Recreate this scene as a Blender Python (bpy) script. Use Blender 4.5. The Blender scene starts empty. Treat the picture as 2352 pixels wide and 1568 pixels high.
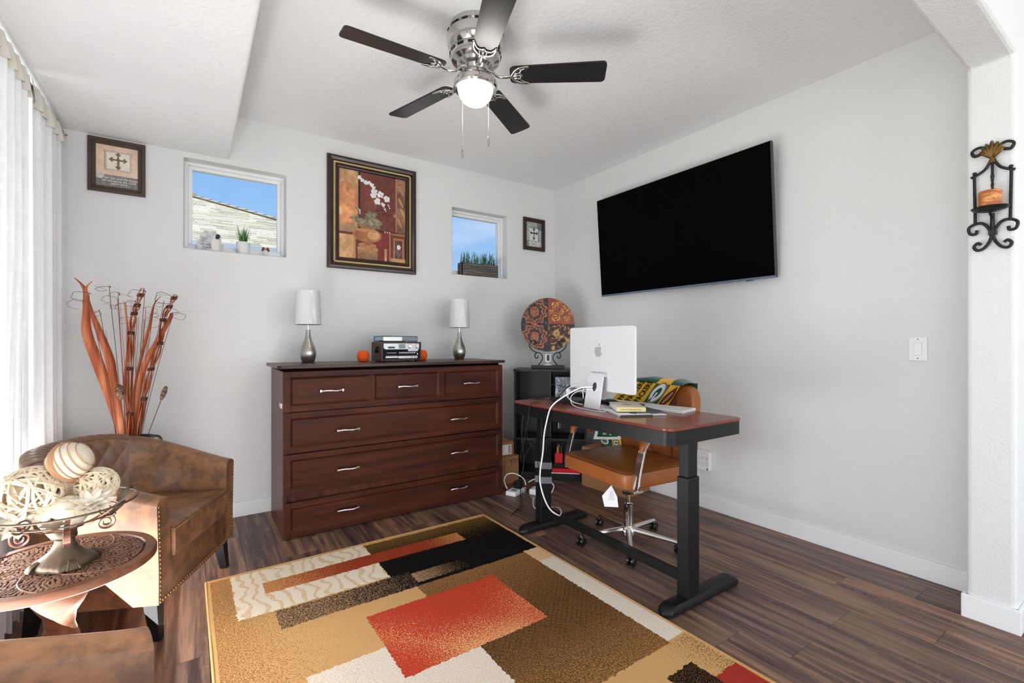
import bpy, math, random
import numpy as np
from mathutils import Matrix, Vector
random.seed(7)
SC = bpy.context.scene
COL = SC.collection
PI = math.pi
R = math.radians

# ------------------------------------------------------------------ camera
cam_d = bpy.data.cameras.new('camera')
cam_d.sensor_width = 36.0
cam_d.lens = 36.0 * 1074.0 / 2352.0
cam_d.shift_y = 2.0 / 2352.0
cam_d.clip_start = 0.02
cam = bpy.data.objects.new('camera', cam_d)
COL.objects.link(cam)
cam.location = (0, 0, 1.194)
cam.rotation_euler = (R(90), 0, R(-34.2))
SC.camera = cam

# ------------------------------------------------------------------ world, sun, exposure
W = bpy.data.worlds.new('world')
SC.world = W
W.use_nodes = True
wn = W.node_tree
wn.nodes.clear()
w_out = wn.nodes.new('ShaderNodeOutputWorld')
w_bg = wn.nodes.new('ShaderNodeBackground')
w_tc = wn.nodes.new('ShaderNodeTexCoord')
w_sep = wn.nodes.new('ShaderNodeSeparateXYZ')
w_rmp = wn.nodes.new('ShaderNodeValToRGB')
w_nz = wn.nodes.new('ShaderNodeTexNoise')
w_map = wn.nodes.new('ShaderNodeMapping')
w_mix = wn.nodes.new('ShaderNodeMix')
w_mix.data_type = 'RGBA'
w_cr = wn.nodes.new('ShaderNodeValToRGB')
w_rmp.color_ramp.elements[0].position = 0.0
w_rmp.color_ramp.elements[0].color = (0.62, 0.78, 0.95, 1)
w_rmp.color_ramp.elements[1].position = 0.6
w_rmp.color_ramp.elements[1].color = (0.13, 0.35, 0.85, 1)
e = w_rmp.color_ramp.elements.new(0.22)
e.color = (0.30, 0.56, 0.96, 1)
w_map.inputs['Scale'].default_value = (2.0, 2.0, 9.0)
w_nz.inputs['Scale'].default_value = 1.3
w_nz.inputs['Detail'].default_value = 6
w_cr.color_ramp.elements[0].position = 0.5
w_cr.color_ramp.elements[0].color = (0, 0, 0, 1)
w_cr.color_ramp.elements[1].position = 0.8
w_cr.color_ramp.elements[1].color = (0.55, 0.55, 0.55, 1)
wn.links.new(w_tc.outputs['Generated'], w_sep.inputs[0])
wn.links.new(w_sep.outputs['Z'], w_rmp.inputs[0])
wn.links.new(w_tc.outputs['Generated'], w_map.inputs[0])
wn.links.new(w_map.outputs[0], w_nz.inputs['Vector'])
wn.links.new(w_nz.outputs['Fac'], w_cr.inputs[0])
wn.links.new(w_cr.outputs[0], w_mix.inputs['Factor'])
wn.links.new(w_rmp.outputs[0], w_mix.inputs['A'])
w_mix.inputs['B'].default_value = (0.9, 0.94, 1.0, 1)
wn.links.new(w_mix.outputs['Result'], w_bg.inputs['Color'])
w_bg.inputs['Strength'].default_value = 1.0
wn.links.new(w_bg.outputs[0], w_out.inputs[0])

def sun_light(name, strength, az, el, color):
    d = bpy.data.lights.new(name, 'SUN')
    d.energy = strength
    d.angle = R(0.6)
    d.color = color
    o = bpy.data.objects.new(name, d)
    COL.objects.link(o)
    # light travels along (cos az cos el, sin az cos el, -sin el)
    v = Vector((math.cos(az) * math.cos(el), math.sin(az) * math.cos(el), -math.sin(el)))
    o.rotation_euler = v.to_track_quat('-Z', 'Y').to_euler()
    o.location = (-6, 2, 8)
    return o

def area_light(name, loc, direction, sx, sy, power, color=(1, 1, 1)):
    d = bpy.data.lights.new(name, 'AREA')
    d.shape = 'RECTANGLE'
    d.size = sx
    d.size_y = sy
    d.energy = power
    d.color = color
    o = bpy.data.objects.new(name, d)
    COL.objects.link(o)
    o.location = loc
    o.rotation_euler = Vector(direction).to_track_quat('-Z', 'Y').to_euler()
    return o

sun_light('sun', 3.8, R(20), R(60), (1.0, 0.97, 0.93))
# daylight entering by the tall window of the left wall
area_light('daylight_left_window', (-1.05, 2.03, 1.1), (1, 0, 0.9), 2.3, 2.9, 245, (0.97, 0.985, 1.0))
area_light('added_fill_side', (-1.05, -1.25, 1.1), (1, 0, 0.8), 2.3, 2.8, 55, (0.97, 0.985, 1.0))  # added fill lamp from the left, outside an invented window
area_light('added_fill_rear', (2.2, -3.9, 1.15), (0, 1, 0.55), 5.0, 2.0, 195, (0.96, 0.98, 1.0))  # added fill lamp behind the camera, no such source known

vs = SC.view_settings
vs.view_transform = 'Standard'
vs.look = 'None'
vs.exposure = 0.0
vs.gamma = 1.0
vs.use_curve_mapping = False

# ------------------------------------------------------------------ helpers
def L(r, g, b):
    f = lambda c: (c / 255 / 12.92) if c / 255 <= 0.04045 else ((c / 255 + 0.055) / 1.055) ** 2.4
    return (f(r), f(g), f(b), 1.0)

def TM(x=0, y=0, z=0): return Matrix.Translation((x, y, z))
def RX(a): return Matrix.Rotation(a, 4, 'X')
def RY(a): return Matrix.Rotation(a, 4, 'Y')
def RZ(a): return Matrix.Rotation(a, 4, 'Z')
def SM(x, y, z): return Matrix.Diagonal((x, y, z, 1))

class MB:
    """collects vertices and faces of one mesh"""
    def __init__(s):
        s.v = []; s.f = []; s.mi = []; s.m = None; s.cur = 0
    def add(s, vs_, fs, m=None):
        b = len(s.v)
        mm = s.m if m is None else (m if s.m is None else s.m @ m)
        if mm is not None:
            vs_ = [tuple(mm @ Vector(p)) for p in vs_]
        s.v += [tuple(p) for p in vs_]
        for f in fs:
            s.f.append([i + b for i in f]); s.mi.append(s.cur)
        return s
    def box(s, x0, x1, y0, y1, z0, z1, m=None):
        vs_ = [(x0, y0, z0), (x1, y0, z0), (x1, y1, z0), (x0, y1, z0), (x0, y0, z1), (x1, y0, z1), (x1, y1, z1), (x0, y1, z1)]
        return s.add(vs_, [(0, 3, 2, 1), (4, 5, 6, 7), (0, 1, 5, 4), (1, 2, 6, 5), (2, 3, 7, 6), (3, 0, 4, 7)], m)
    def tube(s, pts, r, n=8, closed=False, m=None, flat=1.0):
        pts = [Vector(p) for p in pts]
        N = len(pts)
        rr = r if isinstance(r, (list, tuple)) else [r] * N
        tang = []
        for i in range(N):
            a = pts[(i - 1) % N] if (closed or i > 0) else pts[i]
            c = pts[(i + 1) % N] if (closed or i < N - 1) else pts[i]
            t = c - a
            tang.append(t.normalized() if t.length > 1e-9 else Vector((0, 0, 1)))
        t0 = tang[0]
        up = Vector((0, 0, 1)) if abs(t0.z) < 0.9 else Vector((1, 0, 0))
        nrm = (up - t0 * up.dot(t0)).normalized()
        vs_ = []
        for i in range(N):
            t = tang[i]
            nrm = nrm - t * nrm.dot(t)
            nrm = nrm.normalized() if nrm.length > 1e-6 else t.orthogonal().normalized()
            bn = t.cross(nrm)
            for k in range(n):
                a = 2 * PI * k / n
                vs_.append(pts[i] + (nrm * math.cos(a) * flat + bn * math.sin(a)) * rr[i])
        fs = []
        for i in range(N if closed else N - 1):
            j = (i + 1) % N
            for k in range(n):
                l = (k + 1) % n
                fs.append((i * n + k, i * n + l, j * n + l, j * n + k))
        if not closed:
            fs.append(list(range(n))[::-1])
            fs.append([(N - 1) * n + k for k in range(n)])
        return s.add(vs_, fs, m)
    def lathe(s, prof, n=32, m=None):
        vs_ = []; fs = []; idx = []
        for (r, z) in prof:
            if r < 1e-6:
                idx.append([len(vs_)] * n); vs_.append((0, 0, z))
            else:
                idx.append(list(range(len(vs_), len(vs_) + n)))
                vs_ += [(r * math.cos(2 * PI * k / n), r * math.sin(2 * PI * k / n), z) for k in range(n)]
        for i in range(len(prof) - 1):
            for k in range(n):
                l = (k + 1) % n
                q = [idx[i][k], idx[i][l], idx[i + 1][l], idx[i + 1][k]]
                u = []
                for a in q:
                    if a not in u: u.append(a)
                if len(u) >= 3: fs.append(u)
        if prof[0][0] > 1e-6: fs.append(idx[0][::-1])
        if prof[-1][0] > 1e-6: fs.append(idx[-1])
        return s.add(vs_, fs, m)
    def prism(s, poly, z0, z1, m=None):
        n = len(poly)
        a = sum(poly[i][0] * poly[(i + 1) % n][1] - poly[(i + 1) % n][0] * poly[i][1] for i in range(n))
        if a < 0: poly = poly[::-1]
        vs_ = [(p[0], p[1], z0) for p in poly] + [(p[0], p[1], z1) for p in poly]
        fs = [list(range(n))[::-1], [n + i for i in range(n)]]
        for i in range(n):
            j = (i + 1) % n
            fs.append((i, j, n + j, n + i))
        return s.add(vs_, fs, m)
    def grid(s, fn, nu, nv, cu=False, cv=False, m=None):
        mu = nu if cu else nu + 1
        mv = nv if cv else nv + 1
        vs_ = [fn(i / nu, j / nv) for i in range(mu) for j in range(mv)]
        fs = []
        for i in range(nu):
            for j in range(nv):
                i2 = (i + 1) % mu; j2 = (j + 1) % mv
                fs.append((i * mv + j, i2 * mv + j, i2 * mv + j2, i * mv + j2))
        return s.add(vs_, fs, m)
    def ball(s, c, rx, ry=None, rz=None, nu=16, nv=10, m=None):
        ry = rx if ry is None else ry
        rz = rx if rz is None else rz
        prof = [(math.sin(PI * j / nv), -math.cos(PI * j / nv)) for j in range(nv + 1)]
        mm = TM(*c) @ SM(rx, ry, rz)
        return s.lathe(prof, nu, mm if m is None else m @ mm)
    def sell(s, a, b, c, e1=0.3, e2=0.3, nu=48, nv=24, m=None, warp=None):
        """superellipsoid: a rounded box; e1 vertical, e2 plan"""
        def pw(x, e): return math.copysign(abs(x) ** e, x)
        vs_ = []; idx = []; fs = []
        for j in range(nv + 1):
            ph = -PI / 2 + PI * j / nv
            # denser sampling near the edges
            cz = pw(math.sin(ph), e1); cr = pw(math.cos(ph), e1) if 0 < j < nv else 0.0
            row = []
            if cr < 1e-5:
                p = (0, 0, c * cz); row = [len(vs_)] * nu; vs_.append(p)
            else:
                for k in range(nu):
                    th = 2 * PI * k / nu + PI / 4
                    row.append(len(vs_))
                    vs_.append((a * cr * pw(math.cos(th), e2), b * cr * pw(math.sin(th), e2), c * cz))
            idx.append(row)
        for j in range(nv):
            for k in range(nu):
                l = (k + 1) % nu
                u = []
                for q in (idx[j][k], idx[j][l], idx[j + 1][l], idx[j + 1][k]):
                    if q not in u: u.append(q)
                if len(u) > 2: fs.append(u)
        if warp: vs_ = [warp(*p) for p in vs_]
        return s.add(vs_, fs, m)
    def mesh(s, name):
        me = bpy.data.meshes.new(name)
        me.from_pydata(s.v, [], s.f)
        if any(s.mi): me.polygons.foreach_set('material_index', s.mi)
        me.update()
        return me

def tag(o, label=None, cat=None, group=None, kind=None):
    if label: o['label'] = label
    if cat: o['category'] = cat
    if group: o['group'] = group
    if kind: o['kind'] = kind
    return o

def thing(name, label, cat, loc=(0, 0, 0), rz=0, group=None, kind=None):
    o = bpy.data.objects.new(name, None)
    o.empty_display_size = 0.05
    COL.objects.link(o)
    o.location = loc
    o.rotation_euler = (0, 0, rz)
    tag(o, label, cat, group, kind)
    return o

def wmat(p):
    m_ = Matrix.LocRotScale(p.location, p.rotation_euler, p.scale)
    return m_ if p.parent is None else wmat(p.parent) @ p.matrix_parent_inverse @ m_

def O(name, mb, mat, parent=None, smooth=None, bev=0, seg=2, sub=0, w=False, label=None, cat=None, group=None, kind=None, loc=None, rot=None):
    me = mb if isinstance(mb, bpy.types.Mesh) else mb.mesh(name)
    mats = mat if isinstance(mat, (list, tuple)) else [mat]
    for m in mats:
        if m.name not in [x.name for x in me.materials if x]: me.materials.append(m)
    o = bpy.data.objects.new(name, me)
    COL.objects.link(o)
    if loc: o.location = loc
    if rot: o.rotation_euler = rot
    if smooth is not None:
        me.polygons.foreach_set('use_smooth', [True] * len(me.polygons))
        if smooth < 179: me.set_sharp_from_angle(angle=R(smooth))
    if bev:
        md = o.modifiers.new('bevel', 'BEVEL')
        md.width = bev; md.segments = seg; md.limit_method = 'ANGLE'; md.angle_limit = R(40)
        md.harden_normals = False
    if sub:
        md = o.modifiers.new('subd', 'SUBSURF'); md.levels = sub; md.render_levels = sub
    if parent:
        o.parent = parent
        if w:
            o.matrix_parent_inverse = wmat(parent).inverted()
    tag(o, label, cat, group, kind)
    return o

def copy_tree(o, parent=None):
    c = o.copy(); COL.objects.link(c)
    if parent: c.parent = parent
    for ch in list(o.children): copy_tree(ch, c)
    return c

def smooth_pts(pts, n=8, closed=False):
    """Catmull-Rom through points"""
    P_ = [Vector(p) for p in pts]
    N = len(P_); out = []
    for i in range(N if closed else N - 1):
        p0 = P_[(i - 1) % N] if (closed or i > 0) else P_[i]
        p1 = P_[i]; p2 = P_[(i + 1) % N]
        p3 = P_[(i + 2) % N] if (closed or i < N - 2) else P_[(i + 1) % N]
        for k in range(n):
            t = k / n
            out.append(0.5 * ((2 * p1) + (p2 - p0) * t + (2 * p0 - 5 * p1 + 4 * p2 - p3) * t * t + (3 * p1 - p0 - 3 * p2 + p3) * t ** 3))
    if not closed: out.append(P_[-1])
    return out

def text2d(s, size=1.0, shear=0.0, bold=0.0, align='CENTER'):
    """flat outline of a text in the XY plane: (verts, faces)"""
    cu = bpy.data.curves.new('text', 'FONT')
    cu.body = s; cu.size = size; cu.shear = shear
    cu.offset = bold; cu.align_x = align; cu.align_y = 'CENTER'; cu.resolution_u = 2
    ob = bpy.data.objects.new('text', cu)
    COL.objects.link(ob)
    dg = bpy.context.evaluated_depsgraph_get()
    me = bpy.data.meshes.new_from_object(ob.evaluated_get(dg))
    vs_ = [tuple(v.co) for v in me.vertices]
    fs = [tuple(p.vertices) for p in me.polygons]
    bpy.data.objects.remove(ob); bpy.data.curves.remove(cu); bpy.data.meshes.remove(me)
    return vs_, fs
TXT = {}
for key, args in {
    'packers': ('PACKERS', 1.0, 0.0, 0.03), 'playoffs': ('PLAYOFFS', 1.0, 0.0, 0.02), 'bmo': ('BMO', 1.0, 0.0, 0.02),
    'as': ('As for me and my house,', 1.0, 0.35), 'we': ('we will serve the Lord.', 1.0, 0.35), 'jos': ('Joshua 24:15', 1.0, 0.35),
    'f': ('F', 1.0, 0.0, 0.03), 'n490': ('490', 1.0, 0.2), 'ghost': ('Ghost', 1.0, 0.2), 'lord': ('Lord', 1.0, 0.2)}.items():
    TXT[key] = text2d(*args)

# ------------------------------------------------------------------ materials
class B:
    def __init__(s, mat):
        s.nt = mat.node_tree
    def new(s, t): return s.nt.nodes.new(t)
    def link(s, val, sock):
        if val is None: return
        if isinstance(val, bpy.types.NodeSocket): s.nt.links.new(val, sock)
        else:
            if sock.type == 'RGBA' and len(val) == 3: val = tuple(val) + (1,)
            sock.default_value = val
    def pos(s): return s.new('ShaderNodeNewGeometry').outputs['Position']
    def obj(s): return s.new('ShaderNodeTexCoord').outputs['Object']
    def rnd(s): return s.new('ShaderNodeObjectInfo').outputs['Random']
    def sep(s, v):
        n = s.new('ShaderNodeSeparateXYZ'); s.link(v, n.inputs[0]); return n.outputs[0], n.outputs[1], n.outputs[2]
    def comb(s, x, y, z):
        n = s.new('ShaderNodeCombineXYZ')
        for i, q in enumerate((x, y, z)): s.link(q, n.inputs[i])
        return n.outputs[0]
    def scl(s, v, sc, off=None):
        n = s.new('ShaderNodeVectorMath'); n.operation = 'MULTIPLY'; s.link(v, n.inputs[0]); n.inputs[1].default_value = sc
        r = n.outputs[0]
        if off is not None:
            n = s.new('ShaderNodeVectorMath'); n.operation = 'ADD'; s.link(r, n.inputs[0]); s.link(off, n.inputs[1]); r = n.outputs[0]
        return r
    def noise(s, v, scale, detail=3, rough=0.5, dist=0.0):
        n = s.new('ShaderNodeTexNoise'); s.link(v, n.inputs['Vector'])
        n.inputs['Scale'].default_value = scale; n.inputs['Detail'].default_value = detail
        n.inputs['Roughness'].default_value = rough; n.inputs['Distortion'].default_value = dist
        return n.outputs['Fac']
    def vor(s, v, scale, feature='F1', out='Distance'):
        n = s.new('ShaderNodeTexVoronoi'); n.feature = feature; s.link(v, n.inputs['Vector']); n.inputs['Scale'].default_value = scale
        return n.outputs[out]
    def wave(s, v, scale, dist=0, detail=2, dscale=1, dirn='X'):
        n = s.new('ShaderNodeTexWave'); n.bands_direction = dirn; s.link(v, n.inputs['Vector'])
        n.inputs['Scale'].default_value = scale; n.inputs['Distortion'].default_value = dist
        n.inputs['Detail'].default_value = detail; n.inputs['Detail Scale'].default_value = dscale
        return n.outputs['Fac']
    def m(s, op, a, b=None, c=None):
        n = s.new('ShaderNodeMath'); n.operation = op
        s.link(a, n.inputs[0])
        if b is not None: s.link(b, n.inputs[1])
        if c is not None: s.link(c, n.inputs[2])
        return n.outputs[0]
    def mix(s, f, a, b):
        n = s.new('ShaderNodeMix'); n.data_type = 'RGBA'
        s.link(f, n.inputs['Factor']); s.link(a, n.inputs['A']); s.link(b, n.inputs['B'])
        return n.outputs['Result']
    def ramp(s, f, stops, interp='LINEAR'):
        n = s.new('ShaderNodeValToRGB'); s.link(f, n.inputs[0]); cr = n.color_ramp; cr.interpolation = interp
        cr.elements[0].position, cr.elements[0].color = stops[0]
        cr.elements[1].position, cr.elements[1].color = stops[-1]
        for p, c in stops[1:-1]:
            e = cr.elements.new(p); e.color = c
        return n.outputs[0]
    def attr(s, name):
        n = s.new('ShaderNodeAttribute'); n.attribute_name = name; return n.outputs['Color']

def mk(name, base, rough=0.5, metal=0.0, spec=0.5, bump=None, bs=0.3, bd=0.01, emit=None, es=0, trans=0, ior=1.45, coat=0, sheen=0, aniso=0, sss=0):
    mt = bpy.data.materials.new(name)
    mt.use_nodes = True
    nt = mt.node_tree
    p = nt.nodes['Principled BSDF']
    b = B(mt)
    b.link(base(b) if callable(base) else base, p.inputs['Base Color'])
    b.link(rough(b) if callable(rough) else rough, p.inputs['Roughness'])
    p.inputs['Metallic'].default_value = metal
    p.inputs['Specular IOR Level'].default_value = spec
    p.inputs['IOR'].default_value = ior
    p.inputs['Transmission Weight'].default_value = trans
    p.inputs['Coat Weight'].default_value = coat
    p.inputs['Sheen Weight'].default_value = sheen
    p.inputs['Anisotropic'].default_value = aniso
    if emit:
        p.inputs['Emission Color'].default_value = emit
        p.inputs['Emission Strength'].default_value = es
    if bump:
        bn = nt.nodes.new('ShaderNodeBump')
        bn.inputs['Strength'].default_value = bs
        bn.inputs['Distance'].default_value = bd
        b.link(bump(b), bn.inputs['Height'])
        nt.links.new(bn.outputs[0], p.inputs['Normal'])
    mt.diffuse_color = base if not callable(base) else (0.5, 0.5, 0.5, 1)
    return mt

def mk_mix(name, shaders):
    """custom shader tree builder: shaders(nt, b) returns a shader socket"""
    mt = bpy.data.materials.new(name); mt.use_nodes = True
    nt = mt.node_tree; nt.nodes.clear()
    out = nt.nodes.new('ShaderNodeOutputMaterial')
    nt.links.new(shaders(nt, B(mt)), out.inputs[0])
    return mt

M = {}
M['wall'] = mk('wall_paint', L(226, 226, 225), 0.75, spec=0.25,
    bump=lambda b: b.m('ADD', b.noise(b.pos(), 110, 3, 0.55), b.m('MULTIPLY', b.noise(b.pos(), 35, 2), 0.5)), bs=0.5, bd=0.006)
M['ceil'] = mk('ceiling_paint', L(240, 240, 240), 0.8, spec=0.2,
    bump=lambda b: b.m('ADD', b.noise(b.pos(), 60, 4, 0.6), b.m('MULTIPLY', b.vor(b.pos(), 45), 0.5)), bs=0.45, bd=0.008)
M['trimw'] = mk('trim_white', L(238, 239, 239), 0.45, spec=0.4)
M['vinylw'] = mk('window_vinyl', L(240, 240, 240), 0.4)

def floor_col(b):
    p = b.pos(); r = b.rnd()
    off = b.comb(b.m('MULTIPLY', r, 37.0), b.m('MULTIPLY', r, 91.0), 0.0)
    q = b.scl(p, (1, 1, 1), off)
    streak = b.noise(b.scl(q, (26, 1.3, 1)), 1.0, 5, 0.62, 0.35)
    fine = b.noise(b.scl(q, (190, 5, 1)), 1.0, 3, 0.6)
    broad = b.noise(b.scl(q, (5, 1.0, 1)), 1.0, 2, 0.5)
    saw = b.noise(b.scl(q, (14, 150, 1)), 1.0, 2, 0.6)
    c = b.ramp(streak, [(0.28, L(66, 54, 56)), (0.42, L(98, 80, 77)), (0.51, L(132, 108, 96)), (0.60, L(178, 148, 122)), (0.70, L(124, 108, 105)), (0.8, L(150, 138, 134))])
    tint = b.ramp(r, [(0.0, L(150, 134, 136)), (0.2, L(250, 230, 208)), (0.42, L(150, 134, 142)), (0.6, L(215, 206, 208)), (0.8, L(240, 205, 180)), (1.0, L(180, 170, 172))])
    n = b.new('ShaderNodeMix'); n.data_type = 'RGBA'; n.blend_type = 'MULTIPLY'; n.inputs['Factor'].default_value = 0.85
    b.link(c, n.inputs['A']); b.link(tint, n.inputs['B'])
    c2 = b.mix(b.m('MULTIPLY', b.ramp(fine, [(0.4, (0, 0, 0, 1)), (0.7, (1, 1, 1, 1))]), 0.35), n.outputs['Result'], L(52, 40, 40))
    c3 = b.mix(b.m('MULTIPLY', b.ramp(broad, [(0.5, (0, 0, 0, 1)), (0.75, (1, 1, 1, 1))]), 0.7), c2, L(140, 112, 92))
    sm = b.m('MULTIPLY', b.ramp(saw, [(0.58, (0, 0, 0, 1)), (0.68, (1, 1, 1, 1))]), b.ramp(broad, [(0.3, (1, 1, 1, 1)), (0.48, (0, 0, 0, 1))]))
    return b.mix(b.m('MULTIPLY', sm, 0.5), c3, L(164, 146, 134))
M['plank'] = mk('vinyl_plank_floor', floor_col, 0.42, spec=0.45,
    bump=lambda b: b.noise(b.scl(b.pos(), (160, 6, 1)), 1.0, 3), bs=0.12, bd=0.002)
M['subfloor'] = mk('floor_joint', L(40, 32, 30), 0.8)
def wood(name, dark, mid, light, axis=0, scale=1.0, rough=0.4, spec=0.4, coat=0.0):
    sc = [14 * scale] * 3; sc[axis] = 1.2 * scale
    fs = [90 * scale] * 3; fs[axis] = 4 * scale
    def col(b):
        q = b.obj()
        n = b.noise(b.scl(q, tuple(sc)), 1.0, 4, 0.6, 0.6)
        f = b.noise(b.scl(q, tuple(fs)), 1.0, 2, 0.5)
        c = b.ramp(n, [(0.3, dark), (0.5, mid), (0.72, light)])
        return b.mix(b.m('MULTIPLY', b.ramp(f, [(0.45, (0, 0, 0, 1)), (0.7, (1, 1, 1, 1))]), 0.4), c, dark)
    return mk(name, col, rough, spec=spec, coat=coat)
M['espresso_x'] = wood('espresso_wood_horizontal', L(48, 21, 13), L(70, 32, 20), L(86, 43, 26), 0, rough=0.45, spec=0.22)
M['espresso_z'] = wood('espresso_wood_vertical', L(52, 24, 16), L(76, 38, 25), L(96, 52, 35), 2, rough=0.36, spec=0.3)
M['espresso_top'] = wood('espresso_wood_top', L(44, 26, 20), L(60, 38, 30), L(74, 48, 38), 0, rough=0.35)
M['cherry'] = wood('cherry_laminate', L(104, 45, 31), L(120, 54, 37), L(132, 64, 45), 1, 0.6, 0.24, 0.6)
M['walnut'] = wood('carved_table_wood', L(84, 50, 34), L(122, 78, 54), L(150, 104, 76), 0, 1.0, 0.4, 0.5)
M['black'] = mk('black_powder_coat', L(15, 16, 18), 0.42, spec=0.35)
M['blackwood'] = mk('black_laminate', L(22, 22, 24), 0.38, spec=0.45, bump=lambda b: b.noise(b.scl(b.obj(), (60, 60, 4)), 1.0, 2), bs=0.08, bd=0.002)
M['plasticb'] = mk('black_plastic', L(20, 20, 22), 0.3)
M['rubber'] = mk('black_rubber', L(16, 16, 17), 0.7)
M['chrome'] = mk('chrome', L(225, 222, 216), 0.12, metal=1.0)
M['nickel'] = mk('brushed_nickel', L(178, 174, 168), 0.3, metal=1.0, aniso=0.6)
M['silver'] = mk('satin_silver', L(220, 222, 225), 0.32, metal=0.15, spec=0.5)
M['gold'] = mk('aged_gold', L(226, 202, 146), 0.35, metal=0.5)
M['brass'] = mk('antique_brass', L(150, 116, 76), 0.3, metal=1.0)
M['whitep'] = mk('white_plastic', L(236, 236, 236), 0.35)
M['whitem'] = mk('white_cable', L(232, 232, 234), 0.4)
M['paper'] = mk('white_paper', L(238, 238, 240), 0.7)
M['tape'] = mk('grey_cloth_tape', L(150, 154, 160), 0.35, metal=0.5)
M['screen'] = mk('dark_screen', (0.0006, 0.0006, 0.0007, 1), 0.55, spec=0.04)
M['cardboard'] = mk('cardboard', lambda b: b.mix(b.noise(b.scl(b.obj(), (4, 4, 60)), 1.0, 2), L(170, 126, 88), L(150, 108, 74)), 0.8, spec=0.15)
M['iron'] = mk('wrought_iron', lambda b: b.mix(b.noise(b.obj(), 60, 3), L(26, 25, 26), L(58, 56, 56)), 0.45, metal=0.6)
M['rose'] = mk('copper_scroll', lambda b: b.mix(b.noise(b.obj(), 30, 3), L(120, 82, 66), L(170, 128, 110)), 0.35, metal=0.8)
M['pewter'] = mk('antique_pewter', lambda b: b.mix(b.noise(b.obj(), 25, 4), L(82, 70, 58), L(132, 118, 100)), 0.4, metal=0.75,
    bump=lambda b: b.noise(b.obj(), 80, 3), bs=0.3, bd=0.003)
M['frame_dark'] = mk('dark_frame_wood', lambda b: b.mix(b.noise(b.obj(), 25, 3), L(34, 20, 16), L(58, 36, 28)), 0.28, spec=0.6)
M['frame_brown'] = mk('brown_frame_wood', lambda b: b.mix(b.noise(b.scl(b.obj(), (8, 8, 8)), 1.0, 3), L(58, 46, 40), L(88, 70, 58)), 0.45)
M['vcol'] = mk('printed_picture', lambda b: b.attr('Col'), 0.45, spec=0.3)
M['orange'] = mk('orange_foam', L(238, 92, 22), 0.8, bump=lambda b: b.noise(b.obj(), 220, 2), bs=0.4, bd=0.002)
def _shade(nt, b, col, tr):
    d = nt.nodes.new('ShaderNodeBsdfDiffuse'); d.inputs[0].default_value = col
    t = nt.nodes.new('ShaderNodeBsdfTranslucent'); t.inputs[0].default_value = col
    mx = nt.nodes.new('ShaderNodeMixShader'); mx.inputs[0].default_value = tr
    nt.links.new(d.outputs[0], mx.inputs[1]); nt.links.new(t.outputs[0], mx.inputs[2])
    return mx.outputs[0]
M['shade'] = mk_mix('lamp_shade_fabric', lambda nt, b: _shade(nt, b, L(246, 246, 245), 0.3))
def _clear(nt, b, refl=0.08, tint=(1, 1, 1, 1)):
    t = nt.nodes.new('ShaderNodeBsdfTransparent'); t.inputs[0].default_value = tint
    g = nt.nodes.new('ShaderNodeBsdfGlossy'); g.inputs['Roughness'].default_value = 0.03
    mx = nt.nodes.new('ShaderNodeMixShader'); mx.inputs[0].default_value = refl
    nt.links.new(t.outputs[0], mx.inputs[1]); nt.links.new(g.outputs[0], mx.inputs[2])
    return mx.outputs[0]
M['pane'] = mk_mix('window_glass', lambda nt, b: _clear(nt, b, 0.04))
def _film_def(nt, b):
    t = nt.nodes.new('ShaderNodeBsdfTransparent')
    g = nt.nodes.new('ShaderNodeBsdfGlossy'); g.inputs['Roughness'].default_value = 0.18
    bn = nt.nodes.new('ShaderNodeBump'); bn.inputs['Strength'].default_value = 0.6; bn.inputs['Distance'].default_value = 0.02
    nt.links.new(b.noise(b.scl(b.obj(), (30, 30, 7)), 1.0, 3, 0.6, 1.2), bn.inputs['Height'])
    nt.links.new(bn.outputs[0], g.inputs['Normal'])
    mx = nt.nodes.new('ShaderNodeMixShader'); mx.inputs[0].default_value = 0.11
    nt.links.new(t.outputs[0], mx.inputs[1]); nt.links.new(g.outputs[0], mx.inputs[2])
    return mx.outputs[0]
M['film'] = mk_mix('clear_plastic_film', lambda nt, b: _film_def(nt, b))
M['smoke'] = mk_mix('smoky_acrylic', lambda nt, b: _clear(nt, b, 0.16, (0.42, 0.52, 0.58, 1)))
def _curtain(nt, b):
    q = b.obj()
    wv = b.m('MULTIPLY', b.noise(b.scl(q, (1, 260, 12)), 1.0, 2), b.noise(b.scl(q, (1, 12, 260)), 1.0, 2))
    col = b.ramp(wv, [(0.12, L(230, 230, 231)), (0.4, L(241, 241, 241))])
    d = nt.nodes.new('ShaderNodeBsdfDiffuse'); t = nt.nodes.new('ShaderNodeBsdfTranslucent')
    nt.links.new(col, d.inputs[0]); nt.links.new(col, t.inputs[0])
    mx = nt.nodes.new('ShaderNodeMixShader'); mx.inputs[0].default_value = 0.036
    nt.links.new(d.outputs[0], mx.inputs[1]); nt.links.new(t.outputs[0], mx.inputs[2])
    tr = nt.nodes.new('ShaderNodeBsdfTransparent'); m2 = nt.nodes.new('ShaderNodeMixShader'); m2.inputs[0].default_value = 0.012
    nt.links.new(mx.outputs[0], m2.inputs[1]); nt.links.new(tr.outputs[0], m2.inputs[2])
    return m2.outputs[0]
M['curtain'] = mk_mix('sheer_curtain_linen', _curtain)
def leather_col(b):
    n = b.noise(b.obj(), 15, 5, 0.62, 0.3); f = b.noise(b.obj(), 4, 2)
    c = b.ramp(n, [(0.36, L(100, 74, 58)), (0.46, L(120, 86, 62)), (0.56, L(144, 101, 69)), (0.7, L(154, 110, 77))])
    return b.mix(b.m('MULTIPLY', f, 0.3), c, L(122, 88, 64))
M['leather'] = mk('mottled_brown_leather', leather_col, 0.38, spec=0.5, bump=lambda b: b.noise(b.obj(), 420, 2), bs=0.12, bd=0.002)
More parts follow.
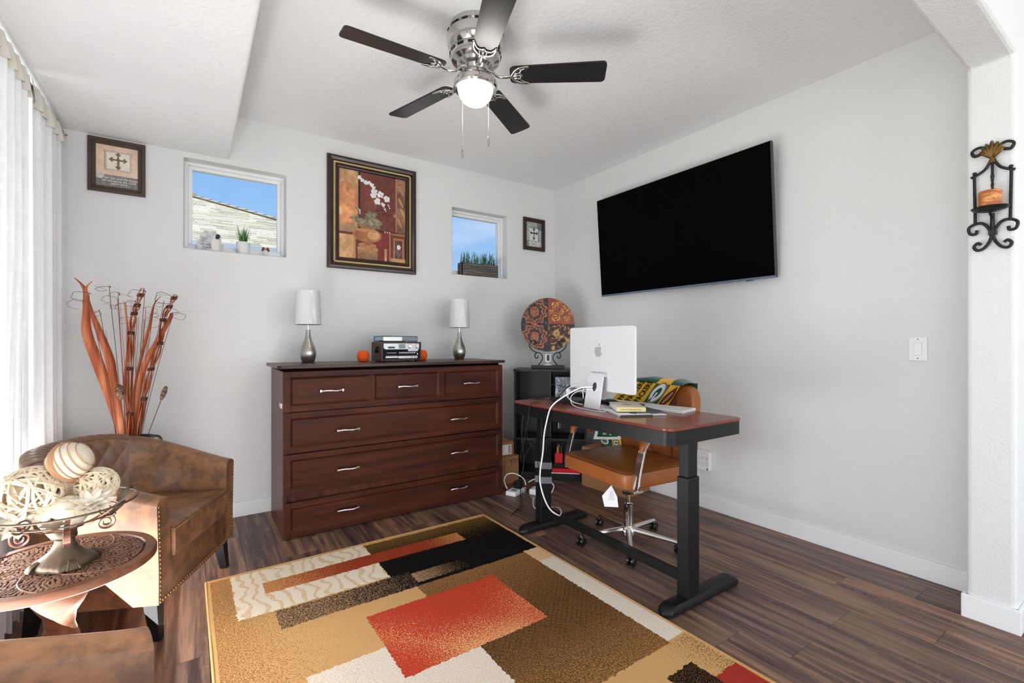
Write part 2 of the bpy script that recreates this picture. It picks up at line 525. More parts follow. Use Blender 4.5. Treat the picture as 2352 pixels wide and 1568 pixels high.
M['leather_q'] = mk('quilted_brown_leather', lambda b: b.mix(b.noise(b.obj(), 6, 3), L(106, 78, 60), L(134, 102, 80)), 0.4, spec=0.5)
M['stitch'] = mk('tan_stitching', L(172, 128, 90), 0.7)
M['cognac'] = mk('cognac_leather', lambda b: b.mix(b.noise(b.obj(), 9, 3), L(138, 78, 36), L(162, 96, 48)), 0.34, spec=0.5, bump=lambda b: b.noise(b.obj(), 380, 2), bs=0.08, bd=0.002)
M['piping'] = mk('dark_leather_seam', L(92, 50, 24), 0.5)
M['pgreen'] = mk('green_fleece', L(28, 84, 72), 0.9, sheen=0.4, spec=0.1)
M['pyellow'] = mk('yellow_fleece', L(244, 188, 38), 0.9, sheen=0.4, spec=0.1)
M['pwhite'] = mk('white_print', L(236, 238, 238), 0.85, spec=0.1)
M['pblack'] = mk('dark_print', L(18, 34, 30), 0.85, spec=0.1)
M['pbrown'] = mk('brown_print', L(128, 64, 38), 0.85, spec=0.1)
M['tgreen'] = mk('green_towel', L(24, 88, 50), 0.85, spec=0.1)
M['red'] = mk('red_plastic', L(200, 20, 34), 0.35)
M['orangecord'] = mk('orange_cord', L(236, 66, 28), 0.4)
M['leafg'] = mk('grass_green', lambda b: b.mix(b.rnd(), L(58, 108, 44), L(88, 148, 62)), 0.5)
M['leafg2'] = mk('dark_grass_green', lambda b: b.ramp(b.noise(b.obj(), 18, 2), [(0.35, L(34, 78, 58)), (0.55, L(60, 112, 82)), (0.7, L(120, 160, 120))]), 0.5)
M['reed'] = mk('dried_orange_leaf', lambda b: b.ramp(b.noise(b.scl(b.obj(), (30, 30, 2.5)), 1.0, 3), [(0.3, L(120, 52, 26)), (0.45, L(166, 82, 44)), (0.58, L(192, 108, 66)), (0.72, L(212, 140, 92))]), 0.5)
M['twig'] = mk('dried_twig', lambda b: b.mix(b.noise(b.obj(), 12, 2), L(72, 54, 48), L(118, 76, 58)), 0.7)
M['twigred'] = mk('rust_twig', lambda b: b.mix(b.noise(b.obj(), 12, 2), L(140, 70, 46), L(186, 98, 62)), 0.7)
M['raffia'] = mk('dark_binding_cord', L(82, 42, 28), 0.8)
M['pod'] = mk('dried_seed_head', lambda b: b.ramp(b.noise(b.obj(), 70, 3), [(0.35, L(52, 46, 44)), (0.55, L(120, 92, 70)), (0.7, L(160, 140, 122))]), 0.9)
M['natural'] = mk('bleached_rattan', lambda b: b.mix(b.noise(b.obj(), 30, 3), L(222, 200, 168), L(244, 230, 206)), 0.7)
M['ivory'] = mk('ivory_weave', lambda b: b.mix(b.wave(b.obj(), 60, 6, 2, 1, 'Z'), L(236, 226, 208), L(214, 198, 172)), 0.75)
M['tanband'] = mk('tan_band', L(188, 146, 106), 0.7)
M['petal'] = mk('dried_petal', L(244, 234, 216), 0.75)
M['ceramicw'] = mk('white_ceramic', L(228, 228, 228), 0.45, bump=lambda b: b.wave(b.obj(), 90, 0, 0, 1, 'Z'), bs=0.3, bd=0.003)
M['ceramicb'] = mk('black_glazed_ceramic', L(22, 21, 22), 0.2, spec=0.6)
M['stone'] = mk('grey_stone', lambda b: b.ramp(b.noise(b.obj(), 30, 5, 0.65), [(0.3, L(150, 150, 154)), (0.5, L(196, 198, 202)), (0.7, L(226, 226, 228))]), 0.8, bump=lambda b: b.noise(b.obj(), 45, 4), bs=0.5, bd=0.006)
M['ink'] = mk('dark_ink', L(52, 54, 60), 0.8)
M['bark'] = mk('weathered_planter', lambda b: b.ramp(b.noise(b.scl(b.obj(), (10, 10, 160)), 1.0, 3, 0.6), [(0.35, L(58, 54, 52)), (0.55, L(98, 92, 88)), (0.72, L(142, 136, 130))]), 0.8,
    bump=lambda b: b.noise(b.scl(b.obj(), (10, 10, 160)), 1.0, 3), bs=0.6, bd=0.004)
def candle_col(b):
    n = b.noise(b.scl(b.obj(), (16, 16, 42)), 1.0, 4, 0.6, 0.8)
    return b.ramp(n, [(0.3, L(112, 60, 36)), (0.45, L(180, 104, 56)), (0.6, L(222, 156, 92)), (0.75, L(196, 150, 110))])
M['candle'] = mk('marbled_candle_wax', candle_col, 0.35, spec=0.5)
M['bronze'] = mk('gilded_bronze', lambda b: b.mix(b.noise(b.obj(), 45, 3), L(58, 44, 30), L(150, 112, 50)), 0.4, metal=0.7)
M['charcoal'] = mk('charcoal_plastic', L(52, 58, 66), 0.4)
M['bluegrey'] = mk('wrapped_blue_box', lambda b: b.ramp(b.noise(b.scl(b.obj(), (30, 30, 60)), 1.0, 3, 0.6, 0.8), [(0.4, L(40, 52, 68)), (0.58, L(66, 84, 104)), (0.72, L(170, 184, 196))]), 0.2)
M['lcd'] = mk('grey_display', L(128, 136, 126), 0.3)
M['foil'] = mk('silver_face_plate', L(206, 208, 210), 0.35, metal=0.3)
M['cream'] = mk('cream_book_cover', lambda b: b.mix(b.noise(b.obj(), 12, 3), L(232, 226, 210), L(206, 198, 178)), 0.6)
M['spine'] = mk('pale_yellow_spine', L(224, 212, 150), 0.6)
M['navy'] = mk('dark_grey_cover', L(52, 54, 60), 0.5)
M['grass'] = mk('lawn', lambda b: b.mix(b.noise(b.obj(), 3, 4), L(96, 112, 66), L(130, 140, 90)), 0.95)
M['globe'] = mk('frosted_lamp_glass', L(250, 250, 248), 0.4, emit=(1, 0.985, 0.96, 1), es=0.5)
M['blade'] = mk('black_wood_blade', lambda b: b.mix(b.noise(b.scl(b.obj(), (3, 60, 60)), 1.0, 3), L(24, 24, 25), L(40, 40, 40)), 0.3, spec=0.5)
M['steel'] = mk('polished_nickel', L(196, 194, 190), 0.16, metal=1.0)
M['bluegreytape'] = mk('label_grey', L(120, 122, 126), 0.7)

# ------------------------------------------------------------------ room shell
XL, XR, YB, ZC, ZS = -0.68, 3.054, 3.709, 2.74, 2.434
YF0, YF1, XC, ZBM = 0.42, 0.575, 2.785, 2.377
XE, YR = 5.2, -3.6

def wall_grid(us, vs_, holes, fn, depth):
    """a wall as a slab in (u, v) with rectangular openings; fn(u, v, d) gives the point at depth d"""
    mb = MB(); key = {}
    def vid(u, v, d):
        k = (round(u, 4), round(v, 4), d)
        if k not in key:
            key[k] = len(mb.v); mb.v.append(fn(u, v, d))
        return key[k]
    def solid(i, j):
        if i < 0 or j < 0 or i >= len(us) - 1 or j >= len(vs_) - 1: return False
        cu = (us[i] + us[i + 1]) / 2; cv = (vs_[j] + vs_[j + 1]) / 2
        return not any(h[0] < cu < h[1] and h[2] < cv < h[3] for h in holes)
    for i in range(len(us) - 1):
        for j in range(len(vs_) - 1):
            if not solid(i, j): continue
            a, b_, c, d = us[i], us[i + 1], vs_[j], vs_[j + 1]
            mb.f.append([vid(a, c, 0), vid(b_, c, 0), vid(b_, d, 0), vid(a, d, 0)]); mb.mi.append(0)
            mb.f.append([vid(a, c, depth), vid(a, d, depth), vid(b_, d, depth), vid(b_, c, depth)]); mb.mi.append(0)
            for (di, dj, p, q) in ((-1, 0, (a, c), (a, d)), (1, 0, (b_, d), (b_, c)), (0, -1, (b_, c), (a, c)), (0, 1, (a, d), (b_, d))):
                if not solid(i + di, j + dj):
                    mb.f.append([vid(*p, 0), vid(*q, 0), vid(*q, depth), vid(*p, depth)]); mb.mi.append(0)
    return mb

def struct(name, mb, mat, label=None, **k):
    o = O(name, mb, mat, kind='structure', **k)
    if label: o['label'] = label
    return o

W1 = (-0.056, 0.55, 1.808, 2.40)
W2 = (1.884, 2.47, 1.80, 2.39)
mb = wall_grid([XL - 0.15, W1[0], W1[1], W2[0], W2[1], XR + 0.15], [-0.1, W2[2], W1[2], W2[3], W1[3], 2.84], [W1, W2], lambda u, v, d: (u, YB + d, v), 0.16)
struct('wall_back', mb, M['wall'], 'white textured back wall with two small square windows', bev=0.014, seg=3)
mb = MB().box(XR, XR + 0.15, YF1 - 0.1, YB + 0.16, -0.1, 2.84)
struct('wall_right', mb, M['wall'], 'long white textured wall holding the television')
WL = (0.72, 3.34, 0.12, 2.30)
WS = (-2.65, 0.15, 0.12, 2.30)
mb = wall_grid([YR - 0.15, WS[0], WS[1], WL[0], WL[1], YB + 0.16], [-0.1, WL[2], WL[3], 2.84], [WL, WS], lambda u, v, d: (XL - d, u, v), 0.15)
struct('wall_left', mb, M['wall'], 'white wall with the tall curtained window', bev=0.01)
# wall between the rooms: end column on the right and header beam across the opening
mb = wall_grid([XL, XC, XE], [-0.1, ZBM, 2.84], [(XL - 1, XC, -1, ZBM)], lambda u, v, d: (u, YF0 + d, v), YF1 - YF0)
struct('wall_front', mb, M['wall'], 'white wall end column with the header beam of the wide opening', bev=0.018, seg=3)
WR = [(-0.2, 1.2, 0.4, 2.35), (1.5, 2.9, 0.4, 2.35), (3.2, 4.6, 0.4, 2.35)]
mb = wall_grid([XL - 0.15, -0.2, 1.2, 1.5, 2.9, 3.2, 4.6, XE + 0.15], [-0.1, 0.4, 2.35, 2.84], WR, lambda u, v, d: (u, YR - d, v), 0.15)
struct('wall_rear', mb, M['wall'], 'white rear wall of the adjoining room with three added windows')
struct('wall_east', MB().box(XE, XE + 0.15, YR, YF1, -0.1, 2.84), M['wall'], 'white side wall of the adjoining room')
struct('ceiling', MB().box(XL - 0.15, XE + 0.15, YR - 0.15, YB + 0.16, ZC, ZC + 0.12), M['ceil'], 'white knockdown textured ceiling')
struct('ceiling_soffit', MB().box(XL, 0.203, YF1 - 0.02, YB + 0.02, ZS, ZC + 0.05), M['ceil'], 'lowered white ceiling soffit along the window side', bev=0.02, seg=3)
# floor: a slab with separate planks laid along the room
fl = struct('floor', MB().box(XL - 0.15, XE + 0.15, YR - 0.15, YB + 0.16, -0.12, -0.004), M['subfloor'], 'dark grey brown wood plank floor')
PW, PL = 0.182, 1.22
pm = MB().box(0.0007, PW - 0.0007, 0.0007, PL - 0.0007, -0.004, 0.0).mesh('plank')
pm.materials.append(M['plank'])
rs = random.Random(3)
ncol = int((3.25 - XL) / PW) + 1
for i in range(ncol):
    x = XL + i * PW
    y = 0.43 - rs.random() * PL
    while y < YB:
        o = bpy.data.objects.new('plank', pm); COL.objects.link(o); o.parent = fl
        o.location = (x, y, 0)
        y += PL
mb = MB()
for i in range(ncol, int((XE - XL) / PW) + 1):
    mb.box(XL + i * PW + .0007, XL + (i + 1) * PW - .0007, -2, 0.42, -0.004, 0)
for i in range(ncol):
    mb.box(XL + i * PW + .0007, XL + (i + 1) * PW - .0007, YR, -0.8, -0.004, 0)
O('plank_field', mb, M['plank'], fl, kind='stuff')

bh = 0.1
def baseboard(name, boxes):
    mb = MB()
    for b_ in boxes: mb.box(*b_)
    return struct(name, mb, M['trimw'], 'plain white baseboard', bev=0.004)
baseboard('baseboard_back', [(XL, XR, YB - 0.014, YB, 0, bh)])
baseboard('baseboard_right', [(XR - 0.014, XR, YF1, YB - 0.014, 0, bh)])
baseboard('baseboard_left', [(XL, XL + 0.014, 3.36, YB - 0.014, 0, bh)])
mb = MB().prism([(XC - 0.013, YF0 - 0.013), (XE, YF0 - 0.013), (XE, YF0), (XC, YF0), (XC, YF1), (XR - 0.014, YF1), (XR - 0.014, YF1 + 0.013), (XC - 0.013, YF1 + 0.013)], 0, bh)
struct('baseboard_front', mb, M['trimw'], 'white baseboard wrapping the column foot', bev=0.003)
mb = MB().tube([(2.845, 0.407, 0.055), (2.845, 0.335, 0.055)], [0.008, 0.006], 10)
ds = O('door_stop', mb, M['nickel'], smooth=40, label='small metal door stop on the column baseboard', cat='door stop')
O('rubber_tip', MB().tube([(2.845, 0.335, 0.055), (2.845, 0.325, 0.055)], 0.009, 10), M['whitep'], ds)

def window(name, w, y, label, sill=False):
    t = thing(name, label, None, (w[0], y, w[2]), kind='structure')
    x0, x1, z0, z1 = w
    fw = 0.042
    def ring(x0, x1, z0, z1, fw, ya, yb):
        mb = MB(); mb.box(x0, x1, ya, yb, z0, z0 + fw); mb.box(x0, x1, ya, yb, z1 - fw, z1)
        mb.box(x0, x0 + fw, ya, yb, z0 + fw, z1 - fw); mb.box(x1 - fw, x1, ya, yb, z0 + fw, z1 - fw)
        return mb
    O('window_frame', ring(x0, x1, z0, z1, 0.022, y + 0.085, y + 0.15), M['vinylw'], t, w=True, bev=0.003)
    O('window_sash', ring(x0 + 0.022, x1 - 0.022, z0 + 0.022, z1 - 0.022, 0.024, y + 0.1, y + 0.145), M['vinylw'], t, w=True, bev=0.003)
    O('pane', MB().box(x0 + 0.046, x1 - 0.046, y + 0.12, y + 0.126, z0 + 0.046, z1 - 0.046), M['pane'], t, w=True)
    return t
window('window_1', W1, YB, 'small square window with a view of a shingled roof')
window('window_2', W2, YB, 'small square window behind the grass planter')
# tall sliding window on the left wall
t = thing('window_3', 'tall white framed sliding window behind the sheer curtains', None, (XL, WL[0], WL[2]), kind='structure')
mb = MB()
for ya in (WL[0], (WL[0] + WL[1]) / 2 - 0.03, WL[1] - 0.06):
    mb.box(XL - 0.1, XL - 0.05, ya, ya + 0.06, WL[2], WL[3])
mb.box(XL - 0.1, XL - 0.05, WL[0], WL[1], WL[2], WL[2] + 0.06); mb.box(XL - 0.1, XL - 0.05, WL[0], WL[1], WL[3] - 0.06, WL[3])
O('window_frame', mb, M['vinylw'], t, w=True)
for k in (0, 1):
    ya = WL[0] + 0.06 if k == 0 else (WL[0] + WL[1]) / 2 + 0.03
    yb = (WL[0] + WL[1]) / 2 - 0.03 if k == 0 else WL[1] - 0.06
    O('pane', MB().box(XL - 0.08, XL - 0.075, ya, yb, WL[2] + 0.06, WL[3] - 0.06), M['pane'], t, w=True)
t = thing('added_window_5', 'added unseen sliding window of the adjoining room', None, (XL, WS[0], WS[2]), kind='structure')  # unseen window added so that fill light enters from the side
mb = MB()
for ya in (WS[0], -1.28, WS[1] - 0.06): mb.box(XL - 0.1, XL - 0.05, ya, ya + 0.06, WS[2], WS[3])
mb.box(XL - 0.1, XL - 0.05, WS[0], WS[1], WS[2], WS[2] + 0.06); mb.box(XL - 0.1, XL - 0.05, WS[0], WS[1], WS[3] - 0.06, WS[3])
O('window_frame', mb, M['vinylw'], t, w=True)
for (ya, yb) in ((WS[0] + .06, -1.28), (-1.22, WS[1] - .06)):
    O('pane', MB().box(XL - 0.08, XL - 0.075, ya, yb, WS[2] + 0.06, WS[3] - 0.06), M['pane'], t, w=True)
t = thing('added_window_4', 'three added unseen windows of the adjoining room', None, (1.5, YR, 0.4), kind='structure')  # unseen windows added behind the camera to let in fill light
for w_ in WR:
    mb = MB()
    for (a, b_, c, d) in ((w_[0], w_[1], 0.4, 0.45), (w_[0], w_[1], 2.30, 2.35), (w_[0], w_[0] + .05, .45, 2.3), (w_[1] - .05, w_[1], .45, 2.3)):
        mb.box(a, b_, YR - 0.1, YR - 0.05, c, d)
    O('window_frame', mb, M['vinylw'], t, w=True)
    O('pane', MB().box(w_[0] + .05, w_[1] - .05, YR - 0.08, YR - 0.075, .45, 2.3), M['pane'], t, w=True)

# ------------------------------------------------------------------ outside: ground and the neighbour's house
struct('ground', MB().box(-30, 30, -20, 40, -0.5, -0.3), M['grass'], 'lawn outside the windows')
h = thing('neighbour_house', 'neighbouring house with pale shingled hip roof seen through the windows', 'house', (0, 11.1, -0.3))
EY, EZ, PY, PZ, HX = 7.45, 2.53, 11.1, 4.05, 3.65
M['siding'] = mk('pale_siding', lambda b: b.mix(b.m('GREATER_THAN', b.m('FRACT', b.m('MULTIPLY', b.sep(b.pos())[2], 7.0)), 0.9), L(226, 216, 186), L(168, 156, 126)), 0.7)
M['deck'] = mk('roof_underlay', L(112, 104, 88), 0.9)
M['shingle'] = mk('roof_shingle', lambda b: b.ramp(b.attr('Col'), [(0.0, L(196, 184, 152)), (0.4, L(226, 214, 182)), (1.0, L(242, 232, 204))]), 0.9, spec=0.1)
O('wall', MB().box(-HX + 0.35, HX - 0.35, EY + 0.45, 2 * PY - EY - 0.45, -0.3, EZ), M['siding'], h, w=True)
mb = MB(); c4 = [(-HX, EY, EZ), (HX, EY, EZ), (HX, 2 * PY - EY, EZ), (-HX, 2 * PY - EY, EZ), (-0.25, PY, PZ), (0.0, PY, PZ)]
mb.add(c4, [(0, 1, 5, 4), (1, 2, 5), (2, 3, 4, 5), (3, 0, 4), (0, 3, 2, 1)])
O('roof', mb, M['deck'], h, w=True)
mb = MB()
mb.box(-HX - 0.02, HX + 0.02, EY - 0.03, EY + 0.02, EZ - 0.17, EZ + 0.01); mb.box(HX - 0.02, HX + 0.03, EY, 2 * PY - EY, EZ - 0.17, EZ + 0.01)
mb.box(-HX, HX, EY, EY + 0.5, EZ - 0.17, EZ - 0.15)
O('fascia', mb, M['vinylw'], h, w=True)
mb = MB(); cols = []
slope = math.atan2(PZ - EZ, PY - EY); run = math.hypot(PZ - EZ, PY - EY)
rs = random.Random(11); course = 0.125; k = 0
cs, sn = math.cos(slope), math.sin(slope)
while k * course < run - 0.03:
    s0 = k * course; s1 = s0 + course * 1.06
    frac = s0 / run
    xa = -HX + (HX - 0.25) * frac; xb = HX * (1 - frac)
    x = xa - rs.random() * 0.2
    while x < xb:
        wd = 0.14 + rs.random() * 0.18
        a, b_ = max(x, xa), min(x + wd - 0.004, xb)
        if b_ - a > 0.02:
            h0 = 0.001 + rs.random() * 0.004
            p = lambda s, hh: (EY + s * cs - hh * sn, EZ + s * sn + hh * cs)
            y0, z0 = p(s0 - rs.choice([0, 0, 0.012]), h0 + 0.0045); y1, z1 = p(s1, 0.0012); y2, z2 = p(s0, 0.0)
            mb.add([(a, y0, z0), (b_, y0, z0), (b_, y1, z1), (a, y1, z1), (a, y2, z2), (b_, y2, z2)], [(0, 1, 2, 3), (4, 5, 1, 0), (4, 0, 3), (5, 2, 1)])
            cols += [rs.random()] * 4
        x += wd
    k += 1
so = O('shingles', mb, M['shingle'], h, w=True, kind='stuff')
ca = so.data.color_attributes.new('Col', 'FLOAT_COLOR', 'CORNER')
arr = np.ones((len(so.data.loops), 4), dtype=np.float32); li = 0
for pi_, poly in enumerate(so.data.polygons):
    arr[poly.loop_start:poly.loop_start + poly.loop_total, :3] = cols[pi_]
ca.data.foreach_set('color', arr.ravel())
mb = MB()
for k in range(26):
    f0, f1 = k / 26, (k + 1.15) / 26
    q = lambda f: Vector((HX * (1 - f), EY + (PY - EY) * f, EZ + (PZ - EZ) * f + 0.03))
    a, b_ = q(f0), q(min(f1, 1)); d = Vector((0.09, 0.09, -0.03)); d2 = Vector((-0.09, -0.09, -0.03)); u = Vector((0, 0, 0.015))
    mb.add([a + d2, a + u, a + d, b_ + d2, b_, b_ + d], [(0, 1, 4, 3), (1, 2, 5, 4)])
for k in range(3):
    mb.box(-0.27 + k * .1, -0.16 + k * .1, PY - .1, PY + .1, PZ - .02, PZ + .035 + .004 * k)
O('ridge_caps', mb, M['shingle'], h, w=True, kind='stuff')
# ------------------------------------------------------------------ ceiling fan
fan = thing('ceiling_fan', 'polished nickel ceiling fan with five dark blades and a lit frosted globe', 'ceiling fan', (1.144, 2.003, ZC))
def fz(z): return z - ZC
mb = MB().lathe([(0.118, fz(ZC)), (0.126, fz(2.735)), (0.128, fz(2.715)), (0.121, fz(2.71)), (0.126, fz(2.705)), (0.137, fz(2.695)), (0.140, fz(2.675)), (0.138, fz(2.650)), (0.128, fz(2.628)),
    (0.118, fz(2.618)), (0.122, fz(2.612)), (0.124, fz(2.590)), (0.116, fz(2.572)), (0.092, fz(2.560)), (0.086, fz(2.545)), (0.066, fz(2.538)), (0.060, fz(2.522))], 56)
mot = O('motor_housing', mb, M['steel'], fan, smooth=35)
mb = MB()
for k in range(14):
    a = 2 * PI * k / 14
    m = RZ(a) @ TM(0.1225, 0, fz(2.598)) @ RY(R(8))
    mb.box(-0.004, 0.004, -0.016, 0.016, -0.005, 0.007, m)
    m = RZ(a + 0.2) @ TM(0.1345, 0, fz(2.702))
    mb.box(-0.006, 0.004, -0.010, 0.010, -0.003, 0.003, m)
O('vent_slots', mb, M['plasticb'], mot, label='black vent slots', kind='stuff')
O('switch_cup', MB().lathe([(0.050, fz(2.54)), (0.054, fz(2.53)), (0.054, fz(2.49)), (0.046, fz(2.482))], 40), M['steel'], fan, smooth=40)
mb = MB().lathe([(0.046, fz(2.492)), (0.088, fz(2.486)), (0.1, fz(2.478)), (0.106, fz(2.466)), (0.108, fz(2.442)), (0.103, fz(2.434)), (0.091, fz(2.440))], 56)
O('light_ring', mb, M['steel'], fan, smooth=35)
mb = MB().lathe([(0.088, fz(2.452)), (0.089, fz(2.440)), (0.086, fz(2.420)), (0.077, fz(2.398)), (0.062, fz(2.379)), (0.043, fz(2.366)), (0.021, fz(2.360)), (0.0, fz(2.3585))], 48)
O('glass_shade', mb, M['globe'], fan, smooth=60, label='frosted white glowing glass bowl')
def blade_mesh():
    mb = MB(); n = 18
    L0, L1, w0, w1, th = 0.17, 0.635, 0.052, 0.064, 0.0035
    out = []
    ts = [0, .004, .012, .025, .045, .07, .12, .25, .4, .55, .7, .8, .88, .93, .95, .965, .98, .99, .996, 1.0]
    for t in ts:
        x = L0 + (L1 - L0) * t
        w_ = w0 + (w1 - w0) * t
        e0 = min(1, t / 0.06); e1 = min(1, (1 - t) / 0.07)
        w_ *= (math.sqrt(max(0, 1 - (1 - e0) ** 2)) * 0.45 + 0.55) * (math.sqrt(max(0, 1 - (1 - min(1, e1 * 1.6)) ** 2)) * 0.38 + 0.62)
        out.append((x, w_))
    poly = [(x, w_) for x, w_ in out] + [(x, -w_) for x, w_ in out[::-1]]
    mb.prism(poly, -th, th)
    return mb
bmesh_ = blade_mesh().mesh('blade'); bmesh_.materials.append(M['blade'])
mb = MB()
mb.tube(smooth_pts([(0.05, 0, 0.035), (0.085, 0, 0.018), (0.11, 0, -0.006), (0.15, 0, -0.012), (0.185, 0, -0.006)], 6), 0.0085, 10, flat=0.7)
for s_ in (-1, 1):
    mb.tube(smooth_pts([(0.178, 0, -0.007), (0.196, 0.03 * s_, -0.007), (0.222, 0.047 * s_, -0.007), (0.262, 0.052 * s_, -0.006)], 6), [0.0075] * 12 + [0.006] * 6 + [0.004], 8, flat=0.6)
    mb.tube(smooth_pts([(0.262, 0.052 * s_, -0.006), (0.228, 0.034 * s_, -0.007), (0.221, 0.014 * s_, -0.007), (0.232, 0, -0.007)], 6), 0.0045, 8, flat=0.6)
    mb.tube([(0.19, 0.012 * s_, -0.007), (0.222, 0.02 * s_, -0.007)], 0.004, 8)
mb.tube([(0.178, 0, -0.007), (0.232, 0, -0.007)], 0.006, 8, flat=0.6)
irm = mb.mesh('blade_bracket'); irm.materials.append(M['steel'])
irm.polygons.foreach_set('use_smooth', [True] * len(irm.polygons))
for k in range(5):
    o = bpy.data.objects.new('blade', bmesh_); COL.objects.link(o); o.parent = fan
    o.location = (0, 0, fz(2.502)); o.rotation_euler = (R(-12), 0, R(34 + 72 * k)); o.rotation_mode = 'XYZ'
    i_ = bpy.data.objects.new('blade_bracket', irm); COL.objects.link(i_); i_.parent = o
    i_.location = (0, 0, 0)
for (px, py, zt, zb, mt) in ((-0.062, 0.02, 2.447, 2.095, 'whitep'), (0.03, -0.075, 2.48, 2.14, 'nickel')):
    mb = MB(); z = zt; 
    mb.tube([(px, py, fz(zt)), (px, py, fz(zb + 0.05))], 0.0011, 6)
    n = int((zt - zb - 0.05) / 0.012)
    for i in range(n): mb.ball((px, py, fz(zt - i * 0.012)), 0.0019, nu=6, nv=4)
    ch = O('pull_chain', mb, M['nickel'], fan, smooth=60)
    O('pull_fob', MB().lathe([(0.0, 0.05), (0.003, 0.046), (0.0025, 0.036), (0.005, 0.03), (0.0055, 0.022), (0.003, 0.016), (0.0055, 0.009), (0.004, 0.002), (0, 0)], 12, TM(px, py, fz(zb))), M['steel'], ch, smooth=50)
pl = bpy.data.lights.new('fan_lamp', 'POINT'); pl.energy = 6; pl.color = (1, 0.95, 0.88); pl.shadow_soft_size = 0.09
plo = bpy.data.objects.new('fan_lamp', pl); COL.objects.link(plo); plo.location = (1.144, 2.003, 2.335)

# ------------------------------------------------------------------ cabinet chest (fold-down bed chest)
ch = thing('chest_of_drawers', 'wide dark espresso wood chest of drawers against the back wall', 'dresser', (1.22, 3.36, 0))
X0, X1, Y0, Y1 = 0.44, 2.007, 3.085, 3.605
mb = MB()
mb.box(X0, X0 + 0.022, Y0 + 0.012, Y1, 0, 1.018); mb.box(X1 - 0.022, X1, Y0 + 0.012, Y1, 0, 1.018)
mb.box(X0 + 0.022, X1 - 0.022, Y0 + 0.03, Y1, 0, 1.0)
O('carcass', mb, M['espresso_z'], ch, w=True, bev=0.002)
mb = MB().prism([(X0 - 0.03, Y1 + 0.01), (X0 - 0.03, Y0 + 0.012), (X0 - 0.012, Y0 - 0.014), (X1 + 0.012, Y0 - 0.014), (X1 + 0.022, Y0 - 0.002), (X1 + 0.022, Y1 + 0.01)], 1.034, 1.054)
O('top_board', mb, M['espresso_top'], ch, w=True, bev=0.003)
O('shadow_rail', MB().box(X0 + 0.02, X1 - 0.02, Y0 + 0.03, Y1 - 0.01, 1.0, 1.034), mk('gap_shade', L(14, 9, 8), .9, spec=.1), ch, w=True)  # near-black colour puts the shade of the gap into the rail
hw = []
def pull(parent, xc, zc):
    mb = MB()
    mb.tube(smooth_pts([(xc - 0.066, Y0 - 0.024, zc - 0.002), (xc - 0.03, Y0 - 0.030, zc + 0.001), (xc, Y0 - 0.032, zc - 0.001), (xc + 0.035, Y0 - 0.030, zc - 0.003), (xc + 0.066, Y0 - 0.024, zc + 0.002)], 5), 0.0068, 10, flat=1.0)
    for s_ in (-1, 1):
        mb.box(xc + s_ * 0.066 - 0.005, xc + s_ * 0.066 + 0.005, Y0 - 0.030, Y0 + 0.002, zc - 0.0068, zc + 0.0068)
    O('handle', mb, M['chrome'], parent, w=True, smooth=40, label='hammered chrome bar handle')
def drawer(z0, z1, panels, handles):
    mb = MB(); st, rl = 0.042, 0.036
    xs = [X0 + 0.001] + [p for p in panels] + [X1 - 0.001]
    y0, y1 = Y0, Y0 + 0.02
    mb.box(X0 + 0.001, X0 + st, y0, y1, z0, z1); mb.box(X1 - st, X1 - 0.001, y0, y1, z0, z1)
    for p in panels: mb.box(p - 0.021, p + 0.021, y0, y1, z0 + rl, z1 - rl)
    mb.box(X0 + st, X1 - st, y0 + 0.0015, y1, z0, z0 + rl); mb.box(X0 + st, X1 - st, y0 + 0.0015, y1, z1 - rl, z1)
    d = O('drawer_front', mb, M['espresso_x'], ch, w=True, bev=0.0025)
    edges = [X0 + st] + [q for p in panels for q in (p - 0.021, p + 0.021)] + [X1 - st]
    for i in range(0, len(edges), 2):
        a, b_ = edges[i], edges[i + 1]
        mb = MB()
        # recessed panel with sloped moulding
        g = 0.012; zz0, zz1 = z0 + rl, z1 - rl
        v = [(a, y0 + .003, zz0), (b_, y0 + .003, zz0), (b_, y0 + .003, zz1), (a, y0 + .003, zz1), (a + g, y0 + .013, zz0 + g), (b_ - g, y0 + .013, zz0 + g), (b_ - g, y0 + .013, zz1 - g), (a + g, y0 + .013, zz1 - g)]
        mb.add(v, [(0, 1, 5, 4), (1, 2, 6, 5), (2, 3, 7, 6), (3, 0, 4, 7), (4, 5, 6, 7)])
        O('panel', mb, M['espresso_x'], d, w=True)
    for (hx, hz) in handles: pull(d, hx, hz)
drawer(0.772, 1.016, [0.976, 1.483], [(0.715, 0.892), (1.216, 0.892), (1.715, 0.89)])
drawer(0.520, 0.766, [], [(0.816, 0.636), (1.61, 0.633)])
drawer(0.268, 0.514, [], [(0.816, 0.387), (1.61, 0.387)])
drawer(0.012, 0.222, [], [(0.816, 0.128), (1.61, 0.124)])
mb = MB().lathe([(0.020, 0), (0.020, 0.006), (0.008, 0.010), (0, 0.012)], 20, TM(X0, 3.16, 0.81) @ RY(R(-90)))
mb.box(X0 - 0.008, X0, 3.11, 3.15, 0.795, 0.825)
O('latch', mb, M['chrome'], ch, w=True, smooth=40, label='small chrome latch on the side')

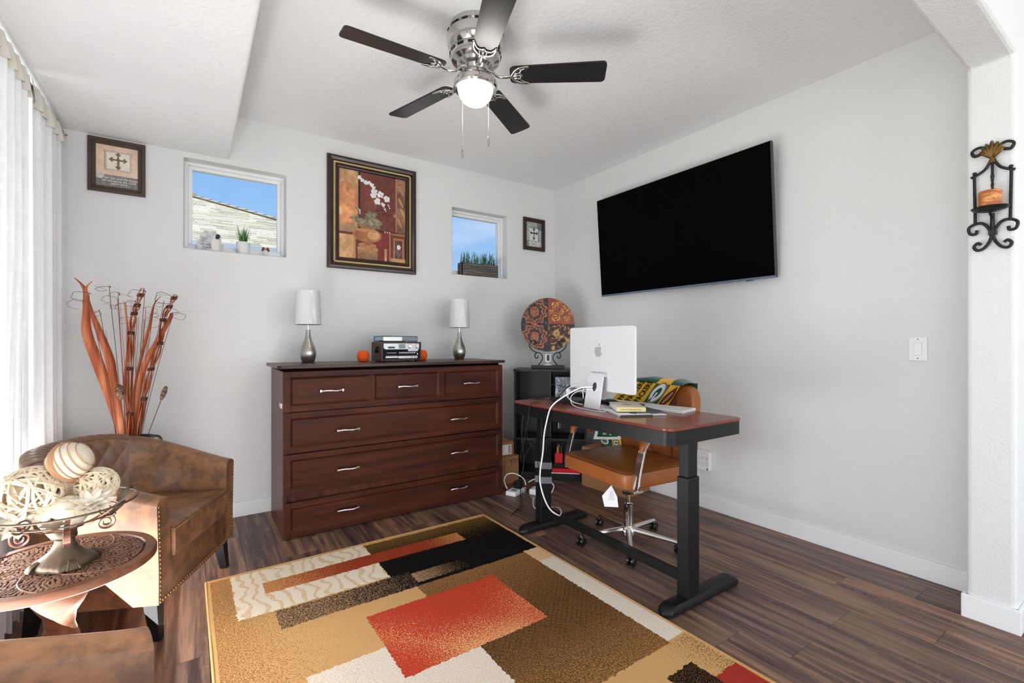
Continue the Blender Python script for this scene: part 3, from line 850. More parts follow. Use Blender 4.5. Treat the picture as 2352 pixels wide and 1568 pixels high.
# ------------------------------------------------------------------ table lamps
def lamp(x, y, label, wrap_rot):
    t = thing('table_lamp', label, 'lamp', (x, y, 1.054), wrap_rot, 'pair of table lamps on the chest')
    O('base', MB().lathe([(0.036, 0), (0.039, 0.006), (0.049, 0.035), (0.053, 0.062), (0.051, 0.088), (0.042, 0.116), (0.031, 0.142), (0.022, 0.166), (0.0165, 0.195), (0.0145, 0.226), (0.0, 0.227)], 48), M['nickel'], t, smooth=50)
    O('neck', MB().lathe([(0.0048, 0.226), (0.0048, 0.30)], 14), M['chrome'], t, smooth=40)
    mb = MB().lathe([(0.084, 0.262), (0.0755, 0.494), (0.0735, 0.494), (0.082, 0.262), (0.084, 0.262)], 56)
    sh = O('shade', mb, M['shade'], t, smooth=50)
    mb = MB()
    rr = random.Random(int(x * 100))
    ph = [rr.random() * 6 for _ in range(6)]
    def wf(u, v):
        a = 2 * PI * u; r_ = 0.0862 - 0.0088 * v + 0.0018 * (math.sin(9 * a + ph[0] + 4 * v) * math.sin(3 * a + ph[1]) + 0.5 * math.sin(23 * a + ph[2] + 7 * v))
        return (r_ * math.cos(a), r_ * math.sin(a), 0.262 + 0.232 * v)
    mb.grid(wf, 120, 16, cu=True)
    O('plastic_wrap', mb, M['film'], sh, smooth=80, label='clear crinkled plastic wrap')
    O('harp', MB().tube([(0, 0, 0.30), (0, 0, 0.47)], 0.004, 8).tube([(-0.07, 0, 0.47), (0.07, 0, 0.47)], 0.002, 6), M['nickel'], t)
lamp(0.648, 3.45, 'silver teardrop lamp with wrapped white shade, on the chest end near the curtain', 0.3)
lamp(1.817, 3.45, 'silver teardrop lamp with wrapped white shade, on the chest end near the cube shelf', 1.4)

# ------------------------------------------------------------------ record player / stereo
sx0, sx1, sy0, sy1, sz0, sz1 = 1.092, 1.392, 3.25, 3.47, 1.064, 1.197
st = thing('record_player', 'retro record player stereo in walnut case with smoky lid', 'stereo', (1.24, 3.36, 1.054))
mb = MB()
mb.box(sx0, sx0 + 0.012, sy0 - 0.004, sy1, sz0 - 0.004, sz1); mb.box(sx1 - 0.012, sx1, sy0 - 0.004, sy1, sz0 - 0.004, sz1)
mb.box(sx0 + 0.012, sx1 - 0.012, sy0, sy1, sz1 - 0.010, sz1); mb.box(sx0 + 0.012, sx1 - 0.012, sy0, sy1, sz0, sz0 + 0.01)
M['walcase'] = wood('walnut_case', L(52, 34, 28), L(74, 52, 42), L(92, 68, 56), 2)
O('case', mb, M['walcase'], st, w=True, bev=0.002)
O('front_panel', MB().box(sx0 + 0.012, sx1 - 0.012, sy0 + 0.002, sy1 - 0.01, sz0 + 0.008, sz1 - 0.010), mk('matte_black_face', L(14, 14, 18), .6, spec=.2), st, w=True)
def fp(name, x0, x1, z0, z1, mat, d=0.004, parent=None):
    return O(name, MB().box(sx0 + x0, sx0 + x1, sy0 + 0.002 - d, sy0 + 0.003, sz0 + z0, sz0 + z1), mat, parent or st, w=True, bev=0.0008)
tp = O('upper_face', MB().prism([(sx0 + .018, sz0 + .122), (sx0 + .285, sz0 + .122), (sx0 + .285, sz0 + .088), (sx0 + .275, sz0 + .066), (sx0 + .2, sz0 + .066), (sx0 + .2, sz0 + .080), (sx0 + .03, sz0 + .080), (sx0 + .018, sz0 + .09)], -0.0025, 0.001, TM(0, sy0 + 0.002, 0) @ RX(R(90)) @ SM(1, 1, 1)), M['foil'], st, w=True, label='silver upper face plate')
cd_ = fp('cassette_door', .026, .118, .082, .119, M['foil'], 0.006)
O('cassette_window', MB().box(sx0 + .048, sx0 + .098, sy0 - 0.0052, sy0, sz0 + .087, sz0 + .1), M['charcoal'], cd_, w=True)
fp('display', .13, .178, .086, .118, M['lcd'], 0.0045)
for kx in (.2, .23 + .026):
    O('dial', MB().lathe([(0.0145, 0), (0.0145, 0.006), (0.011, 0.008), (0.011, 0.014), (0.0, 0.014)], 28, TM(sx0 + kx + .012, sy0, sz0 + .102) @ RX(R(90))), [M['chrome']], st, w=True, smooth=35)
fp('slider_strip', .13, .26, .054, .059, M['foil'])
fp('button_row', .03, .125, .018, .03, M['foil'], 0.007)
bb = fp('lower_strip', .128, .272, .014, .032, M['foil'], 0.004)
O('port', MB().box(sx0 + .225, sx0 + .232, sy0 - .003, sy0, sz0 + .021, sz0 + .026).box(sx0 + .248, sx0 + .253, sy0 - .003, sy0, sz0 + .021, sz0 + .026).box(sx0 + .258, sx0 + .263, sy0 - .003, sy0, sz0 + .021, sz0 + .026), M['plasticb'], bb, w=True)
fp('power_button', .268, .276, .04, .052, M['foil'])
mb = MB()
for i in range(8): mb.box(sx0 + .134 + i * .0155, sx0 + .142 + i * .0155, sy0 - .0012, sy0, sz0 + .048, sz0 + .0505)
for i in range(6): mb.box(sx0 + .036 + i * .0145, sx0 + .044 + i * .0145, sy0 - .0012, sy0, sz0 + .033, sz0 + .0355)
mb.box(sx0 + .042, sx0 + .11, sy0 - .0012, sy0, sz0 + .053, sz0 + .056)
O('panel_print', mb, M['whitep'], st, w=True)
O('side_knob', MB().lathe([(0.024, 0), (0.024, 0.012), (0.018, 0.018), (0, 0.02)], 24, TM(sx0, 3.345, 1.142) @ RY(R(-90))), M['plasticb'], st, w=True, smooth=40)
mb = MB()
for (fx, fy) in ((sx0 + .03, sy0 + .03), (sx1 - .03, sy0 + .03), (sx0 + .03, sy1 - .03), (sx1 - .03, sy1 - .03)):
    O('foot', MB().lathe([(0.01, 1.054), (0.011, 1.064)], 12, TM(fx, fy, 0)), M['rubber'], st, w=True)
mb = MB().box(sx0 + 0.012, sx1 - 0.018, sy0 + 0.012, sy1 - 0.005, sz1, sz1 + 0.044)
O('dust_lid', mb, M['smoke'], st, w=True, bev=0.008, seg=3, label='smoky transparent dust lid')
O('platter', MB().lathe([(0.095, sz1 + .002), (0.095, sz1 + .012), (0.0, sz1 + .012)], 40, TM(sx0 + .12, 3.36, 0)), M['charcoal'], st, w=True, smooth=40)
O('tone_arm', MB().tube([(sx0 + .25, 3.43, sz1 + .026), (sx0 + .24, 3.34, sz1 + .026), (sx0 + .2, 3.30, sz1 + .02)], 0.004, 8), M['foil'], st, w=True)
for (x, y, lb) in ((1.006, 3.385, 'orange foam ball left of the record player, nearer the curtain'), (1.462, 3.40, 'orange foam ball half hidden behind the record player')):
    mb = MB().lathe([(0.022, 0), (0.036, 0.010), (0.0425, 0.028), (0.043, 0.044), (0.0395, 0.062), (0.033, 0.074), (0.024, 0.080), (0, 0.081)], 32, TM(x, y, 1.054))
    O('foam_ball', mb, M['orange'], smooth=60, label=lb, cat='ball', group='orange balls on the chest')

# ------------------------------------------------------------------ framed pictures
def vgrid(name, x0, x1, z0, z1, y, nx, nz, fn, parent, mat=None):
    """flat print facing -Y, coloured per face corner by fn(U, V) on arrays; V runs upward"""
    mb = MB().grid(lambda u, v: (x0 + (x1 - x0) * u, y, z0 + (z1 - z0) * v), nx, nz)
    o = O(name, mb, mat or M['vcol'], parent, w=True)
    me = o.data
    nv = len(me.vertices); co = np.empty(nv * 3); me.vertices.foreach_get('co', co); co = co.reshape(-1, 3)
    U = (co[:, 0] - x0) / (x1 - x0); V = (co[:, 2] - z0) / (z1 - z0)
    c = fn(U, V)
    lin = np.where(c <= 0.04045, c / 12.92, ((c + 0.055) / 1.055) ** 2.4)
    arr = np.ones((nv, 4), dtype=np.float32); arr[:, :3] = lin
    ca = me.color_attributes.new('Col', 'FLOAT_COLOR', 'POINT')
    ca.data.foreach_set('color', arr.ravel())
    return o
def vnoise(U, V, s, seed=0):
    rng = np.random.RandomState(seed); N = 64
    g = rng.rand(N, N)
    x = U * s; y = V * s
    xi = np.floor(x).astype(int); yi = np.floor(y).astype(int); fx = x - xi; fy = y - yi
    fx = fx * fx * (3 - 2 * fx); fy = fy * fy * (3 - 2 * fy)
    G = lambda a, b_: g[a % N, b_ % N]
    return (G(xi, yi) * (1 - fx) + G(xi + 1, yi) * fx) * (1 - fy) + (G(xi, yi + 1) * (1 - fx) + G(xi + 1, yi + 1) * fx) * fy
class Paint:
    def __init__(s, U, V, asp):
        s.U, s.V, s.asp = U, V, asp; s.c = np.zeros((len(U), 3))
    def put(s, mask, col, var=0.0, seed=1, sc=9):
        col = np.array(col) / 255.0
        n = (vnoise(s.U, s.V * s.asp, sc, seed) - 0.5) * 0.7 + (vnoise(s.U, s.V * s.asp, sc * 4, seed + 5) - 0.5) * 0.5
        cc = np.clip(col[None, :] * (1 + var * n[:, None] * 2), 0, 1)
        mk_ = np.clip(mask.astype(float), 0, 1)[:, None]
        s.c = s.c * (1 - mk_) + cc * mk_
    def rect(s, x0, x1, y0, y1): return (s.U >= x0) & (s.U <= x1) & (s.V >= y0) & (s.V <= y1)
    def ell(s, cx, cy, rx, ry, rot=0):
        dx = s.U - cx; dy = (s.V - cy) * s.asp; c, n = math.cos(rot), math.sin(rot)
        a = dx * c + dy * n; b_ = -dx * n + dy * c
        return (a / rx) ** 2 + (b_ / (ry)) ** 2 <= 1
    def line(s, pts, w_):
        m_ = np.zeros(len(s.U), bool); X = s.U; Y = s.V * s.asp
        for (a, b_) in zip(pts[:-1], pts[1:]):
            ax, ay, bx, by = a[0], a[1] * s.asp, b_[0], b_[1] * s.asp
            dx, dy = bx - ax, by - ay; l2 = dx * dx + dy * dy + 1e-9
            t = np.clip(((X - ax) * dx + (Y - ay) * dy) / l2, 0, 1)
            m_ |= ((X - ax - t * dx) ** 2 + (Y - ay - t * dy) ** 2) < w_ * w_
        return m_

def frame_bars(x0, x1, z0, z1, prof, parent, name, mat):
    """mitred frame; prof = [(inset from outer edge, distance out from wall)]"""
    mb = MB(); n = len(prof)
    vs_ = []
    for (i, d) in prof:
        for (x, z) in ((x0 + i, z0 + i), (x1 - i, z0 + i), (x1 - i, z1 - i), (x0 + i, z1 - i)):
            vs_.append((x, YB - d, z))
    fs = []
    for k in range(n - 1):
        for c in range(4):
            fs.append((k * 4 + c, k * 4 + (c + 1) % 4, (k + 1) * 4 + (c + 1) % 4, (k + 1) * 4 + c))
    mb.add(vs_, fs)
    return O(name, mb, mat, parent, w=True)

def orchid(U, V):
    p = Paint(U, V, 1.27)
    p.put(np.ones(len(U), bool), (118, 62, 52), 0.22, 2, 7)
    p.put(p.rect(0, .275, .30, 1), (202, 156, 112), 0.22, 3, 5)
    p.put(p.ell(.1, .62, .2, .3) & p.rect(0, .275, .3, 1), (206, 138, 92), 0.25, 13, 6)
    p.put(p.rect(.275, .31, .34, 1), (62, 34, 32), 0.15, 4)
    p.put(p.rect(0, .24, 0, .27), (210, 160, 110), 0.22, 6, 6)
    p.put(p.rect(.21, .24, 0, .27), (198, 140, 92), 0.1, 6, 6)
    p.put(p.rect(0, .27, .27, .30), (104, 58, 46), 0.1, 8)
    p.put(p.ell(.0, .52, .05, .055), (240, 214, 170), 0.05, 9)
    p.put(p.rect(.85, 1, .36, 1), (140, 104, 78), 0.3, 10, 8)
    for (cx, cy, r_) in ((.93, .86, .9), (.92, .72, .8), (.95, .60, 1.0), (.9, .48, .7)):
        p.put(p.ell(cx, cy, .018, .075, .5), (206, 150, 96), 0.12, 14)
    p.put(p.rect(.84, .855, .36, 1), (196, 128, 92), 0.1, 11)
    p.put(p.rect(.805, .842, .535, .565), (206, 150, 118), 0.1, 12)
    p.put(p.rect(.30, .83, .545, .55), (92, 36, 36), 0.1, 12)
    p.put(p.rect(.5, .85, .335, .355), (74, 34, 30), 0.1, 15)
    p.put(p.rect(.50, .86, 0, .335), (120, 46, 44), 0.18, 16, 8)
    p.put(p.rect(.74, .76, 0, .345), (176, 112, 84), 0.1, 17)
    p.put(p.rect(.765, 1, .325, .34), (186, 116, 84), 0.1, 17)
    p.put(p.rect(.765, 1, 0, .325), (108, 58, 46), 0.12, 18)
    p.put(p.rect(.80, .97, .05, .29), (186, 120, 80), 0.12, 19)
    p.put(p.rect(.83, .945, .05, .265), (104, 58, 56), 0.12, 20)
    p.put(p.rect(.765, 1, 0, .05), (204, 152, 104), 0.12, 21)
    p.put(p.rect(.665, .70, 0, .15), (206, 152, 110), 0.12, 22)
    for (a, b_) in (((.88, .06), (.855, .24)), ((.885, .06), (.93, .14)), ((.88, .06), (.84, .16)), ((.885, .06), (.885, .17))):
        p.put(p.line([a, b_], .009), (108, 104, 80), 0.15, 23)
    p.put(p.ell(.888, .185, .030, .036), (238, 234, 228), 0.05, 24)
    # scrolls on the parchment
    for (cx, cy) in ((.13, .93), (.16, .86), (.11, .80), (.16, .70), (.10, .64), (.15, .58), (.12, .16), (.09, .10), (.15, .09)):
        for r_ in (.022, .038):
            p.put((p.ell(cx, cy, r_ + .003, r_ * .9 + .003) & ~p.ell(cx, cy, r_ - .003, r_ * .9 - .003) & (vnoise(U, V, 18, 31) > .45)) * 0.6, (176, 120, 84), 0.1, 25)
    # pedestal and urn
    p.put(p.rect(.27, .56, 0, .12), (162, 118, 84), 0.25, 26, 6)
    p.put(p.rect(.265, .565, .11, .145), (186, 132, 90), 0.15, 27)
    p.put(p.rect(.28, .54, .145, .165), (150, 98, 66), 0.15, 28)
    p.put(p.ell(.41, .17, .13, .035), (186, 126, 84), 0.15, 29)
    p.put(p.rect(.37, .45, .17, .23), (150, 92, 62), 0.15, 30)
    p.put(p.ell(.41, .285, .215, .105), (190, 124, 78), 0.22, 31, 6)
    p.put(p.ell(.50, .29, .09, .065), (224, 168, 118), 0.12, 32, 6)
    p.put(p.ell(.30, .28, .07, .07), (156, 96, 62), 0.12, 33)
    p.put(p.ell(.41, .335, .165, .022), (206, 148, 102), 0.1, 34)
    p.put(p.ell(.42, .39, .16, .04), (150, 108, 70), 0.35, 35, 18)
    for (cx, cy, rx, ry, rot, c_) in ((.22, .47, .075, .022, .25, (140, 128, 98)), (.33, .435, .11, .045, -.15, (118, 106, 78)), (.44, .50, .06, .085, -.5, (126, 116, 88)), (.53, .455, .11, .04, -.3, (134, 120, 90)),
                                      (.47, .42, .085, .045, -.9, (150, 138, 108)), (.36, .42, .07, .04, .6, (134, 118, 88)), (.51, .515, .03, .06, -.5, (140, 130, 100)), (.56, .41, .06, .03, -1.0, (128, 112, 82)), (.27, .57, .05, .02, -.6, (140, 130, 104))):
        p.put(p.ell(cx, cy, rx, ry, rot), c_, 0.3, 36, 14)
        p.put(p.ell(cx - .01, cy + .012, rx * .6, ry * .35, rot), tuple(min(255, v + 26) for v in c_), 0.1, 36, 14)
    # stems
    for pts in ([(.42, .5), (.43, .6), (.47, .68), (.52, .73)], [(.49, .52), (.52, .6), (.55, .67)], [(.5, .54), (.6, .57), (.68, .59)], [(.6, .57), (.63, .51)]):
        p.put(p.line(pts, .0045), (120, 90, 70), 0.1, 37)
    rng = np.random.RandomState(4)
    def flower(cx, cy, r_):
        for k in range(5):
            a = 2 * PI * k / 5 + rng.rand()
            p.put(p.ell(cx + r_ * .55 * math.cos(a), cy + r_ * .55 * math.sin(a) / 1.27, r_ * .62, r_ * .52, a), (238, 234, 230), 0.06, 40 + k)
        p.put(p.ell(cx, cy, r_ * .16, r_ * .16), (196, 176, 160), 0.1, 41)
    for (cx, cy, r_) in ((.295, .93, .026), (.335, .905, .028), (.385, .885, .030), (.43, .885, .028), (.475, .87, .028), (.50, .845, .028), (.515, .795, .044), (.50, .755, .042), (.605, .775, .046), (.70, .735, .044), (.56, .69, .046), (.645, .665, .028)):
        flower(cx, cy, r_)
    for (cx, cy) in ((.72, .67), (.735, .655), (.745, .63), (.66, .63), (.665, .61), (.68, .615), (.685, .595), (.30, .56), (.30, .54), (.30, .52), (.675, .345), (.71, .345), (.745, .345)):
        p.put(p.ell(cx, cy, .009, .011), (232, 226, 218), 0.05, 42)
    p.c *= (0.97 + 0.06 * (vnoise(U, V, 40, 50)[:, None] - .5))
    return np.clip(p.c * 0.95 + 0.03, 0, 1)

px0, px1, pz0, pz1 = 0.827, 1.535, 1.760, 2.620
pic = thing('framed_picture', 'large framed orchid urn picture with gold rope trim', 'picture', (1.18, YB, 1.76))
frame_bars(px0, px1, pz0, pz1, [(0, 0.0), (0, 0.024), (0.006, 0.034), (0.02, 0.036), (0.038, 0.030), (0.043, 0.022), (0.043, 0.016)], pic, 'outer_moulding', M['frame_dark'])
frame_bars(px0, px1, pz0, pz1, [(0.061, 0.016), (0.062, 0.026), (0.068, 0.028), (0.074, 0.022), (0.084, 0.020), (0.089, 0.012), (0.089, 0.006)], pic, 'inner_moulding', M['frame_dark'])
frame_bars(px0, px1, pz0, pz1, [(0.043, 0.016), (0.061, 0.016)], pic, 'rope_groove', M['frame_dark'])
mb = MB()
def rope(ax, a0, a1, c_):
    n = int((a1 - a0) / 0.0105)
    for i in range(n):
        a = a0 + (i + .5) * (a1 - a0) / n
        if ax == 0: m = TM(a, YB - 0.0195, c_) @ RY(R(40))
        else: m = TM(c_, YB - 0.0195, a) @ RY(R(40))
        mb.sell(0.0125, 0.006, 0.0033, 0.8, 0.8, 8, 5, m)
i_ = 0.052
rope(0, px0 + i_, px1 - i_, pz0 + i_); rope(0, px0 + i_, px1 - i_, pz1 - i_); rope(2, pz0 + i_, pz1 - i_, px0 + i_); rope(2, pz0 + i_, pz1 - i_, px1 - i_)
O('rope_trim', mb, M['gold'], pic, w=True, smooth=60, kind='stuff', label='gold twisted rope trim')
vgrid('print', px0 + .085, px1 - .085, pz0 + .085, pz1 - .085, YB - 0.008, 190, 240, orchid, pic)

def cross_shape(p, cx, cy, s, col, flare=True):
    asp = p.asp
    def tip(dx, dy):
        p.put(p.line([(cx, cy), (cx + dx * s * .75, cy + dy * s * .75 / asp)], s * .13), col, 0.12, 3)
        ex, ey = cx + dx * s * .78, cy + dy * s * .78 / asp
        for (a, b_) in ((dx, dy), (dy, dx), (-dy, -dx)):
            p.put(p.ell(ex + a * s * .19, ey + b_ * s * .19 / asp, s * .15, s * .15), col, 0.12, 3)
    for d in ((1, 0), (-1, 0), (0, 1)): tip(*d)
    cy0 = cy; cy = cy - s * .30 / asp; tip(0, -1); cy = cy0
    p.put(p.line([(cx, cy), (cx, cy - s * .9 / asp)], s * .14), col, 0.12, 3)
    p.put(p.ell(cx, cy, s * .24, s * .24), col, 0.12, 3)
def cross_left(U, V):
    p = Paint(U, V, 1.15)
    p.put(np.ones(len(U), bool), (234, 204, 180), 0.07, 2, 5)
    for (cx, cy) in ((.12, .88), (.14, .55), (.5, .93), (.88, .8), (.87, .55), (.3, .4), (.7, .37), (.1, .7), (.9, .68)):
        p.put(p.ell(cx, cy, .075, .075) & ~p.ell(cx, cy, .062, .062) & (vnoise(U, V, 12, 9) > .4), (214, 178, 152), 0.05, 4)
    p.put(p.rect(0, 1, 0, .29), (134, 128, 124), 0.12, 5, 14)
    p.put(p.ell(.08, .26, .12, .09), (206, 198, 190), 0.05, 5)
    p.put(p.rect(.2, .84, .40, .875), (140, 124, 112), 0.05, 6)
    p.put(p.rect(.212, .828, .412, .863), (222, 208, 192), 0.05, 6)
    p.put(p.rect(.23, .81, .427, .848), (128, 112, 100), 0.05, 6)
    p.put(p.rect(.238, .802, .433, .842), (234, 226, 210), 0.05, 7)
    cross_shape(p, .52, .67, .19, (124, 104, 90))
    return np.clip(p.c, 0, 1)
qx0, qx1, qz0, qz1 = -0.522, -0.252, 2.098, 2.42
pic = thing('framed_picture', 'brown framed cross verse picture near the curtain', 'picture', (-0.387, YB, 2.098))
frame_bars(qx0, qx1, qz0, qz1, [(0, 0), (0, 0.018), (0.004, 0.022), (0.016, 0.022), (0.020, 0.016), (0.036, 0.014), (0.037, 0.008), (0.037, 0.004)], pic, 'frame', M['frame_brown'])
mb = MB()
n = 24
for i in range(n):
    a = qx0 + .022 + (qx1 - qx0 - .044) * (i + .5) / n
    for z_ in (qz0 + .0285, qz1 - .0285): mb.box(a - .0024, a + .0024, YB - .0185, YB - .013, z_ - .006, z_ + .006)
    a = qz0 + .022 + (qz1 - qz0 - .044) * (i + .5) / n
    for x_ in (qx0 + .0285, qx1 - .0285): mb.box(x_ - .006, x_ + .006, YB - .0185, YB - .013, a - .0024, a + .0024)
O('bead_trim', mb, M['frame_brown'], pic, w=True, kind='stuff')
pr = vgrid('print', qx0 + .036, qx1 - .036, qz0 + .036, qz1 - .036, YB - 0.006, 110, 130, cross_left, pic)
mb = MB()
for (k_, xx, zz, s_) in (('as', .02, .215, .0185), ('we', .02, .15, .0175), ('jos', .02, .085, .0145)):
    v, f = TXT[k_]
    mb.add(v, f, TM((qx0 + qx1) / 2 + .008, YB - 0.0066, qz0 + .036 + zz * .25) @ RX(R(90)) @ SM(s_, s_, s_))
O('lettering', mb, M['pwhite'], pr, w=True)
def cross_right(U, V):
    p = Paint(U, V, 1.2)
    p.put(np.ones(len(U), bool), (168, 168, 168), 0.35, 2, 26)
    p.put(p.rect(.72, 1, .7, 1), (112, 112, 114), 0.3, 3, 24)
    p.put(p.rect(0, .15, 0, .25), (120, 120, 128), 0.25, 4, 24)
    p.put(p.rect(.15, 1, 0, .22), (190, 190, 190), 0.25, 5, 20)
    p.put(p.rect(.2, .8, .22, .8), (104, 104, 104), 0.1, 6)
    p.put(p.rect(.2, .77, .24, .77), (214, 214, 212), 0.1, 7, 20)
    cross_shape(p, .5, .56, .23, (66, 66, 68))
    return np.clip(p.c, 0, 1)
qx0, qx1, qz0, qz1 = 2.649, 2.910, 2.10, 2.417
pic = thing('framed_picture', 'small black framed grey cross picture near the room corner', 'picture', (2.78, YB, 2.1))
frame_bars(qx0, qx1, qz0, qz1, [(0, 0), (0, 0.018), (0.004, 0.022), (0.02, 0.02), (0.024, 0.014), (0.034, 0.014), (0.040, 0.007), (0.040, 0.004)], pic, 'frame', M['frame_dark'])
vgrid('print', qx0 + .039, qx1 - .039, qz0 + .039, qz1 - .039, YB - 0.006, 90, 110, cross_right, pic)

# ------------------------------------------------------------------ television on the right wall, tilted a little
tv = thing('television', 'large black flat screen television mounted on the right wall', 'television', (2.96, 2.235, 2.02))
tilt = math.atan2(0.06, 0.84)
m = TM(2.962, 2.235, 2.018) @ RY(-tilt)
hh, hw_ = 0.42, 0.752
O('panel', MB().box(0, 0.028, -hw_, hw_, -hh, hh, m), M['charcoal'], tv, w=True, bev=0.003, label='dark metal edge and back')
O('screen', MB().box(-0.0015, 0.001, -hw_ + 0.006, hw_ - 0.004, -hh + 0.014, hh - 0.004, m), M['screen'], tv, w=True, label='black glass screen')
O('bezel', MB().box(-0.003, 0.001, -hw_, hw_, -hh, -hh + 0.013, m), mk('bezel_silver', L(120, 132, 158), 0.25, metal=0.8), tv, w=True, label='silver lower bezel')
O('sensor', MB().box(-0.002, 0.02, -0.60, -0.56, -hh - 0.005, -hh, m), M['charcoal'], tv, w=True)
O('electronics_hump', MB().box(0.028, 0.055, -0.5, 0.5, -0.34, 0.16, m), M['plasticb'], tv, w=True, bev=0.006)
mb = MB().box(0.05, 0.06, -0.22, 0.22, -0.15, 0.12, m)
mb.box(XR - 0.014, XR - 0.0012, 2.235 - 0.25, 2.235 + 0.25, 1.90, 2.12)
for y_ in (2.05, 2.42): mb.box(3.0, XR - 0.0012, y_ - 0.02, y_ + 0.02, 1.92, 2.08)
O('wall_bracket', mb, M['black'], tv, w=True)

# ------------------------------------------------------------------ switch and surge tap on the right wall
sw = thing('light_switch', 'white rocker light switch on the right wall', 'light switch', (XR, 0.808, 1.16))
O('plate', MB().box(XR - 0.007, XR, 0.77, 0.846, 1.10, 1.221), M['whitep'], sw, w=True, bev=0.003)
O('rocker', MB().add([(XR - .008, .790, 1.127), (XR - .008, .826, 1.127), (XR - .008, .826, 1.194), (XR - .008, .790, 1.194), (XR - .010, .792, 1.13), (XR - .010, .824, 1.13), (XR - .015, .824, 1.19), (XR - .015, .792, 1.19)],
    [(0, 3, 2, 1), (4, 5, 6, 7), (0, 1, 5, 4), (1, 2, 6, 5), (2, 3, 7, 6), (3, 0, 4, 7)]), M['whitep'], sw, w=True, bev=0.001)
for z_ in (1.209, 1.112):
    O('screw', MB().lathe([(0.003, 0), (0.003, 0.0012), (0, 0.0016)], 10, TM(XR - .007, .808, z_) @ RY(R(-90))), M['bluegreytape'], sw, w=True)
sg = thing('surge_protector', 'white six outlet surge protector plugged into the right wall', 'outlet', (XR, 2.01, 0.35))
yc, zc = 2.008, 0.346
mb = MB().prism([(-0.058, -0.066), (0.0, -0.074), (0.058, -0.066), (0.058, 0.066), (0.0, 0.074), (-0.058, 0.066)], 0, 0.038, TM(XR, yc, zc) @ RZ(R(-90)) @ RX(R(90)))
O('body', mb, M['whitep'], sg, w=True, bev=0.008, seg=3)
for c in range(3):
    for r_ in range(2):
        yy, zz = yc + (c - 1) * 0.034, zc + 0.016 - r_ * 0.04
        mb = MB().box(XR - .0392, XR - .036, yy - .0085, yy - .0065, zz + .002, zz + .011).box(XR - .0392, XR - .036, yy + .0065, yy + .0085, zz + .003, zz + .010)
        mb.lathe([(0.0025, 0), (0.0025, 0.0032)], 8, TM(XR - .036, yy, zz - .005) @ RY(R(-90)))
        O('outlet_slots', mb, M['plasticb'], sg, w=True)
O('usb_port', MB().box(XR - .0392, XR - .036, yc - .045, yc - .032, zc - .052, zc - .047).box(XR - .0392, XR - .036, yc - .045, yc - .032, zc - .061, zc - .056), M['plasticb'], sg, w=True)

# ------------------------------------------------------------------ wall sconce on the column
sc = thing('candle_sconce', 'black wrought iron scroll candle sconce on the white column', 'sconce', (XC, 0.489, 1.58))
def S_(y, z, x=0.018): return (XC - x, y, z)
yc = 0.489
mb = MB()
for s_ in (-1, 1):
    # lower scroll pair (foot curls)
    mb.tube(smooth_pts([S_(yc, 1.655), S_(yc + s_ * .008, 1.62), S_(yc + s_ * .026, 1.592), S_(yc + s_ * .046, 1.586), S_(yc + s_ * .056, 1.602), S_(yc + s_ * .045, 1.616), S_(yc + s_ * .034, 1.608)], 7), 0.0058, 8)
    # upper scroll of the foot
    mb.tube(smooth_pts([S_(yc + s_ * .002, 1.63), S_(yc + s_ * .008, 1.665), S_(yc + s_ * .026, 1.695), S_(yc + s_ * .05, 1.70), S_(yc + s_ * .072, 1.686), S_(yc + s_ * .068, 1.66), S_(yc + s_ * .05, 1.657), S_(yc + s_ * .047, 1.672)], 7), 0.0058, 8)
    # uprights
    mb.tube([S_(yc + s_ * .052, 1.70), S_(yc + s_ * .055, 1.908)], 0.0055, 8)
    # shoulders
    mb.tube(smooth_pts([S_(yc + s_ * .066, 1.900), S_(yc + s_ * .045, 1.908), S_(yc + s_ * .022, 1.925), S_(yc + s_ * .006, 1.955), S_(yc + s_ * .002, 1.975)], 7), 0.0055, 8)
    mb.ball(S_(yc + s_ * .054, 1.915), 0.0075, nu=10, nv=6)
    # top curls
    mb.tube(smooth_pts([S_(yc + s_ * .006, 1.985), S_(yc + s_ * .02, 2.012), S_(yc + s_ * .042, 2.022), S_(yc + s_ * .062, 2.010), S_(yc + s_ * .054, 1.990), S_(yc + s_ * .034, 1.994)], 7), [0.0055] * 24 + [0.0065] * 12, 8)
O('scroll_frame', mb, M['iron'], sc, w=True, smooth=60)
mb = MB()
pts = [S_(yc, 1.97 - .006 * i) for i in range(28)]
mb.tube(pts, [0.0048 + 0.0016 * (1 if 12 < i < 15 else 0) + 0.0009 * math.sin(i * 1.7) * (1 if i > 15 else 0) for i in range(28)], 8)
mb.tube([S_(yc, 1.735), S_(yc, 1.655)], 0.0075, 8)
mb.box(XC - 0.026, XC - 0.0, yc - .012, yc + .012, 1.645, 1.662)
O('centre_rod', mb, M['iron'], sc, w=True, smooth=60)
for z_ in (1.66, 1.95):
    O('wall_stud', MB().tube([(XC, yc, z_), (XC - 0.02, yc, z_)], 0.006, 8), M['iron'], sc, w=True)
mb = MB()
for k in range(7):
    a = (k - 3) * 0.32
    l = 0.062 - 0.006 * abs(k - 3)
    b_ = Vector(S_(yc, 1.965, 0.024)); tip_ = Vector(S_(yc + math.sin(a) * l, 1.975 + math.cos(a) * l, 0.028))
    mid = (b_ + tip_) / 2 + Vector((-0.006, 0, 0))
    mb.tube(smooth_pts([b_, mid, tip_], 5), [0.004, 0.0055, 0.0065, 0.0075, 0.008, 0.0085, 0.0085, 0.008, 0.007, 0.005, 0.002], 8)
mb.lathe([(0.012, 1.945), (0.007, 1.958), (0.009, 1.968), (0.0, 1.972)], 12, TM(XC - 0.022, yc, 0))
O('leaf_finial', mb, M['bronze'], sc, w=True, smooth=70, label='bronze gold palmette leaf')
PX = XC - 0.062
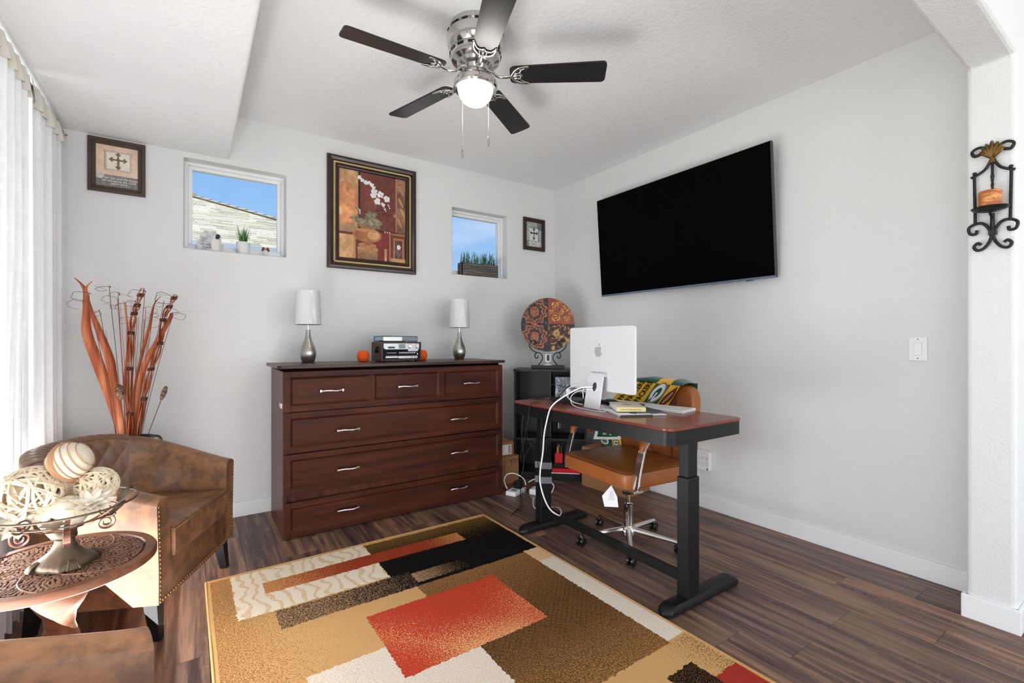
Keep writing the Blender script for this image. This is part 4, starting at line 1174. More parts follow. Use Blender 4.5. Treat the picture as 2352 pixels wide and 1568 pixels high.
mb = MB().lathe([(0.0, 1.733), (0.02, 1.734), (0.05, 1.742), (0.058, 1.750), (0.057, 1.752), (0.048, 1.746), (0.0, 1.742)], 40, TM(PX, yc, 0))
mb.tube([(PX, yc, 1.737), (XC - 0.016, yc, 1.715)], 0.006, 8)
O('candle_plate', mb, M['iron'], sc, w=True, smooth=50)
cn = thing('pillar_candle', 'marbled brown and amber pillar candle on the sconce plate', 'candle', (PX, yc, 1.742))
O('wax', MB().lathe([(0.0, 0.0), (0.036, 0.0), (0.037, 0.003), (0.036, 0.072), (0.033, 0.078), (0.028, 0.074), (0.0, 0.071)], 36), M['candle'], cn, smooth=45)
O('wick', MB().tube([(0, 0, 0.07), (0.001, 0, 0.08)], 0.001, 6), M['rubber'], cn)
# ------------------------------------------------------------------ curtains and rod
rod = thing('curtain_rod', 'slim grey curtain rod with a scroll finial at the ceiling', 'curtain rod', (-0.63, 2.1, 2.385))
O('pole', MB().tube([(-0.63, 0.6, 2.385), (-0.63, 3.625, 2.385)], 0.009, 12), M['nickel'], rod, w=True, smooth=50)
mb = MB(); rr = random.Random(5)
for k in range(5):
    a = k * 1.26
    pts = [(-0.63 + 0.026 * math.cos(a) * math.sin(PI * i / 8), 3.625 + 0.065 * i / 8, 2.385 + 0.026 * math.sin(a) * math.sin(PI * i / 8)) for i in range(9)]
    mb.tube(pts, 0.0028, 6)
mb.tube([(-0.63, 3.62, 2.385), (-0.63, 3.637, 2.385)], 0.013, 10)
O('finial', mb, M['nickel'], rod, w=True, smooth=60, label='open wire cage finial')
for y_ in (0.7, 3.58):
    O('bracket', MB().tube([(XL, y_, 2.385), (-0.63, y_, 2.385)], 0.006, 8).lathe([(0.02, 0), (0.02, 0.005)], 14, TM(XL, y_, 2.385) @ RY(R(90))), M['nickel'], rod, w=True)
def curtain(name, y0, y1, folds, amp, seed, label, ztop=2.405):
    rr = random.Random(seed); ph = [rr.random() * 6.28 for _ in range(8)]
    n = folds * 18
    def f(u, v):
        z = 0.015 + (ztop - 0.015) * v
        a = 2 * PI * folds * u
        k_ = 1.0 - 0.75 * max(0, (v - 0.965) / 0.035)
        w_ = amp * k_ * (math.sin(a + 0.5 * math.sin(a * 0.5 + ph[0]) + 0.25 * math.sin(3 * v + ph[1])) + 0.35 * math.sin(2.1 * a + ph[2] + 0.8 * v))
        yy = y0 + (y1 - y0) * (u + 0.012 * math.sin(a * 2 + ph[3]) * (1 - v))
        # bunch slightly lower down
        x = -0.63 + w_ + 0.006 * math.sin(2 * v + ph[4]) * (1 - v)
        return (x, yy, z)
    mb = MB().grid(f, n, 26)
    t = thing(name, label, 'curtain', (-0.63, (y0 + y1) / 2, 0.015), group='sheer curtain panels of the tall window')
    o = O('panel', mb, M['curtain'], t, w=True, smooth=80)
    mb = MB()
    def g(u, v):
        p = f(u, 0.957 + 0.043 * v); return (p[0] + (0.0105 if True else 0), p[1], p[2] + 0.001)
    mb.grid(g, n, 4)
    O('heading_tape', mb, M['headtape'], t, w=True, smooth=80, label='beige heading band')
    return t
M['headtape'] = mk('curtain_heading', L(226, 222, 212), 0.9)
curtain('curtain', 1.15, 2.985, 19, 0.019, 2, 'sheer white curtain panel at the left edge of the picture')
curtain('curtain', 3.0, 3.61, 6, 0.018, 8, 'sheer white curtain panel nearest the back wall')

# ------------------------------------------------------------------ barrel armchairs
AW, AD = 0.345, 0.30          # half width, straight arm length
def u_curve(t, off):
    """plan of the shell from near arm front (t=0) to far arm front (t=1); off = inward offset"""
    rx, ry = 0.32 - off, AW - off
    arc = 0.5 * PI * (rx + ry); tot = 2 * AD + arc
    s = t * tot
    if s < AD: return Vector((-s, -ry, 0)), Vector((0, -1, 0))
    if s > AD + arc: return Vector((-(tot - s), ry, 0)), Vector((0, 1, 0))
    a = -PI / 2 - PI * (s - AD) / arc
    p = Vector((-AD + rx * math.cos(a), ry * math.sin(a), 0))
    n = Vector((math.cos(a) / rx, math.sin(a) / ry, 0)).normalized()
    return p, n
def arm_h(t):
    e = min(t, 1 - t) / 0.5
    e = max(0.0, min(1.0, e / 0.86))
    return 0.572 + 0.172 * math.sin(PI / 2 * e) ** 1.15
def shell_pt(t, k, n=14):
    """closed cross-section: outer side up, rounded top, inner side down"""
    TH = 0.088
    po, nn = u_curve(t, 0.0)
    hgt = arm_h(t); z0, zi = 0.155, 0.30
    flare = 0.02
    r_ = TH / 2
    if k == 0: return po.x - 0, po.y, z0
    if k == 1: q, z = 0.0, 0.30
    elif k == 2: q, z = 0.0, hgt - r_ - 0.1
    elif k < 2 + 9:
        a = PI * (k - 3) / 7
        q = r_ - r_ * math.cos(a); z = hgt - r_ * 0.62 + r_ * 0.62 * math.sin(a)
    elif k == 11: q, z = TH, hgt - r_ - 0.1
    elif k == 12: q, z = TH, zi
    else: q, z = TH, z0
    f = flare * max(0, (z - 0.3)) / 0.4
    p = po - nn * (q - f)
    return p.x, p.y, z
def make_armchair(name, label):
    t = thing(name, label, 'armchair', group='barrel armchairs at the carved table')
    mb = MB(); NU = 90; NK = 14
    mb.grid(lambda u, v: shell_pt(u, round(v * NK) % NK if round(v * NK) < NK else 0), NU, NK, cv=True)
    mb.f.append([k for k in range(NK)][::-1]); mb.mi.append(0)
    mb.f.append([NU * NK + k for k in range(NK)]); mb.mi.append(0)
    O('shell', mb, M['leather'], t, smooth=38, label='mottled brown leather curved back and arms')
    # quilted inner back
    def qf(u, v):
        tt = 0.30 + 0.40 * u
        po, nn = u_curve(tt, 0.0)
        hgt = arm_h(tt)
        z = 0.40 + (hgt - 0.008 - 0.40) * v
        a = (u * 15.0); b_ = v * 5.5
        puff = abs(math.sin(PI * (a + b_) / 2)) * abs(math.sin(PI * (a - b_) / 2))
        d = 0.008 * (puff ** 0.5) * min(1, 12 * min(u, 1 - u))
        q = 0.088 + d
        top = max(0, (v - 0.9) / 0.1)
        q -= 0.035 * top * top
        p = po - nn * (q - 0.02 * (z - 0.3) / 0.4)
        return (p.x, p.y, z + 0.006 * top)
    O('quilted_back', MB().grid(qf, 210, 60), M['leather_q'], t, smooth=60, label='diamond quilted inner back')
    def qtop(u, v):
        tt = 0.30 + 0.40 * u
        po, nn = u_curve(tt, 0.0); hgt = arm_h(tt); r_ = 0.044
        a = PI * (0.12 + 0.76 * v)
        q = r_ - r_ * math.cos(a) * 1.02; z = hgt - r_ * 0.62 + r_ * 0.62 * math.sin(a)
        pf = abs(math.sin(PI * u * 15.0))
        z += 0.0015 + 0.003 * pf ** 0.5
        p = po - nn * (q - 0.02 * (z - 0.3) / 0.4)
        return (p.x, p.y, z)
    O('quilted_rim', MB().grid(qtop, 210, 10), M['leather_q'], t, smooth=60)
    # seat cushion
    mb = MB()
    def plan(off, n=30):
        pts = []
        for i in range(n + 1):
            p, _ = u_curve(i / n, off); pts.append((p.x, p.y))
        return pts
    base = plan(0.098)
    base = [(x + (0.012 if i in (0, len(base) - 1) else 0), y) for i, (x, y) in enumerate(base)]
    def lay(s, z): 
        cx, cy = -0.28, 0
        return [(cx + (x - cx) * s, cy + (y - cy) * s, z) for x, y in base]
    layers = [lay(0.97, 0.305), lay(1.0, 0.32), lay(1.0, 0.405), lay(0.985, 0.423), lay(0.95, 0.433), lay(0.6, 0.440)]
    n = len(base); vs_ = [p for l in layers for p in l]; fs = []
    for j in range(len(layers) - 1):
        for i in range(n):
            k = (i + 1) % n
            fs.append((j * n + i, j * n + k, (j + 1) * n + k, (j + 1) * n + i))
    fs.append(list(range(n))[::-1]); fs.append([(len(layers) - 1) * n + i for i in range(n)])
    mb.add(vs_, fs)
    cu = O('seat_cushion', mb, M['leather'], t, smooth=50)
    mb = MB().tube([(x, y, z + 0.001) for (x, y, z) in lay(0.998, 0.418)], 0.0035, 6, closed=True)
    O('cushion_piping', mb, M['leather'], cu, smooth=60)
    O('front_panel', MB().box(-0.05, 0.0, -AW + 0.088, AW - 0.088, 0.155, 0.305), M['leather'], t, bev=0.006)
    O('seat_deck', MB().prism([(x, y) for x, y in plan(0.08)], 0.15, 0.30), M['leather'], t)
    # nail heads up both arm fronts and along the front apron
    mb = MB(); hemi = [(0.0055, 0), (0.005, 0.0022), (0.003, 0.0036), (0, 0.004)]
    pts = []
    for s_ in (-1, 1):
        yo = s_ * (AW - 0.014)
        for i in range(22): pts.append((yo + s_ * 0.02 * max(0, (.175 + i * .0175 - .3)) / .4, 0.175 + i * 0.0175))
    for i in range(36): pts.append((-AW + 0.012 + (2 * AW - 0.024) * i / 35, 0.164))
    for (y, z) in pts: mb.lathe(hemi, 8, TM(0.0005, y, z) @ RY(R(90)))
    O('nailhead_trim', mb, M['brass'], t, smooth=60, kind='stuff', label='row of antique brass nail heads')
    for (x, y, sx, sy) in ((-0.045, -AW + 0.05, 1, -1), (-0.045, AW - 0.05, 1, 1), (-0.52, -0.2, -1, -1), (-0.52, 0.2, -1, 1)):
        a, b_ = 0.026, 0.017
        dx, dy = 0.02 * sx, 0.012 * sy
        mb = MB().add([(x - a, y - a, .157), (x + a, y - a, .157), (x + a, y + a, .157), (x - a, y + a, .157), (x + dx - b_, y + dy - b_, 0), (x + dx + b_, y + dy - b_, 0), (x + dx + b_, y + dy + b_, 0), (x + dx - b_, y + dy + b_, 0)],
            [(0, 1, 2, 3), (7, 6, 5, 4), (0, 4, 5, 1), (1, 5, 6, 2), (2, 6, 7, 3), (3, 7, 4, 0)])
        O('leg', mb, M['blackwood'], t, bev=0.002)
    return t
ac = make_armchair('armchair', 'brown leather barrel armchair with quilted back, beside the dried arrangement')
ac2 = copy_tree(ac)
ac.location = (0.028, 2.625, 0); ac.rotation_euler = (0, 0, R(-24.7))
ac2['label'] = 'brown leather armchair in the near left corner, only its arm in view'
a2 = R(14); 
# far arm front corner at (-0.09, 1.31)
ac2.location = (-0.085 + math.sin(a2) * 0.33, 1.30 - math.cos(a2) * 0.33, 0); ac2.rotation_euler = (0, 0, a2)

# ------------------------------------------------------------------ carved side table
tb = thing('side_table', 'round carved wood side table between the two armchairs', 'side table', (-0.352, 2.03, 0))
TZ, TR = 0.50, 0.246
M['carve'] = mk('carved_leaf_wood', lambda b: b.ramp(b.noise(b.obj(), 9, 3), [(0.3, L(108, 76, 58)), (0.6, L(144, 108, 88)), (0.75, L(168, 134, 114))]), 0.38, spec=0.5)  # lightened, the sheen on the leaves is put into the colour
M['carve_low'] = mk('carving_ground', L(70, 42, 28), 0.6)  # darker colour stands in for the shade in the grooves
O('top', MB().lathe([(0, TZ - 0.028), (TR - 0.01, TZ - 0.028), (TR, TZ - 0.022), (TR, TZ - 0.006), (TR - 0.004, TZ), (TR - 0.030, TZ), (TR - 0.034, TZ - 0.007), (0, TZ - 0.007)], 72), M['walnut'], tb, smooth=35)
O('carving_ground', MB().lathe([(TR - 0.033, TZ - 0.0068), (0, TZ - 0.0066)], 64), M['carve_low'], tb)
mb = MB(); rr = random.Random(9)
def leaf(m, l, w_, h_):
    out = [(0, 0), (.25, -.75), (.55, -1), (.85, -.6), (1, .1), (.8, .9), (.45, 1), (.15, .7)]
    vs_ = [(l * a, w_ * b_ + .22 * l * a * a, 0) for a, b_ in out] + [(l * (.5 + (a - .5) * .86), w_ * b_ * .82 + .22 * l * a * a, h_) for a, b_ in out]
    fs = [(i, (i + 1) % 8, 8 + (i + 1) % 8, 8 + i) for i in range(8)] + [tuple(range(8, 16))]
    mb.add(vs_, fs, m)
# vine scrolls with leaves
rad = 0.006
while rad < TR - 0.039:
    n = max(4, int(2 * PI * rad / 0.0112))
    for i in range(n):
        a = 2 * PI * (i + rr.uniform(-.25, .25)) / n + rad * 40
        r1 = rad + rr.uniform(-.0025, .0025)
        x, y = r1 * math.cos(a), r1 * math.sin(a)
        flow = math.sin(8 * a + 30 * r1) * 1.4 + a + 1.2 + rr.uniform(-0.35, 0.35)
        leaf(TM(x, y, TZ - 0.0066) @ RZ(flow) @ TM(-0.006, 0, 0), rr.uniform(0.0105, 0.0145), rr.uniform(0.0036, 0.0048), rr.uniform(0.0040, 0.0056))
    rad += 0.0098
for k in range(7):
    a0 = 2 * PI * k / 7
    pts = [((0.04 + 0.026 * i) * math.cos(a0 + 0.16 * i), (0.04 + 0.026 * i) * math.sin(a0 + 0.16 * i), TZ - 0.003) for i in range(8)]
    mb.tube(smooth_pts(pts, 4), 0.003, 6)
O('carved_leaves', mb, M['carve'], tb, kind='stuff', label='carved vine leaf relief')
O('pedestal', MB().lathe([(0.07, TZ - 0.028), (0.072, TZ - 0.045), (0.060, TZ - 0.052), (0.066, TZ - 0.062), (0.060, TZ - 0.072), (0.068, TZ - 0.085), (0.071, TZ - 0.11), (0.058, TZ - 0.135), (0.04, TZ - 0.165), (0.036, TZ - 0.2), (0.05, TZ - 0.25), (0.052, TZ - 0.29), (0.036, TZ - 0.32), (0.05, TZ - 0.34), (0.05, TZ - 0.36)], 40), M['walnut'], tb, smooth=50)
for k in range(3):
    a = R(25 + 120 * k)
    pts = [(0.03, 0, 0.15), (0.08, 0, 0.15), (0.15, 0, 0.09), (0.2, 0, 0.03), (0.225, 0, 0.014)]
    O('foot', MB().tube(smooth_pts(pts, 5), [0.024] * 10 + [0.02] * 6 + [0.014] * 5, 10, m=RZ(a)), M['walnut'], tb, smooth=60)

# ------------------------------------------------------------------ footed compote bowl
BX, BY = -0.335, 2.0
bowl = thing('footed_bowl', 'pewter footed wire bowl with copper scrolls on the carved table', 'bowl', (BX, BY, TZ))
mb = MB()
def foot(u, v):
    a = 2 * PI * u
    lobes = 1 + 0.12 * max(0, math.cos(4 * a)) ** 2 + 0.02 * math.cos(24 * a) * max(0, math.cos(4 * a))
    prof = [(0.072, 0.002), (0.074, 0.012), (0.066, 0.022), (0.052, 0.032), (0.034, 0.05), (0.026, 0.068), (0.0235, 0.08), (0.029, 0.084), (0.03, 0.09), (0.028, 0.102), (0.034, 0.110), (0.034, 0.114)]
    j = min(len(prof) - 1, int(round(v * (len(prof) - 1))))
    r_, z = prof[j]
    k = max(0, 1 - j / 4)
    return (r_ * (1 + (lobes - 1) * k) * math.cos(a), r_ * (1 + (lobes - 1) * k) * math.sin(a), z)
mb.grid(foot, 96, 11, cu=True)
O('pedestal', mb, M['pewter'], bowl, smooth=50)
mb = MB()
for q in range(4):
    a = PI / 2 * q + 0.4
    for s_ in (-0.12, -0.06, 0, 0.06, 0.12):
        mb.tube(smooth_pts([(0.060 * math.cos(a + s_ * .6), 0.060 * math.sin(a + s_ * .6), 0.026), (0.076 * math.cos(a + s_), 0.076 * math.sin(a + s_), 0.018), (0.086 * math.cos(a + s_ * 1.5), 0.086 * math.sin(a + s_ * 1.5), 0.004)], 4), 0.0045, 6)
O('shell_feet', mb, M['pewter'], bowl, smooth=60, kind='stuff')
RZ_, RR_ = 0.188, 0.178
ring = O('rim_ring', MB().tube([(RR_ * math.cos(2 * PI * i / 72), RR_ * math.sin(2 * PI * i / 72), RZ_) for i in range(72)], 0.0034, 8, closed=True), M['pewter'], bowl, smooth=60)
O('lower_ring', MB().tube([(0.13 * math.cos(2 * PI * i / 48), 0.13 * math.sin(2 * PI * i / 48), 0.152) for i in range(48)], 0.003, 6, closed=True), M['pewter'], bowl, smooth=60)
O('cup', MB().lathe([(0.0, 0.112), (0.04, 0.112), (0.046, 0.116), (0.044, 0.119), (0, 0.117)], 32), M['rose'], bowl, smooth=40)
def strip(mb, pts, wdir, w_, th=0.0016):
    pts = [Vector(p) for p in pts]; vs_ = []; fs = []; n = len(pts)
    for i, p in enumerate(pts):
        t = (pts[min(i + 1, n - 1)] - pts[max(i - 1, 0)]).normalized()
        wd = Vector(wdir); nn = t.cross(wd).normalized()
        for (a, b_) in ((-1, -1), (1, -1), (1, 1), (-1, 1)): vs_.append(p + wd * a * w_ / 2 + nn * b_ * th)
    for i in range(n - 1):
        for k in range(4):
            l = (k + 1) % 4
            fs.append((i * 4 + k, i * 4 + l, i * 4 + 4 + l, i * 4 + 4 + k))
    fs += [(3, 2, 1, 0), tuple((n - 1) * 4 + k for k in range(4))]
    mb.add(vs_, fs)
for k in range(8):
    a = 2 * PI * k / 8 + 0.2
    ca, sa = math.cos(a), math.sin(a)
    P3 = lambda r_, z: (r_ * ca, r_ * sa, z)
    mb = MB()
    strip(mb, smooth_pts([P3(0.03, 0.114), P3(0.06, 0.12), P3(0.095, 0.138), P3(0.14, 0.166), P3(0.174, 0.187)], 6), (-sa, ca, 0), 0.013)
    rib = O('rib_strap', mb, M['rose'], bowl, smooth=50)
    if k % 2 == 0:
        mb = MB()
        sp = []
        for i in range(40):
            th = i / 39 * 3.6 * PI; rr_ = 0.026 * (1 - i / 52)
            sp.append(P3(0.085 + rr_ * math.sin(th) + 0.012, 0.112 - 0.006 + rr_ * math.cos(th) * 1.0))
        strip(mb, sp, (-sa, ca, 0), 0.016)
        O('scroll', mb, M['rose'], rib, smooth=60, label='coiled copper scroll')
    else:
        sp = []
        for i in range(34):
            th = i / 33 * 3.2 * PI; rr_ = 0.03 * (1 - i / 42)
            sp.append(P3(0.13 + rr_ * math.sin(th + 2), 0.168 + rr_ * .7 * math.cos(th + 2)))
        O('wire_scroll', MB().tube(sp, 0.0028, 6), M['pewter'], rib, smooth=60)
mb = MB()
for k in range(6):
    a = 2 * PI * (k + .5) / 6; ca, sa = math.cos(a), math.sin(a)
    m = TM(0.155 * ca, 0.155 * sa, 0.165) @ RZ(a) @ RY(R(-48))
    vs_ = []; fs = []
    for i in range(7):
        s = i / 6; ww = 0.028 * math.sin(PI * (0.1 + 0.9 * s)) * (1 + .25 * math.cos(i * PI))
        vs_ += [(0.06 * s - .02, -ww, 0.006), (0.06 * s - .02, 0, 0), (0.06 * s - .02, ww, 0.006)]
    for i in range(6):
        q = i * 3; fs += [(q, q + 3, q + 4, q + 1), (q + 1, q + 4, q + 5, q + 2)]
    mb.add(vs_, fs, m)
O('metal_leaves', mb, M['pewter'], bowl, smooth=60, kind='stuff')

def wicker_ball(c, r_, seed, n, label):
    rr = random.Random(seed)
    t = thing('rattan_ball', label, 'decorative ball', (c[0], c[1], c[2] - r_), group='decorative balls in the footed bowl')
    for j in range(n):
        ax = Vector((rr.gauss(0, 1), rr.gauss(0, 1), rr.gauss(0, 1))).normalized()
        u = ax.orthogonal().normalized(); v = ax.cross(u); off = rr.uniform(-0.45, 0.45) * r_
        rad = math.sqrt(r_ * r_ - off * off) * rr.uniform(0.86, 1.0)
        ph = rr.random() * 6
        pts = []
        for i in range(26):
            a = 2 * PI * i / 26
            p = ax * (off + 0.1 * r_ * math.sin(2 * a + ph)) + (u * math.cos(a) + v * math.sin(a)) * rad
            p = p * (r_ * rr.uniform(0.94, 1.0) / p.length if j % 3 else min(1.0, r_ / p.length) * 0.93)
            pts.append(p + Vector((0, 0, r_)))
        O('rattan_strand', MB().tube(smooth_pts(pts, 2, closed=True), 0.0046, 6, closed=True, flat=0.6), M['natural'], t, smooth=70)
    O('core', MB().ball((0, 0, r_), r_ * 0.66, nu=20, nv=12), M['natural'], t, smooth=60)
bz = TZ
wicker_ball((BX - 0.078, BY + 0.012, bz + 0.232), 0.080, 1, 46, 'large loose rattan ball on the left of the bowl')
wicker_ball((BX + 0.072, BY + 0.03, bz + 0.226), 0.056, 2, 40, 'smaller rattan ball on the right of the bowl')
t = thing('banded_ball', 'ivory ball with tan stripes on top of the pile', 'decorative ball', (BX + 0.008, BY + 0.02, bz + 0.258), group='decorative balls in the footed bowl')
r_ = 0.058
O('sphere', MB().ball((0, 0, r_), r_, nu=36, nv=24), M['ivory'], t, smooth=60)
tiltm = RY(R(62)) @ RX(R(12))
for zz in (-0.72, -0.42, -0.12, 0.18, 0.48, 0.74):
    rad = r_ * math.sqrt(1 - zz * zz) + 0.0006
    mb = MB().tube([tuple(TM(0, 0, r_) @ tiltm @ Vector((rad * math.cos(2 * PI * i / 40), rad * math.sin(2 * PI * i / 40), zz * r_))) for i in range(40)], 0.0034, 6, closed=True, flat=0.35)
    O('stripe', mb, M['tanband'], t, smooth=60)
for (ra, rb) in ((R(10), R(35)), (R(80), R(-20))):
    mm = TM(0, 0, r_) @ RZ(ra) @ RX(R(70)) @ RY(rb)
    O('strap', MB().tube([tuple(mm @ Vector(((r_ + .002) * math.cos(2 * PI * i / 40), (r_ + .002) * math.sin(2 * PI * i / 40), 0))) for i in range(40)], 0.0045, 6, closed=True, flat=0.5), M['tanband'], t, smooth=60)
O('woven_ball', MB().ball((BX + 0.012, BY - 0.03, bz + 0.168), 0.05, nu=32, nv=20), M['ivory'], smooth=60, label='ivory woven ball low in the bowl behind the straps', cat='decorative ball', group='decorative balls in the footed bowl')
O('woven_ball', MB().ball((BX - 0.03, BY + 0.085, bz + 0.185), 0.05, nu=32, nv=20), M['ivory'], smooth=60, label='ivory woven ball hidden at the back of the bowl', cat='decorative ball', group='decorative balls in the footed bowl')
def flower(c, tilt_m, rr_, label):
    t = thing('dried_flower', label, 'dried flower', c, group='dried cream flowers in the bowl')
    for ring_, n in ((0, 9), (1, 7), (2, 5)):
        for k in range(n):
            a = 2 * PI * k / n + ring_ * .4
            l = rr_ * (1 - .22 * ring_)
            vs_ = []; fs = []
            for i in range(6):
                s = i / 5; ww = l * 0.26 * math.sin(PI * (0.08 + 0.9 * s)); zz = 0.006 * ring_ + 0.35 * l * s * s * (0.5 + .5 * ring_)
                vs_ += [(l * s, -ww, zz + .004), (l * s, 0, zz), (l * s, ww, zz + .004)]
            for i in range(5):
                q = i * 3; fs += [(q, q + 3, q + 4, q + 1), (q + 1, q + 4, q + 5, q + 2)]
            O('petal', MB().add(vs_, fs, tilt_m @ RZ(a)), M['petal'], t, smooth=70)
flower((BX + 0.07, BY - 0.06, bz + 0.190), RX(R(28)), 0.062, 'flat cream dried flower at the front right rim of the bowl')
flower((BX - 0.09, BY - 0.06, bz + 0.16), RX(R(50)), 0.05, 'cupped cream dried flower at the left of the bowl')

# ------------------------------------------------------------------ tall vase with dried stems behind the armchair
VX, VY = -0.30, 3.42
vs0 = thing('floor_vase', 'black glazed floor vase with looped handles behind the armchair', 'vase', (VX, VY, 0))
O('body', MB().lathe([(0.085, 0), (0.095, 0.02), (0.10, 0.1), (0.115, 0.25), (0.12, 0.36), (0.105, 0.48), (0.082, 0.56), (0.078, 0.6), (0.112, 0.645), (0.116, 0.652), (0.108, 0.652), (0.074, 0.604), (0.072, 0.56), (0.09, 0.45), (0.0, 0.40)], 48), M['ceramicb'], vs0, smooth=50)
for s_ in (-1, 1):
    O('handle', MB().tube(smooth_pts([(s_ * 0.1, 0, 0.648), (s_ * 0.128, 0, 0.645), (s_ * 0.142, 0, 0.61), (s_ * 0.138, 0, 0.56), (s_ * 0.105, 0, 0.48)], 6), 0.0075, 8), M['ceramicb'], vs0, smooth=60)
rr = random.Random(21)
def ribbon_leaf(pts, ws, label, mat='reed'):
    """broad dried leaf: two-sided blade with a mid fold"""
    pts = smooth_pts([(VX + p[0], VY + p[1], p[2]) for p in pts], 6); n = len(pts)
    mb = MB(); vs_ = []; fs = []
    for i, p in enumerate(pts):
        s = i / (n - 1) * (len(ws) - 1); j = min(int(s), len(ws) - 2); w_ = ws[j] + (ws[j + 1] - ws[j]) * (s - j)
        tw = 0.5 + 0.9 * math.sin(i * 0.07 + pts[0].x * 40)
        wd = Vector((math.cos(tw * .6), math.sin(tw * .6) * .6, 0))
        nn = Vector((-wd.y, wd.x, 0)).normalized() * -1
        for q in (-1, -.5, 0, .5, 1):
            vs_.append(p + wd * q * w_ + nn * (0.35 * w_ * (1 - q * q)))
        for q in (1, .5, 0, -.5, -1):
            vs_.append(p + wd * q * w_ * .98 + nn * (0.35 * w_ * (1 - q * q) - 0.0015))
    for i in range(n - 1):
        for k in range(10):
            l = (k + 1) % 10
            fs.append((i * 10 + k, i * 10 + l, i * 10 + 10 + l, i * 10 + 10 + k))
    mb.add(vs_, fs)
    return O('dried_leaf', mb, M[mat], smooth=60, label=label, cat='dried leaf', group='dried stems in the black vase')
def dx(px): return (px - 300) * 0.00262  # photo offset of the bouquet to metres at the vase
def dz(v): return 1.535 - (v - 640) * 0.00248
ribbon_leaf([(-.05, .0, .42), (-.045, 0, .65), (dx(272), .01, dz(930)), (dx(248), .01, dz(830)), (dx(230), 0, dz(760)), (dx(228), 0, dz(700)), (dx(226), 0, dz(660)), (dx(210), 0, dz(636))], [.006, .014, .021, .027, .025, .016, .013, .002], 'broad orange dried leaf, tallest at the left of the vase')
ribbon_leaf([(-.03, -.01, .42), (-.03, -.01, .65), (dx(276), 0, dz(900)), (dx(266), .01, dz(820)), (dx(250), .02, dz(760)), (dx(233), .01, dz(700)), (dx(228), .0, dz(660)), (dx(238), 0, dz(642))], [.006, .014, .019, .025, .023, .015, .008, .002], 'broad orange dried leaf crossing behind the leftmost one')
ribbon_leaf([(.03, .0, .42), (.03, .0, .65), (dx(312), 0, dz(900)), (dx(325), -.01, dz(830)), (dx(345), -.01, dz(780)), (dx(370), -.01, dz(720)), (dx(378), -.01, dz(706)), (dx(440), -.01, dz(699))], [.006, .012, .015, .017, .016, .011, .004, .003], 'orange dried leaf at the right with a thin bent tip')
ribbon_leaf([(.01, .02, .42), (.01, .02, .65), (dx(308), .02, dz(880)), (dx(320), .02, dz(800)), (dx(332), .02, dz(740)), (dx(340), .02, dz(690)), (dx(352), .02, dz(668))], [.005, .009, .01, .011, .009, .004, .002], 'narrow rust dried leaf between the wrapped stalks')
ribbon_leaf([(.0, -.02, .42), (.0, -.02, .65), (dx(292), -.02, dz(860)), (dx(297), -.02, dz(780)), (dx(292), -.02, dz(700)), (dx(288), -.02, dz(684))], [.005, .008, .009, .009, .004, .001], 'short rust dried leaf behind the middle wrapped stalk')
def wrapped(pts, ties, label):
    t = thing('wrapped_stalk', label, 'dried stalk', (VX, VY, 0.42), group='dried stems in the black vase')
    path = smooth_pts([(VX + p[0], VY + p[1], p[2]) for p in pts], 10); n = len(path)
    for k in range(4):
        ph = k * PI / 2
        sub = []
        for i, p in enumerate(path):
            s = i / (n - 1)
            b_ = 0.006 + 0.0075 * abs(math.sin(s * PI * (len(ties) + 1)))
            a = ph + s * 6
            sub.append(p + Vector((b_ * math.cos(a), b_ * math.sin(a), 0)))
        O('leaf_strip', MB().tube(sub, [0.0115 * (1 - .6 * (i / (n - 1)) ** 3) * (0.35 + 0.65 * abs(math.sin(i / (n - 1) * PI * (len(ties) + 1))) ** .6) for i in range(n)], 8, flat=0.4), M['reed'], t, w=True, smooth=70)
    for f in ties:
        i = int(f * (n - 1)); p = path[i]; d = (path[min(i + 1, n - 1)] - path[i - 1]).normalized()
        mb = MB()
        for q in range(4): mb.tube([tuple(p + d * (q - 1.5) * 0.005 + Vector((0.0145 * math.cos(2 * PI * j / 14), 0.0145 * math.sin(2 * PI * j / 14), 0))) for j in range(14)], 0.0026, 5, closed=True)
        O('binding', mb, M['raffia'], t, w=True, smooth=60)
wrapped([(.0, -.03, .42), (.0, -.03, .65), (dx(300), -.03, dz(900)), (dx(301), -.03, dz(780)), (dx(306), -.03, dz(720)), (dx(313), -.03, dz(690)), (dx(322), -.03, dz(652))], [.28, .42, .56, .70, .82, .93], 'straight wrapped orange stalk in the middle of the vase')
wrapped([(.035, -.02, .42), (.035, -.02, .65), (dx(325), -.02, dz(900)), (dx(336), -.02, dz(840)), (dx(352), -.02, dz(780)), (dx(358), -.02, dz(720)), (dx(372), -.02, dz(685)), (dx(380), -.02, dz(664))], [.28, .44, .58, .70, .82, .94], 'leaning wrapped orange stalk at the right of the vase')
